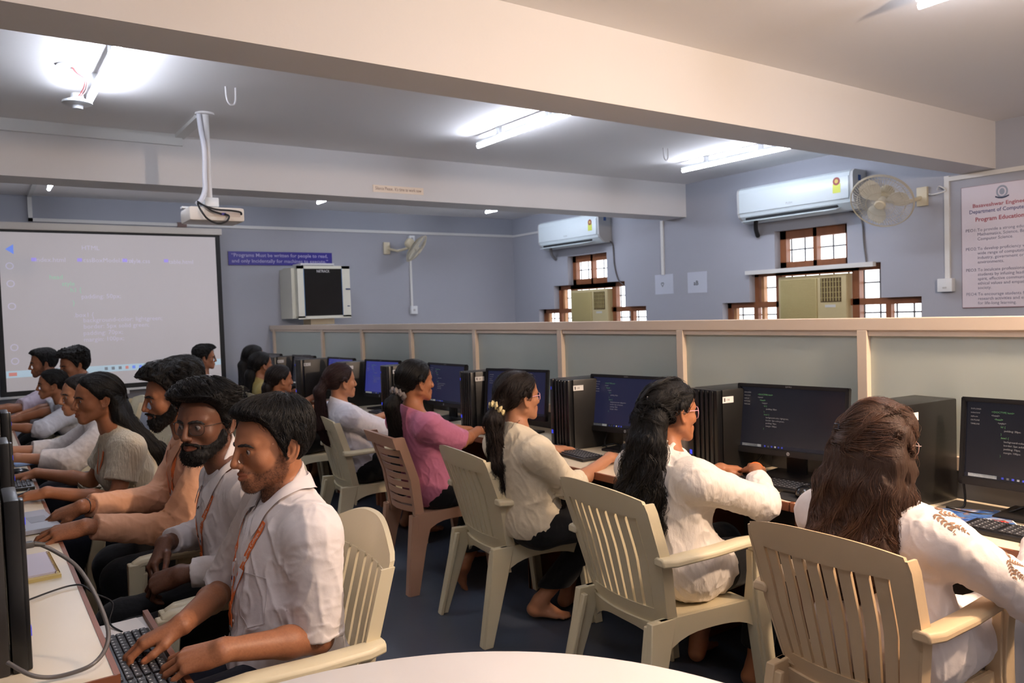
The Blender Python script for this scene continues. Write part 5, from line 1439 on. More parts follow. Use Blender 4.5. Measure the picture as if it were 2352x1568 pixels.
        if skirt:
            for sg in (-1, 1):
                hj, K, An = s.legs[sg]; c.cone(hj, hj + (K - hj) * skirt, .098 + o, .088 + o, .06)
        k = (.9 if s.female else 1.) * s.bulk ** .5
        for sg, (S, E, W) in s.arms.items():
            fr = min(sleeve, 1.999); co = sleeve_o if cuff_o is None else cuff_o
            def sl(P, S=S, E=E, W=W):
                d = cone(P, S, E, .047 * k + sleeve_o * 1.1 + puff, .040 * k + sleeve_o + puff * .7)
                if fr > 1:
                    e = E + (W - E) * (fr - 1); d = smin(d, cone(P, E, e, .040 * k + sleeve_o + puff * .7, .027 * k + co + (.012 * k) * (2 - fr)), .025)
                    d = smax(d, (P - e) @ nrm(W - E), .004)
                else:
                    e = S + (E - S) * fr; n_ = nrm(E - S); d = np.where((((P - e) ** 2).sum(1) < .125 ** 2), smax(d, (P - e) @ n_, .004), d)
                return d
            c.add(sl, (S + W) / 2, np.linalg.norm(W - S) / 2 + .34, .045)
        c.disp = s.wrinkle(wr, wscale); c.dband = .03
        nc = s.N + (s.hb - s.N) * neck / .12
        c.clip(nc, nrm(s.hb - s.N) + s.fr * neck_tilt, .004, .16)
        c.clip(s.H + A(0, 0, hem - s.H[2]), (0, 0, -1), .006)
        s.topsdf = c; V, Fc = c.mesh(vox or max(s.vox, .0036)); s.shirt = s.emit(name, V, Fc, m); return s.shirt
    def wrinkle(s, amp, sc=1.):
        off = A(*s.rng.uniform(0, 40, 3)); arms = list(s.arms.values()); H_, R3_ = s.H.copy(), s.R3.copy()
        ridge = lambda n: np.clip(1 - np.abs(n) * 2.6, 0, 1) ** 1.4
        def fn(P):
            q = ((P - H_) @ R3_)
            e = np.stack([q[:, 0] * 9 + q[:, 2] * 4 * np.sign(q[:, 0]), q[:, 1] * 9, q[:, 2] * 5 - np.abs(q[:, 0]) * 5], 1) * sc + off
            w = vnoise(e * .6)[:, None] * .8
            out = .75 * ridge(vnoise(e * 1.3 + w)) + .35 * ridge(vnoise(e * 2.9 - w))
            for k, (S, E, W) in enumerate(arms):
                best = None
                for A0, B0, t0 in ((S, E, 0), (E, W, 1)):
                    ba = B0 - A0; L2 = float(ba @ ba); t = np.clip((P - A0) @ ba / L2, 0, 1); c = A0 + t[:, None] * ba; v = P - c; d = (v * v).sum(1)
                    ax = ba / math.sqrt(L2); u = nrm(np.cross(ax, A(.31, .2, .93))); vv = np.cross(ax, u); th = np.arctan2(v @ vv, v @ u)
                    cur = (d, t + t0, th)
                    best = cur if best is None else tuple(np.where(d < best[0], cur[i], best[i]) for i in range(3))
                d, t, th = best; ws = np.exp(-d / .0060)
                n = vnoise(np.stack([t * 6.5 * sc + .55 * np.sin(th + k * 2 + t * 3) + off[0], np.cos(th) * 1.0 + off[1], np.sin(th) * 1.0 + t * 1.5 + off[2]], 1))
                n2 = vnoise(np.stack([t * 14 * sc + .9 * np.sin(th * 1 + 1.3) + off[1], np.cos(th) * 1.6 + off[2], np.sin(th) * 1.6 + off[0]], 1))
                el = .55 + 1.1 * np.exp(-((t - 1) / .28) ** 2) + .35 * np.exp(-((t - .12) / .15) ** 2)
                f = (ridge(n) * .8 + ridge(n2) * .45) * el
                out = out * (1 - ws) + f * ws
            return -np.clip(out * amp, -.012, .014)
        return fn
    def trousers(s, m, o=.014, vox=.007, hem=.16, wr=.004):
        c = Sdf(); c.ell(s.T(0, -.01, .04), (.166 * s.sc + o, .126 * s.sc + o, .11 + o), s.R3, .05)
        for sg, (hj, K, An) in s.legs.items():
            c.cone(hj, K, .090 + o, .066 + o, .05); c.cone(K, An, .060 + o, .044 + o, .03)
        c.disp = s.wrinkle(wr); c.clip(A(0, 0, hem), (0, 0, -1), .004); c.clip(s.H + A(0, 0, .13), (0, 0, 1), .004)
        V, Fc = c.mesh(vox); return s.emit('trousers', V, Fc, m)

def beard_region(p):
    """signed: positive inside the beard area of the face (local head coordinates)"""
    x, y, z = np.abs(p[:, 0]), p[:, 1], p[:, 2]
    up = np.interp(y, [-.02, .012, .03, .055, .075, .10], [-.012, -.015, -.045, -.060, -.056, -.048])     # upper edge from sideburn to moustache
    a = up - z
    b = y - np.interp(z, [-.13, -.09, -.06, -.03, .0], [.02, .0, -.008, .0, .004])
    lip = np.sqrt((x / .024) ** 2 + ((z + .0685) / .0082) ** 2) - 1
    return np.minimum(np.minimum(a, b), np.where(y > .07, lip * .010, 1))

def stubble_hair(s, m, n=1800, length=.0035, r=.00022):
    me = s.root.data; V = np.zeros(len(me.vertices) * 3, f32); me.vertices.foreach_get('co', V); V = V.reshape(-1, 3) + s.loc; p = s.head.L(V)
    ok = np.nonzero(((p * p).sum(1) < .16 ** 2) & (beard_region(p) > .0015))[0]; seeds = V[s.rng.choice(ok, n)]
    g = s.body.grad(seeds); d = g * .7 - s.head.R[:, 2] * .7 + s.rng.normal(0, .2, seeds.shape).astype(f32); d /= np.linalg.norm(d, axis=1)[:, None]
    L = np.stack([seeds + d * length * k / 2 for k in range(3)]); v, f = strand_mesh(L, r); return s.emit('beard', v, f, m)

def beard(s, m, th=.008, strands=500, vox=.003, length=.016, moustache=True):
    h = s.head; rng = s.rng; q = Sdf()
    def fn(P):
        p = h.L(P); g = np.clip(beard_region(p) / np.where(p[:, 1] > .078, .004, .012), 0, 1)
        chin = 1 + .9 * np.exp(-((p[:, 1] - .075) / .03) ** 2) * np.clip((-.075 - p[:, 2]) / .02, 0, 1)
        t = (th * g * chin - .003) * (1 + .25 * vnoise(p * 160))
        return (np.maximum(h.local(p) - t, -beard_region(p) * .9)) * h.s
    q.add(fn, h.W((0, .02, -.06)), .13, 0)
    V, Fc = q.mesh(vox); parts = [(V, Fc)]
    if strands:
        seeds = V[rng.integers(0, len(V), strands)]
        down = -h.R[:, 2] * .8 + h.R[:, 1] * .35
        n = 5; g = q.grad(seeds); L = [seeds]
        d = down + g * .55 + rng.normal(0, .25, seeds.shape).astype(f32); d /= np.linalg.norm(d, axis=1)[:, None]
        for i in range(n): L.append(seeds + d * length * (i + 1) / n)
        parts.append(strand_mesh(np.stack(L), .0006))
    return s.hair_obj('beard', parts, m)

HL_M = ([0, .45, .70, .92, 1.10, 1.24, 1.36, 1.44, 1.60, 1.85, 2.05, 2.5, 3.15], [.074, .074, .068, .052, .028, .000, -.020, -.022, .018, .006, -.045, -.090, -.102])
HL_F = ([0, .35, .75, .95, 1.12, 1.30, 1.45, 1.60, 1.85, 2.05, 2.5, 3.15], [.080, .070, .050, .030, .010, -.004, -.002, .012, .000, -.040, -.075, -.085])
def cap_fn(h, hl, thick, edge=.034, noise=.12, nsc=70):
    def fn(P):
        p = h.L(P); az = np.arctan2(np.abs(p[:, 0]), p[:, 1] + .012); z0 = np.interp(az, hl[0], hl[1])
        g = np.clip((p[:, 2] - z0) / edge, 0, 1); g = g * (2 - g)
        t = thick(p) * g * ((1 + noise * vnoise(p * nsc)) if noise else 1)
        return np.maximum(h.local(p) - np.maximum(t, .0015 * g) + .0005, (z0 - p[:, 2]) * .75) * h.s
    return fn

def short_hair(s, m, thick, hl=HL_M, vox=.003, strands=900, n=9, step=.007, field=None, rad=.0006, lift=.004, noise=.15, nsc=90):
    h = s.head; q = Sdf(2.2); q.add(cap_fn(h, hl, thick, noise=noise, nsc=nsc), h.W((0, -.01, .04)), .16 * h.s, 0)
    V, Fc = q.mesh(vox); q = Sdf(2.2); q.add(cap_fn(h, hl, thick, noise=0), h.W((0, -.01, .04)), .16 * h.s, 0); parts = [(V, Fc)]; s.hairsdf = q
    if strands:
        p = h.L(V); ok = np.nonzero(p[:, 2] > np.interp(np.arctan2(np.abs(p[:, 0]), p[:, 1] + .012), hl[0], hl[1]) + .004)[0]
        seeds = V[s.rng.choice(ok, strands)]
        if field is None:
            def field(P, i):
                p = h.L(P); v = np.zeros_like(p); v[:, 1] = .6 * (p[:, 2] > .06); v[:, 2] = -1 * (p[:, 2] < .085) - .1; v[:, 1] -= .3 * (p[:, 2] < .06)
                return v @ h.R.T
        offs = s.rng.uniform(0, lift, strands).astype(f32)
        L = comb(q, seeds, field, n, step, offs, s.rng, .3); parts.append(strand_mesh(L, s.rng.uniform(.5, 1.2, strands) * rad))
    return s.hair_obj('hair', parts, m)

def long_hair(s, m, chains, thick=None, hl=HL_F, vox=.0035, strands=1500, n=40, step=.014, rad=.0007, kun=.03, wave=0., groove=.0035, gscale=(90, 90, 9), down=None, part=True, lift=.004, curl=None, seeds_z=None, flat=None):
    """cap + tapering chains of locks [(point, radius), ...]; strands flow over the whole volume"""
    h = s.head; q = Sdf(); thick = thick or (lambda p: np.full(len(p), .012, f32))
    q.add(cap_fn(h, hl, thick, noise=.04), h.W((0, -.01, .04)), .16 * h.s, 0)
    for ch in chains:
        for (a, ra), (b, rb) in zip(ch[:-1], ch[1:]): q.cone(a, b, ra, rb, kun)
    off = A(*s.rng.uniform(0, 9, 3)); gs = A(*gscale)
    def disp(P):
        if wave: w = np.stack([np.sin(P[:, 2] * 70 + vnoise(P * 14) * 3), np.cos(P[:, 2] * 62 + vnoise(P * 17 + 3) * 3), np.zeros(len(P))], 1).astype(f32) * wave; P = P + w
        return -(vnoise(P * gs + off) + .5 * vnoise(P * gs * A(2.3, 2.3, 1.6))) * groove * np.clip((-.03 - h.L(P)[:, 2]) / .05, .22, 1)
    q.disp = disp; q.dband = .02
    V, Fc = q.mesh(vox); parts = [(V, Fc)]; s.hairsdf = q
    if strands:
        p = h.L(V); az = np.arctan2(np.abs(p[:, 0]), p[:, 1] + .012); ok = np.nonzero((p[:, 2] > np.interp(az, hl[0], hl[1]) + .004) | (p[:, 2] < -.09))[0]
        seeds = V[s.rng.choice(ok, strands)]
        allp = [x for ch in chains for x in ch]; tip = np.stack([np.asarray(c[0], dtype=f32) for ch in chains for c in ch[:-1]]) ; tdir = np.stack([nrm(np.asarray(b[0]) - np.asarray(a[0])) for ch in chains for a, b in zip(ch[:-1], ch[1:])])
        root = np.asarray(chains[0][0][0], dtype=f32)
        def field(P, i):
            p = h.L(P); oncap = p[:, 2] > -.055
            d2 = ((P[:, None, :] - tip[None]) ** 2).sum(2); w = np.exp(-d2 / .004) + 1e-9; v = (w[:, :, None] * tdir[None]).sum(1) / w.sum(1)[:, None]
            tor = root - P; tor /= np.maximum(1e-6, np.linalg.norm(tor, axis=1))[:, None]
            v = np.where(oncap[:, None], tor * 1.0 + v * .35, v)
            if wave: v = v + np.stack([np.sin(P[:, 2] * 55 + P[:, 0] * 60), np.cos(P[:, 2] * 55 + P[:, 1] * 70), np.zeros(len(P))], 1) * .5
            return v.astype(f32)
        offs = s.rng.uniform(0, lift, strands).astype(f32)
        L = comb(q, seeds, field, n, step, offs, s.rng, .16)
        if curl:
            amp, fr = curl; ph = s.rng.uniform(0, 6.28, strands); fq = s.rng.uniform(.8, 1.2, strands) * fr; t = np.arange(L.shape[0])[:, None]
            g = np.clip(t / 8, 0, 1) * np.clip((-.02 - h.L(L.reshape(-1, 3))[:, 2].reshape(L.shape[:2])) / .05, 0, 1)
            L[..., 0] += amp * np.sin(t * fq + ph) * g; L[..., 1] += amp * np.cos(t * fq + ph) * g; L[..., 2] += amp * .5 * np.sin(t * fq * 1.3 + ph * 2) * g
        parts.append(strand_mesh(L, s.rng.uniform(.5, 1.25, strands) * rad))
    return s.hair_obj('hair', parts, m)

def glasses(s, m, w=.058, hgt=.044, lens=None, round_=False, r=.0011, z=-.006, y=.096):
    """wire frames: rims, bridge and temples worn on the head"""
    h = s.head; fr = MB(); ln = MB()
    W = lambda *p: Vector([float(v) for v in h.W(p)])
    for sg in (-1, 1):
        cx = sg * .034; pts = []
        for i in range(28):
            a = 2 * PI * i / 28; e = 2. if round_ else 2.8
            c, sn = math.cos(a), math.sin(a)
            px = (w / 2 - .003) * math.copysign(abs(c) ** (2 / e), c); pz = hgt / 2 * math.copysign(abs(sn) ** (2 / e), sn)
            pts.append(W(cx + px, y - .010 * ((cx + px) / .06) ** 2 * 1.6, z + pz))
        fr.tube(pts, r * h.s, 6, closed=True)
        ln.add(pts, [tuple(range(28))])
        fr.tube([W(sg * (.034 + w / 2 - .003), y - .016, z + .008), W(sg * .072, y - .028, z + .010), W(sg * .0775, .03, z + .010), W(sg * .079, -.004, z + .006), W(sg * .076, -.020, z - .012)], r * h.s, 6)
    fr.tube([W(-.0075, y - .001, z + .006), W(0, y + .004, z + .010), W(.0075, y - .001, z + .006)], r * h.s, 6)
    g = fr.build('glasses', m, s.root, angle=80)
    ln.build('lens', lens or mat('clear_lens', (235, 240, 245), .03, trans=.0, alpha=.03, spec=.8), g, smooth=False)
    return g

def surf_path(s, pts, off=.002, n=8):
    """points laid on the shirt surface"""
    P = np.array([p for p in pts], dtype=f32); out = []
    for i in range(len(P) - 1):
        for k in range(n): out.append(P[i] + (P[i + 1] - P[i]) * k / n)
    out.append(P[-1]); return s.topsdf.project(np.array(out, dtype=f32), off)

def ribbon(mb, P, w, out, th=.0012):
    """flat band along P; 'out' gives the face normal"""
    P = [Vector([float(v) for v in p]) for p in P]; rows = []; N = []
    for i, p in enumerate(P):
        t = (P[min(i + 1, len(P) - 1)] - P[max(i - 1, 0)]).normalized(); o = Vector([float(v) for v in out[i]]); o = (o - t * o.dot(t)).normalized(); sd = t.cross(o)
        rows.append([p - sd * w / 2, p, p + sd * w / 2]); N.append(o)
    mb.slab(rows, lambda i, j: N[i], th); return rows, N

def lanyard(s, left, right, join_pt, end_pt, m, w=.016, text=None, card=True, tm=None):
    """two bands down the chest that meet and carry a clip; written with small lettering"""
    r = None
    mb = MB(); bands = []
    for pts in (left, right):
        P = surf_path(s, list(pts) + [join_pt], .003); P = P[:, :]
        # smooth
        for _ in range(6): P[1:-1] = P[1:-1] * .5 + (P[:-2] + P[2:]) * .25
        G = s.topsdf.grad(P); bands.append((P, ribbon(mb, P, w, G)))
    P = surf_path(s, [join_pt, end_pt], .0045)
    for _ in range(6): P[1:-1] = P[1:-1] * .5 + (P[:-2] + P[2:]) * .25
    G = s.topsdf.grad(P); ribbon(mb, P, w * 1.15, G, .002)
    o = mb.build('lanyard', m, s.root, angle=60)
    if text:
        t = MB()
        for (P, (rows, N)) in bands:
            seg = np.linalg.norm(np.diff(P, axis=0), axis=1); cum = np.concatenate([[0], np.cumsum(seg)]); tot = cum[-1]
            v, f = text_geo(text, w * .78, 'LEFT', .01)
            if not v: continue
            vv = []
            for q in v:
                u = tot - .034 - q.x; i = int(np.clip(np.searchsorted(cum, u) - 1, 0, len(seg) - 1)); k = (u - cum[i]) / max(seg[i], 1e-6)
                a, b = rows[i], rows[i + 1]; c = a[1].lerp(b[1], k); sd = (a[2] - a[0]).normalized(); vv.append((c + sd * (q.y - w * .26) * (1) + N[i] * .0021, u))
            keep = [all(vv[i][1] > .004 for i in ff) for ff in f]
            t.add([x[0] for x in vv], [ff for ff, k_ in zip(f, keep) if k_])
        if t.v: t.build('lettering', tm or mat('lanyard_print', (236, 214, 196), .6), o, smooth=False)
    e = MB()
    for (P, (rows, N)) in bands:
        i = len(rows) - 3; a, b = rows[i], rows[i - 1 - (2 if w > .013 else 1)]
        nn = N[i] * .0022; e.add([a[0] + nn, a[2] + nn, b[2] + nn, b[0] + nn], [(0, 1, 2, 3)])
    eo = e.build('emblem_patch', mat('emblem_white', (222, 220, 226), .6), o, smooth=False)
    e = MB()
    for (P, (rows, N)) in bands:
        i = len(rows) - 4; c = rows[i][1] + N[i] * .0026; t_ = (rows[i + 1][1] - rows[i - 1][1]).normalized(); sd = N[i].cross(t_)
        e.add([c + (t_ * math.cos(a) * 1.35 + sd * math.sin(a)) * w * .27 for a in [2 * PI * k / 14 for k in range(14)]], [tuple(range(14))])
    e.build('emblem', mat('emblem_navy', (46, 48, 96), .6), eo, smooth=False)
    # metal clip
    c = MB(); t_ = Vector([float(v) for v in nrm(P_end_dir(s, join_pt, end_pt))]); p0 = Vector([float(v) for v in s.topsdf.project(np.array([end_pt], dtype=f32), .007)[0]])
    c.tube([p0 + Vector((.007 * math.cos(a) * s.Rt[0], .007 * math.cos(a) * s.Rt[1], -.006 + .009 * math.sin(a))) for a in [2 * PI * k / 12 for k in range(12)]], .0012, 6, closed=True)
    c.cyl(p0 + Vector((0, 0, -.014)), p0 + Vector((0, 0, -.032)), .0022, n=8); c.build('clip', CHROME, o)
    if card:
        k = MB(); u = Vector([float(v) for v in nrm(A(s.Rt[0], s.Rt[1], 0))]); f_ = Vector([float(v) for v in s.F]); c0 = p0 + Vector((0, 0, -.075)) + f_ * .008
        M_ = Matrix((u, f_, Vector((0, 0, 1)))).transposed().to_4x4(); M_.translation = c0
        k.box((0, 0, 0), (.056, .002, .086), .0008, rot=None); k.v = [tuple(M_ @ Vector(v)) for v in k.v]; ko = k.build('id_card', mat('card_white', (214, 214, 222), .35), o)
        k = MB(); k.box((0, .0014, .030), (.05, .0006, .006)); k.box((0, .0014, -.034), (.05, .0006, .008)); k.v = [tuple(M_ @ Vector(v)) for v in k.v]; k.build('orange_stripe', mat('card_orange', (206, 84, 36), .5), ko, smooth=False)
    return o
def P_end_dir(s, a, b): return np.asarray(b, dtype=f32) - np.asarray(a, dtype=f32)

def collar(s, m, hgt=.050, spread=.05, open_=.5, rise=.0):
    """folded shirt collar: stands round the neck, its leaf lies on the shirt and ends in two front points"""
    ax = nrm(s.hb - s.N); up = nrm(ax * .7 + A(0, 0, .3)); fr = nrm(s.F - up * float(s.F @ up)); rt = np.cross(fr, up)
    both = lambda P: np.minimum(s.body(P), s.topsdf(P))
    def proj(P, off):
        P = np.array(P, dtype=f32); T = np.array([(1, -1, -1), (-1, -1, 1), (-1, 1, -1), (1, 1, 1)], dtype=f32); e = .004
        for _ in range(8):
            g = sum(t * both(P + t * e)[:, None] for t in T); l = np.maximum(1e-9, np.linalg.norm(g, axis=1))[:, None]; P = P - g / l * (both(P) - off)[:, None] * .8
        return P
    n = 56; K = 7; rows = np.zeros((n + 1, K, 3), f32); st = np.zeros((n + 1, 2, 3), f32)
    for i in range(n + 1):
        t = -1 + 2 * i / n; pt = abs(t); a = t * PI * (1 - .085 * open_ * 2); out = rt * math.sin(a) - fr * math.cos(a)
        ht = float(np.interp(pt, [0, .35, .65, .85, 1], [.070, .062, .044, .020, -.002])) + rise
        L = float(np.interp(pt, [0, .5, .75, .92, 1], [.046, .050, .062, .080, .084])) * hgt / .05
        top = s.N + ax * ht + out * (s.neckr + .006) + fr * (.008 + .010 * pt)
        dirv = nrm(out * .62 - up * .78 + rt * math.copysign(1, t) * .55 * max(0, pt - .7) / .3)
        for k in range(K): rows[i, k] = top + dirv * L * k / (K - 1)
        st[i, 0] = top - up * .004; st[i, 1] = top - up * .034
    offs = [.006, .0095, .0105, .0105, .0100, .0090, .0080]
    for k in range(K): rows[:, k] = proj(rows[:, k], offs[k])
    for _ in range(2): rows[1:-1] = rows[1:-1] * .5 + (rows[:-2] + rows[2:]) * .25
    st[:, 0] = proj(st[:, 0], .0035); st[:, 1] = proj(st[:, 1], .003)
    V_ = lambda q: Vector([float(v) for v in q])
    G = [[V_(st[i, 1]), V_(st[i, 0])] + [V_(rows[i, k]) for k in range(K)] for i in range(n + 1)]
    c = V_(s.N)
    mb = MB(); mb.slab(G, lambda i, j: ((G[i][j] - c) * (1 if j > 1 else -.4)).normalized() * 1.0, .0018)
    return mb.build('collar', m, s.root, angle=70)
# ================================================================== the people
def want(k): return True
SK1 = skin_material('skin_warm_brown', (170, 112, 78)); SK2 = skin_material('skin_deep_brown', (116, 76, 56)); SK3 = skin_material('skin_brown', (156, 104, 74)); SK4 = skin_material('skin_light_brown', (178, 124, 92))
HBLK = hair_material('black_hair', (24, 21, 20), .30); HDRK = hair_material('dark_brown_hair', (38, 28, 24), .32); HBRN = hair_material('brown_hair', (82, 56, 42), .26); HRED = hair_material('reddish_brown_hair', (52, 30, 28), .36); BRD = hair_material('beard_hair', (26, 22, 20), .5)
BROW = mat('brow_hair', (28, 22, 20), .6)
W_SH = cloth('white_shirt', (224, 216, 214), .75, .05, 60); W_CR = cloth('white_crinkle_cotton', (228, 220, 212), .85, .2, 45, stretch=(1.6, 1.6, .6)); W_KU = cloth('white_kurta', (230, 220, 216), .8, .08, 40)
CREAM = cloth('cream_kurta_cloth', (220, 208, 184), .85, .15, 40); RIB = cloth('ribbed_cream_top', (214, 202, 178), .85, .5, 30, stretch=(4, 4, .3)); PEACH = cloth('peach_shirt', (226, 172, 138), .8, .10, 45); PINK = cloth('pink_tshirt', (186, 112, 140), .9, .12, 60); PALEP = cloth('pale_pink_shirt', (214, 200, 214), .8, .1, 40); GREYSH = cloth('pale_grey_shirt', (196, 198, 206), .8, .1, 40); YEL = cloth('olive_yellow_top', (170, 152, 92), .85, .1, 40)
NAVY = cloth('navy_trousers', (20, 22, 34), .85, .1, 60); BLKT = cloth('black_trousers', (16, 16, 18), .85, .1, 60)
ORG = mat('orange_lanyard', (228, 112, 46), .6, bump=.05, bscale=300)
GP = None
def crown_field(s, c=(.006, -.055, .112), swirl=.25, down=.2):
    h = s.head
    def f(P, i):
        p = h.L(P); v = p - A(*c); r = np.maximum(1e-4, np.linalg.norm(v, axis=1))[:, None]; v = v / r
        sw = np.stack([-v[:, 1], v[:, 0], np.zeros(len(v))], 1) * swirl
        v = v + sw; v[:, 2] -= down
        return (v @ h.R.T).astype(f32)
    return f
def buttons(s, m, pts, r=.0048):
    P = s.topsdf.project(np.array(pts, dtype=f32), .0008); G = s.topsdf.grad(P)
    for p, g in zip(P, G):
        mb = MB(); p = Vector([float(x) for x in p]); g = Vector([float(x) for x in g]); mb.cyl(p - g * .001, p + g * .0016, r, r * .85, n=16); mb.build('button', m, s.shirt, angle=40)
def seam(s, name, pts, w, m, off=.0008, closed=False):
    P = surf_path(s, pts, off, 6); G = s.topsdf.grad(P); mb = MB(); ribbon(mb, P, w, G, .0009); return mb.build(name, m, s.shirt, angle=60)


def men_hair(base=.010, top=.013, front=.010, back=.004):
    return lambda q: base + top * np.clip((q[:, 2] - .03) / .07, 0, 1) + front * np.clip((q[:, 1] - .0) / .08, 0, 1) * np.clip((q[:, 2] - .05) / .04, 0, 1) + back * np.clip((-q[:, 1] - .02) / .05, 0, 1)
LOW = (0, 0, 1)
def typing(p, xr, xl, z=.785, elr=None, ell_=None, cr=None, rest=False, dirf=None):
    """both hands on the desk in front: xr, xl wrist points"""
    F = p.F; 
    for sg, w, e in ((1, xr, elr), (-1, xl, ell_)):
        if w is None: continue
        d = F * .95 + p.Rt * (-.25 * sg) + A(0, 0, -.14) if dirf is None else A(*dirf)
        p.arm(sg, w, elbow=e, hint=p.Rt * sg * .35 + A(0, 0, -1) - F * .25, hand=dict(d=d, n=A(0, 0, 1) + F * .15, curl=(16, 30, 20) if not rest else (10, 18, 12)))

# ---------------------------------------------------------------- man at the keyboard tray (nearest, left row)
if want('L1'):
    p = Person('person, young man with rolled white sleeves and orange lanyard typing on the tray keyboard', GP, 180, (.665, 2.12), (.715, 2.165, .975), (.678, 2.171, 1.150), (8, 3, 1), hs=1.04, vox=.0027, skin=SK1, seed=3, sw=.20, hipz=.505, ears=1.3, jaw=1.05, gaze=(-4, 8))
    p.arm(-1, (.452, 1.885, .722), elbow=(.708, 1.945, .662), hand=dict(d=(-.82, .42, -.16), n=(.02, -.30, 1), curls=[(20, 38, 26), (22, 36, 24), (20, 34, 24), (22, 40, 26)], thumb=-.004))
    p.arm(1, (.405, 2.085, .735), elbow=(.590, 2.415, .690), hand=dict(d=(-.88, .16, -.26), n=(-.16, .12, 1), curls=[(26, 42, 26), (24, 44, 28), (22, 42, 28), (20, 40, 24)]))
    p.default_legs(ax=.30)
    p.build_body(stubble=(.72, (.20, .17, .17)))
    p.brows(BROW, 1.1); stubble_hair(p, BRD, 3000)
    p.top(W_SH, o=.013, loose=.014, hem=.46, sleeve=.965, sleeve_o=.018, wr=.009, neck=.075, neck_tilt=.85, vox=.0036, puff=.003)
    p.trousers(NAVY)
    collar(p, W_SH, hgt=.052, rise=.006)
    short_hair(p, HBLK, men_hair(), vox=.003, strands=3600, n=9, step=.0062, field=crown_field(p, (.0, -.060, .115), .25, .15), rad=.00062, lift=.006, noise=.12)
    lanyard(p, [p.T(-.088, .075, .93), p.T(-.066, .12, .80)], [p.T(.080, .075, .93), p.T(.056, .12, .80)], p.T(.004, .13, .46), p.T(.010, .14, .33), ORG, w=.0175, text='Basaveshwar Engineering College, Bagalkot')
    buttons(p, mat('pearl_button', (214, 206, 204), .3), [p.T(0, .13, t) for t in (.86, .70, .36, .22)], .0052)
    st = mat('shirt_stitch', (190, 180, 178), .8)
    seam(p, 'placket_seam', [p.T(-.016, .13, t) for t in (.90, .7, .5, .3, .12)], .0014, st)
    seam(p, 'pocket_seam', [p.T(-.045, .13, .66), p.T(-.135, .10, .66), p.T(-.135, .10, .42), p.T(-.09, .13, .38), p.T(-.045, .13, .42), p.T(-.045, .13, .66)], .0016, st)

# ---------------------------------------------------------------- bearded man with glasses
if want('L2'):
    p = Person('person, bearded man in glasses and white shirt with lanyard, hands clasped in his lap', GP, 180, (.76, 2.70), (.715, 2.725, .965), (.632, 2.71, 1.165), (38, 2, -1), hs=1.02, vox=.0033, skin=SK2, seed=5, sw=.20, gaze=(-22, 12))
    p.arm(-1, (.505, 2.60, .705), elbow=(.765, 2.49, .715), hand=dict(d=(-.70, .55, -.30), n=(.1, -.6, .8), curl=(40, 55, 30)))
    p.arm(1, (.500, 2.80, .760), elbow=(.70, 2.98, .73), hand=dict(d=(-.55, -.50, -.62), n=(-.5, .35, .8), curl=(40, 55, 30)))
    p.default_legs(); p.build_body(stubble=(.85, (.16, .14, .14))); p.brows(BROW, 1.35)
    p.top(W_SH, o=.013, loose=.016, hem=.44, sleeve=1.86, sleeve_o=.018, cuff_o=.014, wr=.009, neck=.075, neck_tilt=.85, vox=.0042)
    p.trousers(BLKT); collar(p, W_SH, hgt=.048, spread=.05)
    short_hair(p, HBLK, lambda q: .012 + .020 * np.clip((q[:, 2] - .03) / .07, 0, 1) + .016 * np.clip((q[:, 1] + .01) / .08, 0, 1) * np.clip((q[:, 2] - .045) / .04, 0, 1), vox=.0034, strands=1800, n=10, step=.007, field=crown_field(p, (.02, -.05, .11), .7, .1), rad=.00075, lift=.010, noise=.32, nsc=60)
    beard(p, BRD, .009, 900, .003, .006)
    glasses(p, mat('dark_steel_frame', (70, 64, 60), .3, metal=.8), w=.052, hgt=.042)
    lanyard(p, [p.T(-.082, .075, .93), p.T(-.052, .12, .76)], [p.T(.070, .075, .93), p.T(.030, .12, .76)], p.T(-.004, .13, .50), p.T(-.004, .14, .30), ORG, w=.0165, text='Basaveshwar Engineering College, Bagalkot', card=False)
    buttons(p, mat('black_button', (20, 18, 18), .3), [p.T(.006, .13, t) for t in (.84, .62, .40)], .006)

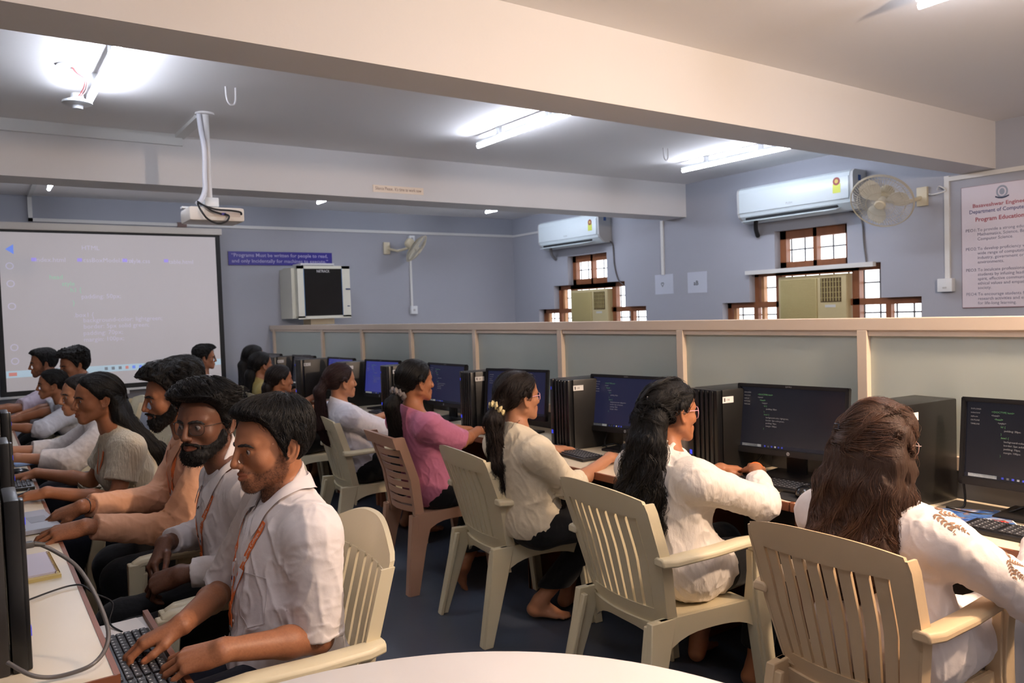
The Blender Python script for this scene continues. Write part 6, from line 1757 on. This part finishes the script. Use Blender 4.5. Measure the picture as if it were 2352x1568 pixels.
# ---------------------------------------------------------------- bearded man in peach shirt
if want('L3'):
    p = Person('person, bearded man in peach shirt with lanyard typing on the open laptop', GP, 180, (.84, 3.42), (.755, 3.47, .985), (.672, 3.45, 1.195), (-4, 6, 0), hs=1.02, vox=.0034, skin=SK1, seed=8, sw=.20)
    p.arm(-1, (.300, 3.11, .788), elbow=(.60, 3.20, .70), hsc=1.06, hand=dict(d=(-.95, .22, -.10), n=(.0, -.25, 1), curl=(18, 34, 22)))
    p.arm(1, (.318, 3.37, .808), elbow=(.63, 3.60, .74), hand=dict(d=(-.88, .32, -.22), n=(-.2, -.25, 1), curl=(26, 42, 26), thumb=-.012))
    p.default_legs(); p.build_body(stubble=(.85, (.16, .14, .14))); p.brows(BROW, 1.3)
    p.top(PEACH, o=.013, loose=.018, hem=.42, sleeve=1.90, sleeve_o=.019, cuff_o=.013, wr=.010, neck=.075, neck_tilt=.85, vox=.0045)
    p.trousers(BLKT); collar(p, PEACH, hgt=.048, spread=.05)
    short_hair(p, HBLK, lambda q: .014 + .018 * np.clip((q[:, 2] - .03) / .07, 0, 1) + .016 * np.clip((q[:, 1] + .01) / .08, 0, 1) * np.clip((q[:, 2] - .045) / .04, 0, 1) + .008 * np.clip((-q[:, 1] - .02) / .05, 0, 1), vox=.0038, strands=1300, n=9, step=.0075, field=crown_field(p, (.0, -.05, .11), .5, .1), rad=.0008, lift=.010, noise=.3, nsc=60)
    beard(p, BRD, .010, 500, .0034, .006)
    lanyard(p, [p.T(-.080, .075, .93), p.T(-.050, .12, .74)], [p.T(.072, .075, .93), p.T(.020, .12, .74)], p.T(-.006, .13, .56), p.T(-.006, .14, .36), ORG, w=.0155, card=False)
    W_, E_ = p.arms[1][2], p.arms[1][1]; mb = MB(); ax = nrm(W_ - E_); c = W_ - ax * .012; u = nrm(np.cross(ax, A(0, 0, 1))); v = np.cross(ax, u); mb.tube([Vector([float(x) for x in c + u * .030 * math.cos(a) + v * .030 * math.sin(a)]) for a in [2 * PI * i / 24 for i in range(24)]], .0018, 6, closed=True); mb.build('bangle', CHROME, p.root)

# ---------------------------------------------------------------- woman in ribbed cream top
if want('L4'):
    p = Person('person, woman in ribbed cream top with long black hair and orange lanyard', GP, 180, (.70, 4.10), (.545, 4.08, .965), (.470, 4.075, 1.160), (8, 2, -1), female=True, hs=.98, vox=.0034, skin=SK1, seed=11, sw=.172)
    p.arm(-1, (.235, 3.87, .790), elbow=(.50, 3.86, .715), hand=dict(d=(-.85, .42, -.12), n=(.05, -.2, 1), curl=(16, 26, 18)))
    p.arm(1, (.23, 4.42, .790), elbow=(.46, 4.35, .73), hand=dict(d=(-.93, .25, -.12), n=(0, 0, 1), curl=(12, 22, 16), thumb=.01))
    p.default_legs(); p.build_body(); p.brows(BROW, 1.15)
    p.top(RIB, o=.012, loose=.014, hem=.42, sleeve=.62, sleeve_o=.022, puff=.008, wr=.006, neck=.06, neck_tilt=.5, vox=.0042)
    p.trousers(NAVY)
    h = p.head; ch = [(h.W((0, -.085, .02)), .035), (h.W((.0, -.095, -.06)), .042), (h.W((0, -.125, -.15)), .043), (p.T(-.01, -.13, .68), .045), (p.T(-.015, -.145, .40), .038), (p.T(-.015, -.15, .10), .020)]
    ch2 = [(h.W((-.055, -.055, -.02)), .026), (h.W((-.058, -.075, -.10)), .028), (p.T(-.055, -.115, .74), .026), (p.T(-.05, -.13, .45), .018)]
    ch3 = [(h.W((.055, -.055, -.02)), .026), (h.W((.058, -.075, -.10)), .028), (p.T(.045, -.115, .74), .026), (p.T(.04, -.13, .45), .018)]
    long_hair(p, HBLK, [ch, ch2, ch3], strands=1100, n=44, step=.014, rad=.0008)
    lanyard(p, [p.T(-.070, .06, .93), p.T(-.050, .12, .70)], [p.T(.060, .06, .93), p.T(.032, .12, .70)], p.T(-.006, .13, .42), p.T(-.006, .14, .22), ORG, w=.0145, card=False)
    mb = MB(); mb.cyl(*[Vector([float(v) for v in h.W((-.0865, -.004 + k, -.043))]) for k in (0, .003)], .0022); mb.build('ear_stud', CHROME, p.root)

# ---------------------------------------------------------------- farther people of the left row
if want('L5'):
    p = Person('person, woman in patterned white shirt whose face is half hidden', GP, 180, (.745, 5.13), (.580, 5.08, .915), (.494, 5.04, 1.105), (9, 1, -1), female=True, hs=.965, vox=.0045, skin=SK4, seed=13)
    typing(p, (.14, 5.30, .80), (.17, 4.96, .80), elr=(.41, 5.32, .76), ell_=(.42, 4.90, .755)); p.default_legs(); p.build_body(); p.brows(BROW, 1.0)
    p.top(mat('patterned_white_shirt', (214, 206, 202), .8, bump=.1, bscale=40, vary=.22, vscale=38), o=.012, loose=.014, hem=.42, sleeve=1.55, sleeve_o=.024, puff=.010, wr=.008, vox=.006); p.trousers(NAVY)
    h = p.head; long_hair(p, HDRK, [[(h.W((0, -.085, -.01)), .035), (h.W((0, -.115, -.10)), .035), (p.T(0, -.12, .6), .03), (p.T(0, -.13, .3), .015)]], strands=400, n=30, rad=.001, vox=.005)
if want('L6'):
    p = Person('person with tied black hair and pale shirt, bangle on the wrist', GP, 180, (.765, 7.05), (.590, 7.02, .865), (.500, 6.985, 1.055), (-3, 1, -3), female=True, hs=.96, vox=.005, skin=SK3, seed=17)
    typing(p, (.12, 7.20, .79), (.13, 6.78, .79), elr=(.40, 7.28, .73), ell_=(.40, 6.72, .74)); p.default_legs(); p.build_body(); p.brows(BROW, 1.1)
    p.top(GREYSH, o=.012, loose=.014, hem=.42, sleeve=1.2, sleeve_o=.022, puff=.006, wr=.008, vox=.0065); p.trousers(BLKT)
    h = p.head; long_hair(p, HBLK, [[(h.W((0, -.090, -.0)), .035), (h.W((0, -.120, -.10)), .028), (p.T(0, -.11, .6), .02), (p.T(0, -.12, .3), .01)]], strands=300, n=30, rad=.001, vox=.0055)
    mb = MB(); W_, E_ = p.arms[-1][2], p.arms[-1][1]; ax = nrm(W_ - E_); c = W_ - ax * .02; u = nrm(np.cross(ax, A(0, 0, 1))); v = np.cross(ax, u); mb.tube([Vector([float(x) for x in c + u * .029 * math.cos(a) + v * .029 * math.sin(a)]) for a in [2 * PI * i / 20 for i in range(20)]], .003, 6, closed=True); mb.build('bangle', CHROME, p.root)
if want('L7'):
    p = Person('person, man in pale pink shirt before the lower left of the screen', GP, 180, (.765, 7.84), (.595, 7.82, .995), (.503, 7.79, 1.187), (-3, 3, 0), hs=.99, vox=.005, skin=SK1, seed=19)
    typing(p, (.06, 7.92, .82), (.05, 7.50, .84), elr=(.33, 8.05, .80), ell_=(.33, 7.55, .84)); p.default_legs(); p.build_body(stubble=(.8, (.2, .17, .17))); p.brows(BROW, 1.2)
    p.top(PALEP, o=.013, loose=.014, hem=.42, sleeve=1.05, sleeve_o=.022, wr=.008, vox=.0065); p.trousers(BLKT); short_hair(p, HBLK, men_hair(.008, .014, .014), vox=.0045, strands=250, rad=.0012, noise=.2)
if want('L8'):
    p = Person('person with bushy black hair, head lowered, behind the pale shirt', GP, 180, (.93, 7.30), (.765, 7.28, 1.000), (.680, 7.27, 1.180), (14, 12, 0), hs=1.0, vox=.0055, skin=SK3, seed=23)
    typing(p, (.28, 7.40, .79), (.28, 7.16, .79)); p.default_legs(); p.build_body(); p.brows(BROW, 1.2)
    p.top(GREYSH, o=.013, loose=.014, hem=.42, sleeve=1.1, wr=.008, vox=.007); p.trousers(BLKT); short_hair(p, HBLK, men_hair(.020, .018, .014, .010), vox=.0045, strands=300, rad=.0012, noise=.25)
if want('L9'):
    p = Person('person of whom only black hair shows above the peach shirted man', GP, 180, (1.08, 4.52), (.995, 4.50, .985), (.926, 4.48, 1.180), (0, 4, 0), hs=1.0, vox=.006, skin=SK3, seed=29)
    typing(p, (.66, 4.60, .66), (.66, 4.40, .66)); p.default_legs(); p.build_body(); p.top(GREYSH, o=.013, loose=.014, hem=.42, sleeve=1.1, wr=.006, vox=.008); p.trousers(BLKT); short_hair(p, HBLK, men_hair(.014, .016, .012), vox=.005, strands=200, rad=.0012)

# ---------------------------------------------------------------- right row, facing the partition
CLIPM = mat('dark_claw_clip', (52, 54, 66), .25, spec=.8)
def scrunchie(p, c, ax, m, R=.030, r=.013, name='scrunchie'):
    q = Sdf(1.6); c = np.asarray(c, dtype=f32); ax = nrm(ax); u = nrm(np.cross(ax, A(.3, .2, 1))); v = np.cross(ax, u)
    def fn(P):
        e = P - c; a = e @ ax; x = e @ u; y = e @ v; rr = np.sqrt(x * x + y * y); th = np.arctan2(y, x)
        w = r * (1 + .28 * np.sin(th * 9 + a * 120) + .2 * vnoise(P * 120))
        return np.sqrt((rr - R) ** 2 + a * a) - w
    q.add(fn, c, R + r * 1.7, 0); V, Fc = q.mesh(.0022); p.emit(name, V, Fc, m)
def claw_clip(p, c, u, n, w):
    mb = MB(); M_ = Matrix([[float(a) for a in row] for row in np.stack([u, n, w], 1)]).to_4x4(); M_.translation = Vector([float(x) for x in c])
    for sg in (-1, 1):
        mb.box((sg * .012, .006, 0), (.004, .012, .05), .0015)
        for k in range(5): mb.tube([(sg * .012, .010, -.02 + k * .01), (sg * .014, .0, -.02 + k * .01), (sg * .006, -.012, -.02 + k * .01)], .0018, 6)
    mb.cyl((-.010, .010, 0), (.010, .010, 0), .005, n=12); mb.v = [tuple(M_ @ Vector(v)) for v in mb.v]; mb.build('claw_clip', CLIPM, p.root)

if want('R1'):
    p = Person('person, woman in embroidered white kurta with long loose brown hair, back turned', GP, 0, (2.14, 1.20), (2.075, 1.205, .895), (2.125, 1.209, 1.090), (-8, 10, 0), female=True, hs=1.0, vox=.0038, skin=SK4, seed=31, sw=.178, bulk=1.05)
    p.arm(1, (2.56, .97, .790), elbow=(2.29, .885, .685), hand=dict(d=(.95, .2, -.12), n=(0, 0, 1)))
    p.arm(-1, (2.56, 1.46, .790), elbow=(2.27, 1.45, .72), hand=dict(d=(.95, -.2, -.12), n=(0, 0, 1)))
    p.default_legs(); p.build_body(); p.brows(BROW, 1.0)
    p.top(W_KU, o=.014, loose=.020, hem=.43, sleeve=1.80, sleeve_o=.020, cuff_o=.020, puff=.004, wr=.008, vox=.0042, skirt=.45, name='kurta')
    p.trousers(cloth('white_trousers', (222, 216, 214), .85, .1, 50))
    h = p.head; W = h.W
    # leaf embroidery on the sleeve
    EM_ = mat('brown_embroidery', (140, 108, 84), .8)
    def leaf_cluster(anchor, axis, size):
        P0 = p.topsdf.project(np.array([anchor], dtype=f32), .0012); g = p.topsdf.grad(P0)[0]; u = nrm(axis - g * float(np.dot(axis, g))); v = np.cross(g, u); mb = MB(); 
        def leaf(a0, b0, ang, L, w):
            pts = []
            for k in range(12):
                t = 2 * PI * k / 12; x = (math.cos(t) * .5 + .5) * L; y = math.sin(t) * w * (1 - .4 * math.cos(t)); pts.append((a0 + x * math.cos(ang) - y * math.sin(ang), b0 + x * math.sin(ang) + y * math.cos(ang)))
            Q = p.topsdf.project(np.array([P0[0] + u * a * size + v * b * size for a, b in pts], dtype=f32), .0014, 4); mb.add([Vector([float(c) for c in q]) for q in Q], [tuple(range(12))])
        for (sx, sy, sa, n_) in ((0, 0, .3, 6), (.1, .1, 1.3, 5), (-.1, .05, -.9, 6), (.2, -.3, -.2, 5)):
            for k in range(n_):
                d = .14 + k * .13; x = sx + d * math.cos(sa); y = sy + d * math.sin(sa)
                for sg in (-1, 1): leaf(x, y, sa + sg * .75, .20 - k * .018, .034)
            leaf(sx + (.14 + n_ * .13) * math.cos(sa), sy + (.14 + n_ * .13) * math.sin(sa), sa, .16, .03)
        mb.build('embroidery', EM_, p.shirt, smooth=False)
    S_, E_, W_ = p.arms[1]
    leaf_cluster(S_ + (E_ - S_) * -.02 + A(-.02, -.0, .07), (E_ - S_) + A(0, -.05, 0), .095); leaf_cluster(S_ + (E_ - S_) * .55 + A(-.02, -.05, .06), E_ - S_, .07)
    leaf_cluster(p.arms[-1][0] + (p.arms[-1][1] - p.arms[-1][0]) * .3 + A(-.03, .05, .06), p.arms[-1][1] - p.arms[-1][0], .06)
    ch = [[(W((x, -.080 + abs(x) * .3, .03)), .032), (W((x * 1.15, -.098 + abs(x) * .35, -.05)), .034), (W((x * 1.25 - .01, -.112 + abs(x) * .4, -.13)), .036), (p.T(x * 1.15 - .02, -.115, .86), .038), (p.T(x * .9 - .035, -.122, .68), .034), (p.T(x * .55 - .04, -.124, .50), .020)] for x in (-.07, -.025, .03, .075)]
    ch.append([(W((.078, -.01, .0)), .022), (W((.086, -.012, -.07)), .026), (W((.095, -.02, -.14)), .026), (p.T(.105, -.05, .95), .024), (p.T(.125, -.03, .88), .012)])
    ch.append([(W((-.078, -.01, .0)), .022), (W((-.086, -.02, -.07)), .026), (W((-.095, -.04, -.15)), .028), (p.T(-.105, -.085, .88), .026), (p.T(-.10, -.115, .72), .016)])
    long_hair(p, HBRN, ch, thick=lambda q: np.full(len(q), .014, f32), hl=HL_F, strands=5200, n=46, step=.0125, rad=.00070, vox=.0036, groove=.004, gscale=(80, 80, 8), lift=.007, wave=.002)
    for x, z in ((-.062, .030), (.040, .022)): claw_clip(p, W((x, -.104, z)), h.R[:, 2] * .6, -h.R[:, 1] * .7, h.R[:, 0] * .7)
    glasses(p, mat('pale_frame', (180, 160, 160), .3), w=.05, hgt=.038)

if want('R2'):
    p = Person('person, woman in white cotton shirt with long curly black hair and pink glasses', GP, 0, (2.15, 2.05), (2.095, 2.04, .915), (2.145, 2.041, 1.106), (-8, 3, -3), female=True, hs=.98, vox=.0034, skin=SK1, seed=37, sw=.172)
    p.arm(1, (2.645, 2.055, .815), elbow=(2.385, 1.825, .755), hand=dict(d=(.80, .55, -.10), n=(-.2, -.3, 1), curl=(22, 36, 22)))
    p.arm(-1, (2.60, 2.20, .800), elbow=(2.36, 2.27, .73), hand=dict(d=(.95, -.1, -.12), n=(0, 0, 1)))
    for sg in (-1, 1):
        K = p.H + p.F * .40 + p.Rt * sg * .11; K[2] = .50; An = A(2.46, 1.93 if sg > 0 else 2.22, .085); p.leg(sg, K, An, A(.9, -.35 * sg, 0))
    p.build_body(); p.brows(BROW, 1.0)
    p.top(W_CR, o=.013, loose=.016, hem=.42, sleeve=1.60, sleeve_o=.019, cuff_o=.018, puff=.004, wr=.009, vox=.0042, skirt=.22, wscale=1.2)
    p.trousers(BLKT); h = p.head; W = h.W
    ch = [[(W((x * .6, -.085, .035)), .03), (W((x, -.105, -.03)), .034), (W((x * 1.25, -.125, -.11)), .034), (p.T(x * 1.5 - .015, -.118, .80), .034), (p.T(x * 1.6 - .02, -.122, .52), .028), (p.T(x * 1.2 - .01, -.118, .24), .018), (p.T(x * .6, -.115, .12), .010)] for x in (-.045, .0, .042)]
    ch[0] = ch[0][:5]
    long_hair(p, HBLK, ch, thick=lambda q: np.full(len(q), .012, f32), strands=2300, n=50, step=.0125, rad=.0010, vox=.0036, groove=.006, gscale=(70, 70, 28), lift=.012, wave=.006, curl=(.0075, .55))
    claw_clip(p, W((.0, -.115, .035)), h.R[:, 0], -h.R[:, 1], h.R[:, 2])
    glasses(p, mat('pink_frame', (214, 160, 176), .25), w=.054, hgt=.046, round_=True, r=.0016)
    W_, E_ = p.arms[1][2], p.arms[1][1]; mb = MB(); ax = nrm(W_ - E_); c = W_ - ax * .0; u = nrm(np.cross(ax, A(0, 0, 1))); v = np.cross(ax, u); mb.tube([Vector([float(x) for x in c + u * .028 * math.cos(a) + v * .026 * math.sin(a)]) for a in [2 * PI * i / 24 for i in range(24)]], .0032, 6, closed=True); mb.build('orange_bangle', mat('orange_thread', (226, 110, 40), .5), p.root)
    An = p.legs[1][2]; mb = MB(); mb.tube([Vector([float(x) for x in An + A(.036 * math.cos(a), .036 * math.sin(a), .01)]) for a in [2 * PI * i / 24 for i in range(24)]], .0025, 6, closed=True); mb.build('anklet', CHROME, p.root)

if want('R3'):
    p = Person('person, woman in cream kurta with cream scrunchie, glasses and bare foot', GP, 0, (2.10, 2.90), (2.005, 2.865, .915), (2.035, 2.88, 1.112), (-2, -3, 2), female=True, hs=.98, vox=.0038, skin=SK4, seed=41, sw=.170)
    p.arm(1, (2.475, 2.76, .790), elbow=(2.17, 2.69, .705), hand=dict(d=(.85, .45, -.1), n=(0, -.2, 1), curl=(14, 24, 16)))
    p.arm(-1, (2.43, 3.17, .785), elbow=(2.20, 3.08, .72), hand=dict(d=(.97, -.08, -.08), n=(0, 0, 1), curl=(8, 16, 10)))
    K = p.H + p.F * .36 + p.Rt * .13; K[2] = .49; p.leg(1, K, (2.20, 2.99, .095), A(.80, -.60, -.10)); K = p.H + p.F * .38 - p.Rt * .10; K[2] = .49; p.leg(-1, K, (2.40, 3.02, .09))
    p.build_body(); p.brows(BROW, 1.0)
    p.top(CREAM, o=.013, loose=.016, hem=.475, sleeve=1.22, sleeve_o=.016, puff=.002, wr=.009, vox=.0045, neck=.06)
    p.trousers(BLKT, hem=.17); h = p.head; W = h.W
    c0 = W((0.0, -.118, -.035)); ch = [[(W((0, -.085, .0)), .034), (c0, .022), (c0 + A(-.025, .0, -.05), .034), (p.T(-.01, -.116, .80), .036), (p.T(-.02, -.108, .56), .036), (p.T(-.02, -.108, .34), .030), (p.T(-.02, -.108, .16), .012)]]
    long_hair(p, HDRK, ch, thick=lambda q: np.full(len(q), .011, f32), strands=1700, n=44, step=.013, rad=.0008, vox=.0038, groove=.005, gscale=(80, 80, 16), lift=.010, wave=.004, curl=(.004, .4))
    scrunchie(p, c0 + A(-.005, 0, -.005), p.head.R[:, 1] * .8 + A(0, 0, .5), mat('cream_satin', (226, 206, 150), .35), .026, .015)
    glasses(p, mat('pink_frame', (214, 160, 176)), w=.052, hgt=.032, r=.0018)
    # printed collar band
    mb = MB(); up = nrm(p.hb - p.N); rows = []; outs = []
    for i in range(41):
        a = 2 * PI * i / 40; fr = nrm(p.F - up * float(p.F @ up)); rt = np.cross(fr, up); o_ = rt * math.sin(a) + fr * math.cos(a); b = p.N + up * .015; rows.append([Vector([float(x) for x in q]) for q in (b + o_ * (p.neckr * 1.12 + .010), b + up * .038 + o_ * (p.neckr * 1.05 + .006))]); outs.append(Vector([float(x) for x in o_]))
    mb.slab(rows, lambda i, j: outs[i], .003); mb.build('printed_collar', mat('black_white_print', (120, 116, 110), .8, vary=.95, vscale=130), p.root)

if want('R4'):
    p = Person('person, woman in pink t-shirt with black ponytail and speckled hair tie', GP, 0, (2.10, 3.84), (1.965, 3.80, .945), (1.985, 3.78, 1.136), (2, -2, 2), female=True, hs=.98, vox=.0038, skin=SK1, seed=43, sw=.172)
    p.arm(1, (2.43, 3.86, .805), elbow=(2.16, 3.61, .80), hand=dict(d=(.85, .5, -.05), n=(0, -.2, 1)))
    p.arm(-1, (2.44, 4.12, .790), elbow=(2.20, 4.06, .76), hand=dict(d=(.95, -.1, -.1), n=(0, 0, 1)))
    K = p.H + p.F * .36 + p.Rt * .11; K[2] = .49; p.leg(1, K, (2.14, 3.60, .12), A(.5, -.1, -.85)); K = p.H + p.F * .38 - p.Rt * .11; K[2] = .49; p.leg(-1, K, (2.36, 3.98, .09))
    p.build_body(); p.brows(BROW, 1.0)
    p.top(PINK, o=.013, loose=.020, hem=.44, sleeve=.98, sleeve_o=.023, puff=.006, wr=.009, vox=.0045, neck=.045, neck_tilt=.4, name='t_shirt'); p.trousers(BLKT, hem=.2)
    h = p.head; W = h.W; c0 = W((0, -.115, -.055)); ch = [[(W((0, -.085, -.01)), .032), (c0, .022), (c0 + A(-.045, 0, -.06), .034), (p.T(-.0, -.118, .86), .034), (p.T(-.0, -.108, .68), .030), (p.T(-.0, -.105, .52), .014)]]
    long_hair(p, HBLK, ch, thick=lambda q: np.full(len(q), .011, f32), strands=1200, n=36, step=.012, rad=.0008, vox=.0038, lift=.006)
    scrunchie(p, c0, p.head.R[:, 1] * .6 + A(0, 0, .7), mat('speckled_tie', (120, 112, 110), .6, vary=.9, vscale=160), .030, .016)

if want('R5'):
    p = Person('person, woman in white shirt with reddish ponytail and yellow hair tie', GP, 0, (2.07, 4.78), (1.925, 4.75, .905), (1.945, 4.74, 1.085), (4, -4, 3), female=True, hs=.98, vox=.0042, skin=SK4, seed=47, sw=.170)
    p.arm(1, (2.44, 4.60, .790), elbow=(2.17, 4.53, .755), hand=dict(d=(.9, .3, -.1), n=(0, 0, 1)))
    p.arm(-1, (2.44, 5.06, .800), elbow=(2.18, 5.02, .74), hand=dict(d=(.95, -.15, -.1), n=(0, 0, 1)))
    p.default_legs(); p.build_body(); p.brows(BROW, 1.0)
    p.top(cloth('white_cotton_shirt', (216, 214, 222), .8, .08, 50), o=.013, loose=.018, hem=.44, sleeve=1.30, sleeve_o=.020, puff=.005, wr=.009, vox=.005); p.trousers(BLKT)
    h = p.head; W = h.W; c0 = W((0, -.115, .015)); ch = [[(W((0, -.085, .03)), .032), (c0, .020), (c0 + A(-.035, 0, -.06), .034), (p.T(.0, -.14, .88), .040), (p.T(.0, -.13, .66), .034), (p.T(.0, -.122, .5), .014)]]
    long_hair(p, HRED, ch, thick=lambda q: np.full(len(q), .011, f32), strands=900, n=34, step=.012, rad=.0009, vox=.004)
    scrunchie(p, c0, p.head.R[:, 1] * .8 + A(0, 0, .4), mat('yellow_tie', (206, 186, 90), .5), .020, .009, 'hair_tie')
if want('R6'):
    p = Person('person, dark haired woman in profile between the nearest left man\'s hair and the towers', GP, 0, (2.13, 6.10), (1.965, 6.075, .840), (1.985, 6.065, 1.025), (7, 0, 1), female=True, hs=.965, vox=.005, skin=SK1, seed=53)
    typing(p, (2.46, 5.95, .79), (2.46, 6.22, .79)); p.default_legs(); p.build_body(); p.brows(BROW, 1.0); p.top(mat('dark_maroon_top', (70, 44, 50), .8), o=.013, loose=.016, hem=.42, sleeve=1.2, wr=.007, vox=.006); p.trousers(BLKT)
    h = p.head; W = h.W; long_hair(p, HDRK, [[(W((0, -.085, .0)), .034), (W((0, -.118, -.06)), .032), (p.T(0, -.13, .82), .042), (p.T(0, -.14, .5), .035), (p.T(0, -.14, .3), .014)]], strands=400, n=30, rad=.0011, vox=.005)
if want('R7'):
    p = Person('person, woman in olive yellow top with long black hair, by the far towers', GP, 0, (2.20, 6.88), (2.05, 6.865, .915), (2.085, 6.86, 1.105), (10, -4, 2), female=True, hs=.965, vox=.005, skin=SK3, seed=59)
    typing(p, (2.50, 6.74, .79), (2.50, 7.02, .79)); p.default_legs(); p.build_body(); p.top(YEL, o=.013, loose=.016, hem=.42, sleeve=1.2, wr=.007, vox=.006); p.trousers(BLKT)
    h = p.head; W = h.W; long_hair(p, HBLK, [[(W((0, -.085, .0)), .036), (W((0, -.120, -.08)), .040), (p.T(.03, -.14, .76), .045), (p.T(.05, -.15, .5), .045), (p.T(.05, -.15, .2), .02)]], strands=400, n=34, rad=.0011, vox=.005)
if want('R8'):
    p = Person('person, woman in white top with long black hair beside the back wall', GP, 0, (2.36, 7.62), (2.20, 7.605, .95), (2.245, 7.60, 1.140), (0, 2, 0), female=True, hs=.965, vox=.0055, skin=SK3, seed=61)
    typing(p, (2.58, 7.46, .79), (2.58, 7.74, .79)); p.default_legs(); p.build_body(); p.top(W_SH, o=.013, loose=.016, hem=.42, sleeve=1.3, wr=.007, vox=.006); p.trousers(BLKT)
    h = p.head; W = h.W; long_hair(p, HBLK, [[(W((0, -.085, .0)), .036), (W((.0, -.120, -.08)), .036), (p.T(.05, -.14, .76), .035), (p.T(.09, -.15, .5), .03), (p.T(.1, -.15, .3), .014)]], strands=300, n=30, rad=.0011, vox=.005)
if want('R9'):
    p = Person('person, man in white shirt facing right at the screen\'s lower right corner', GP, 0, (1.99, 8.08), (1.855, 8.06, .95), (1.891, 8.045, 1.145), (-3, 2, 2), hs=.985, vox=.0055, skin=SK3, seed=67)
    typing(p, (2.36, 7.92, .79), (2.36, 8.20, .79)); p.default_legs(); p.build_body(); p.brows(BROW, 1.2); p.top(W_SH, o=.013, loose=.014, hem=.42, sleeve=1.3, wr=.007, vox=.0065, neck=.03); p.trousers(BLKT)
    short_hair(p, HBLK, men_hair(.010, .016, .018), vox=.0045, strands=250, rad=.0012, noise=.22); glasses(p, mat('dark_steel_frame', (70, 64, 60)), w=.05, hgt=.036, r=.0014)
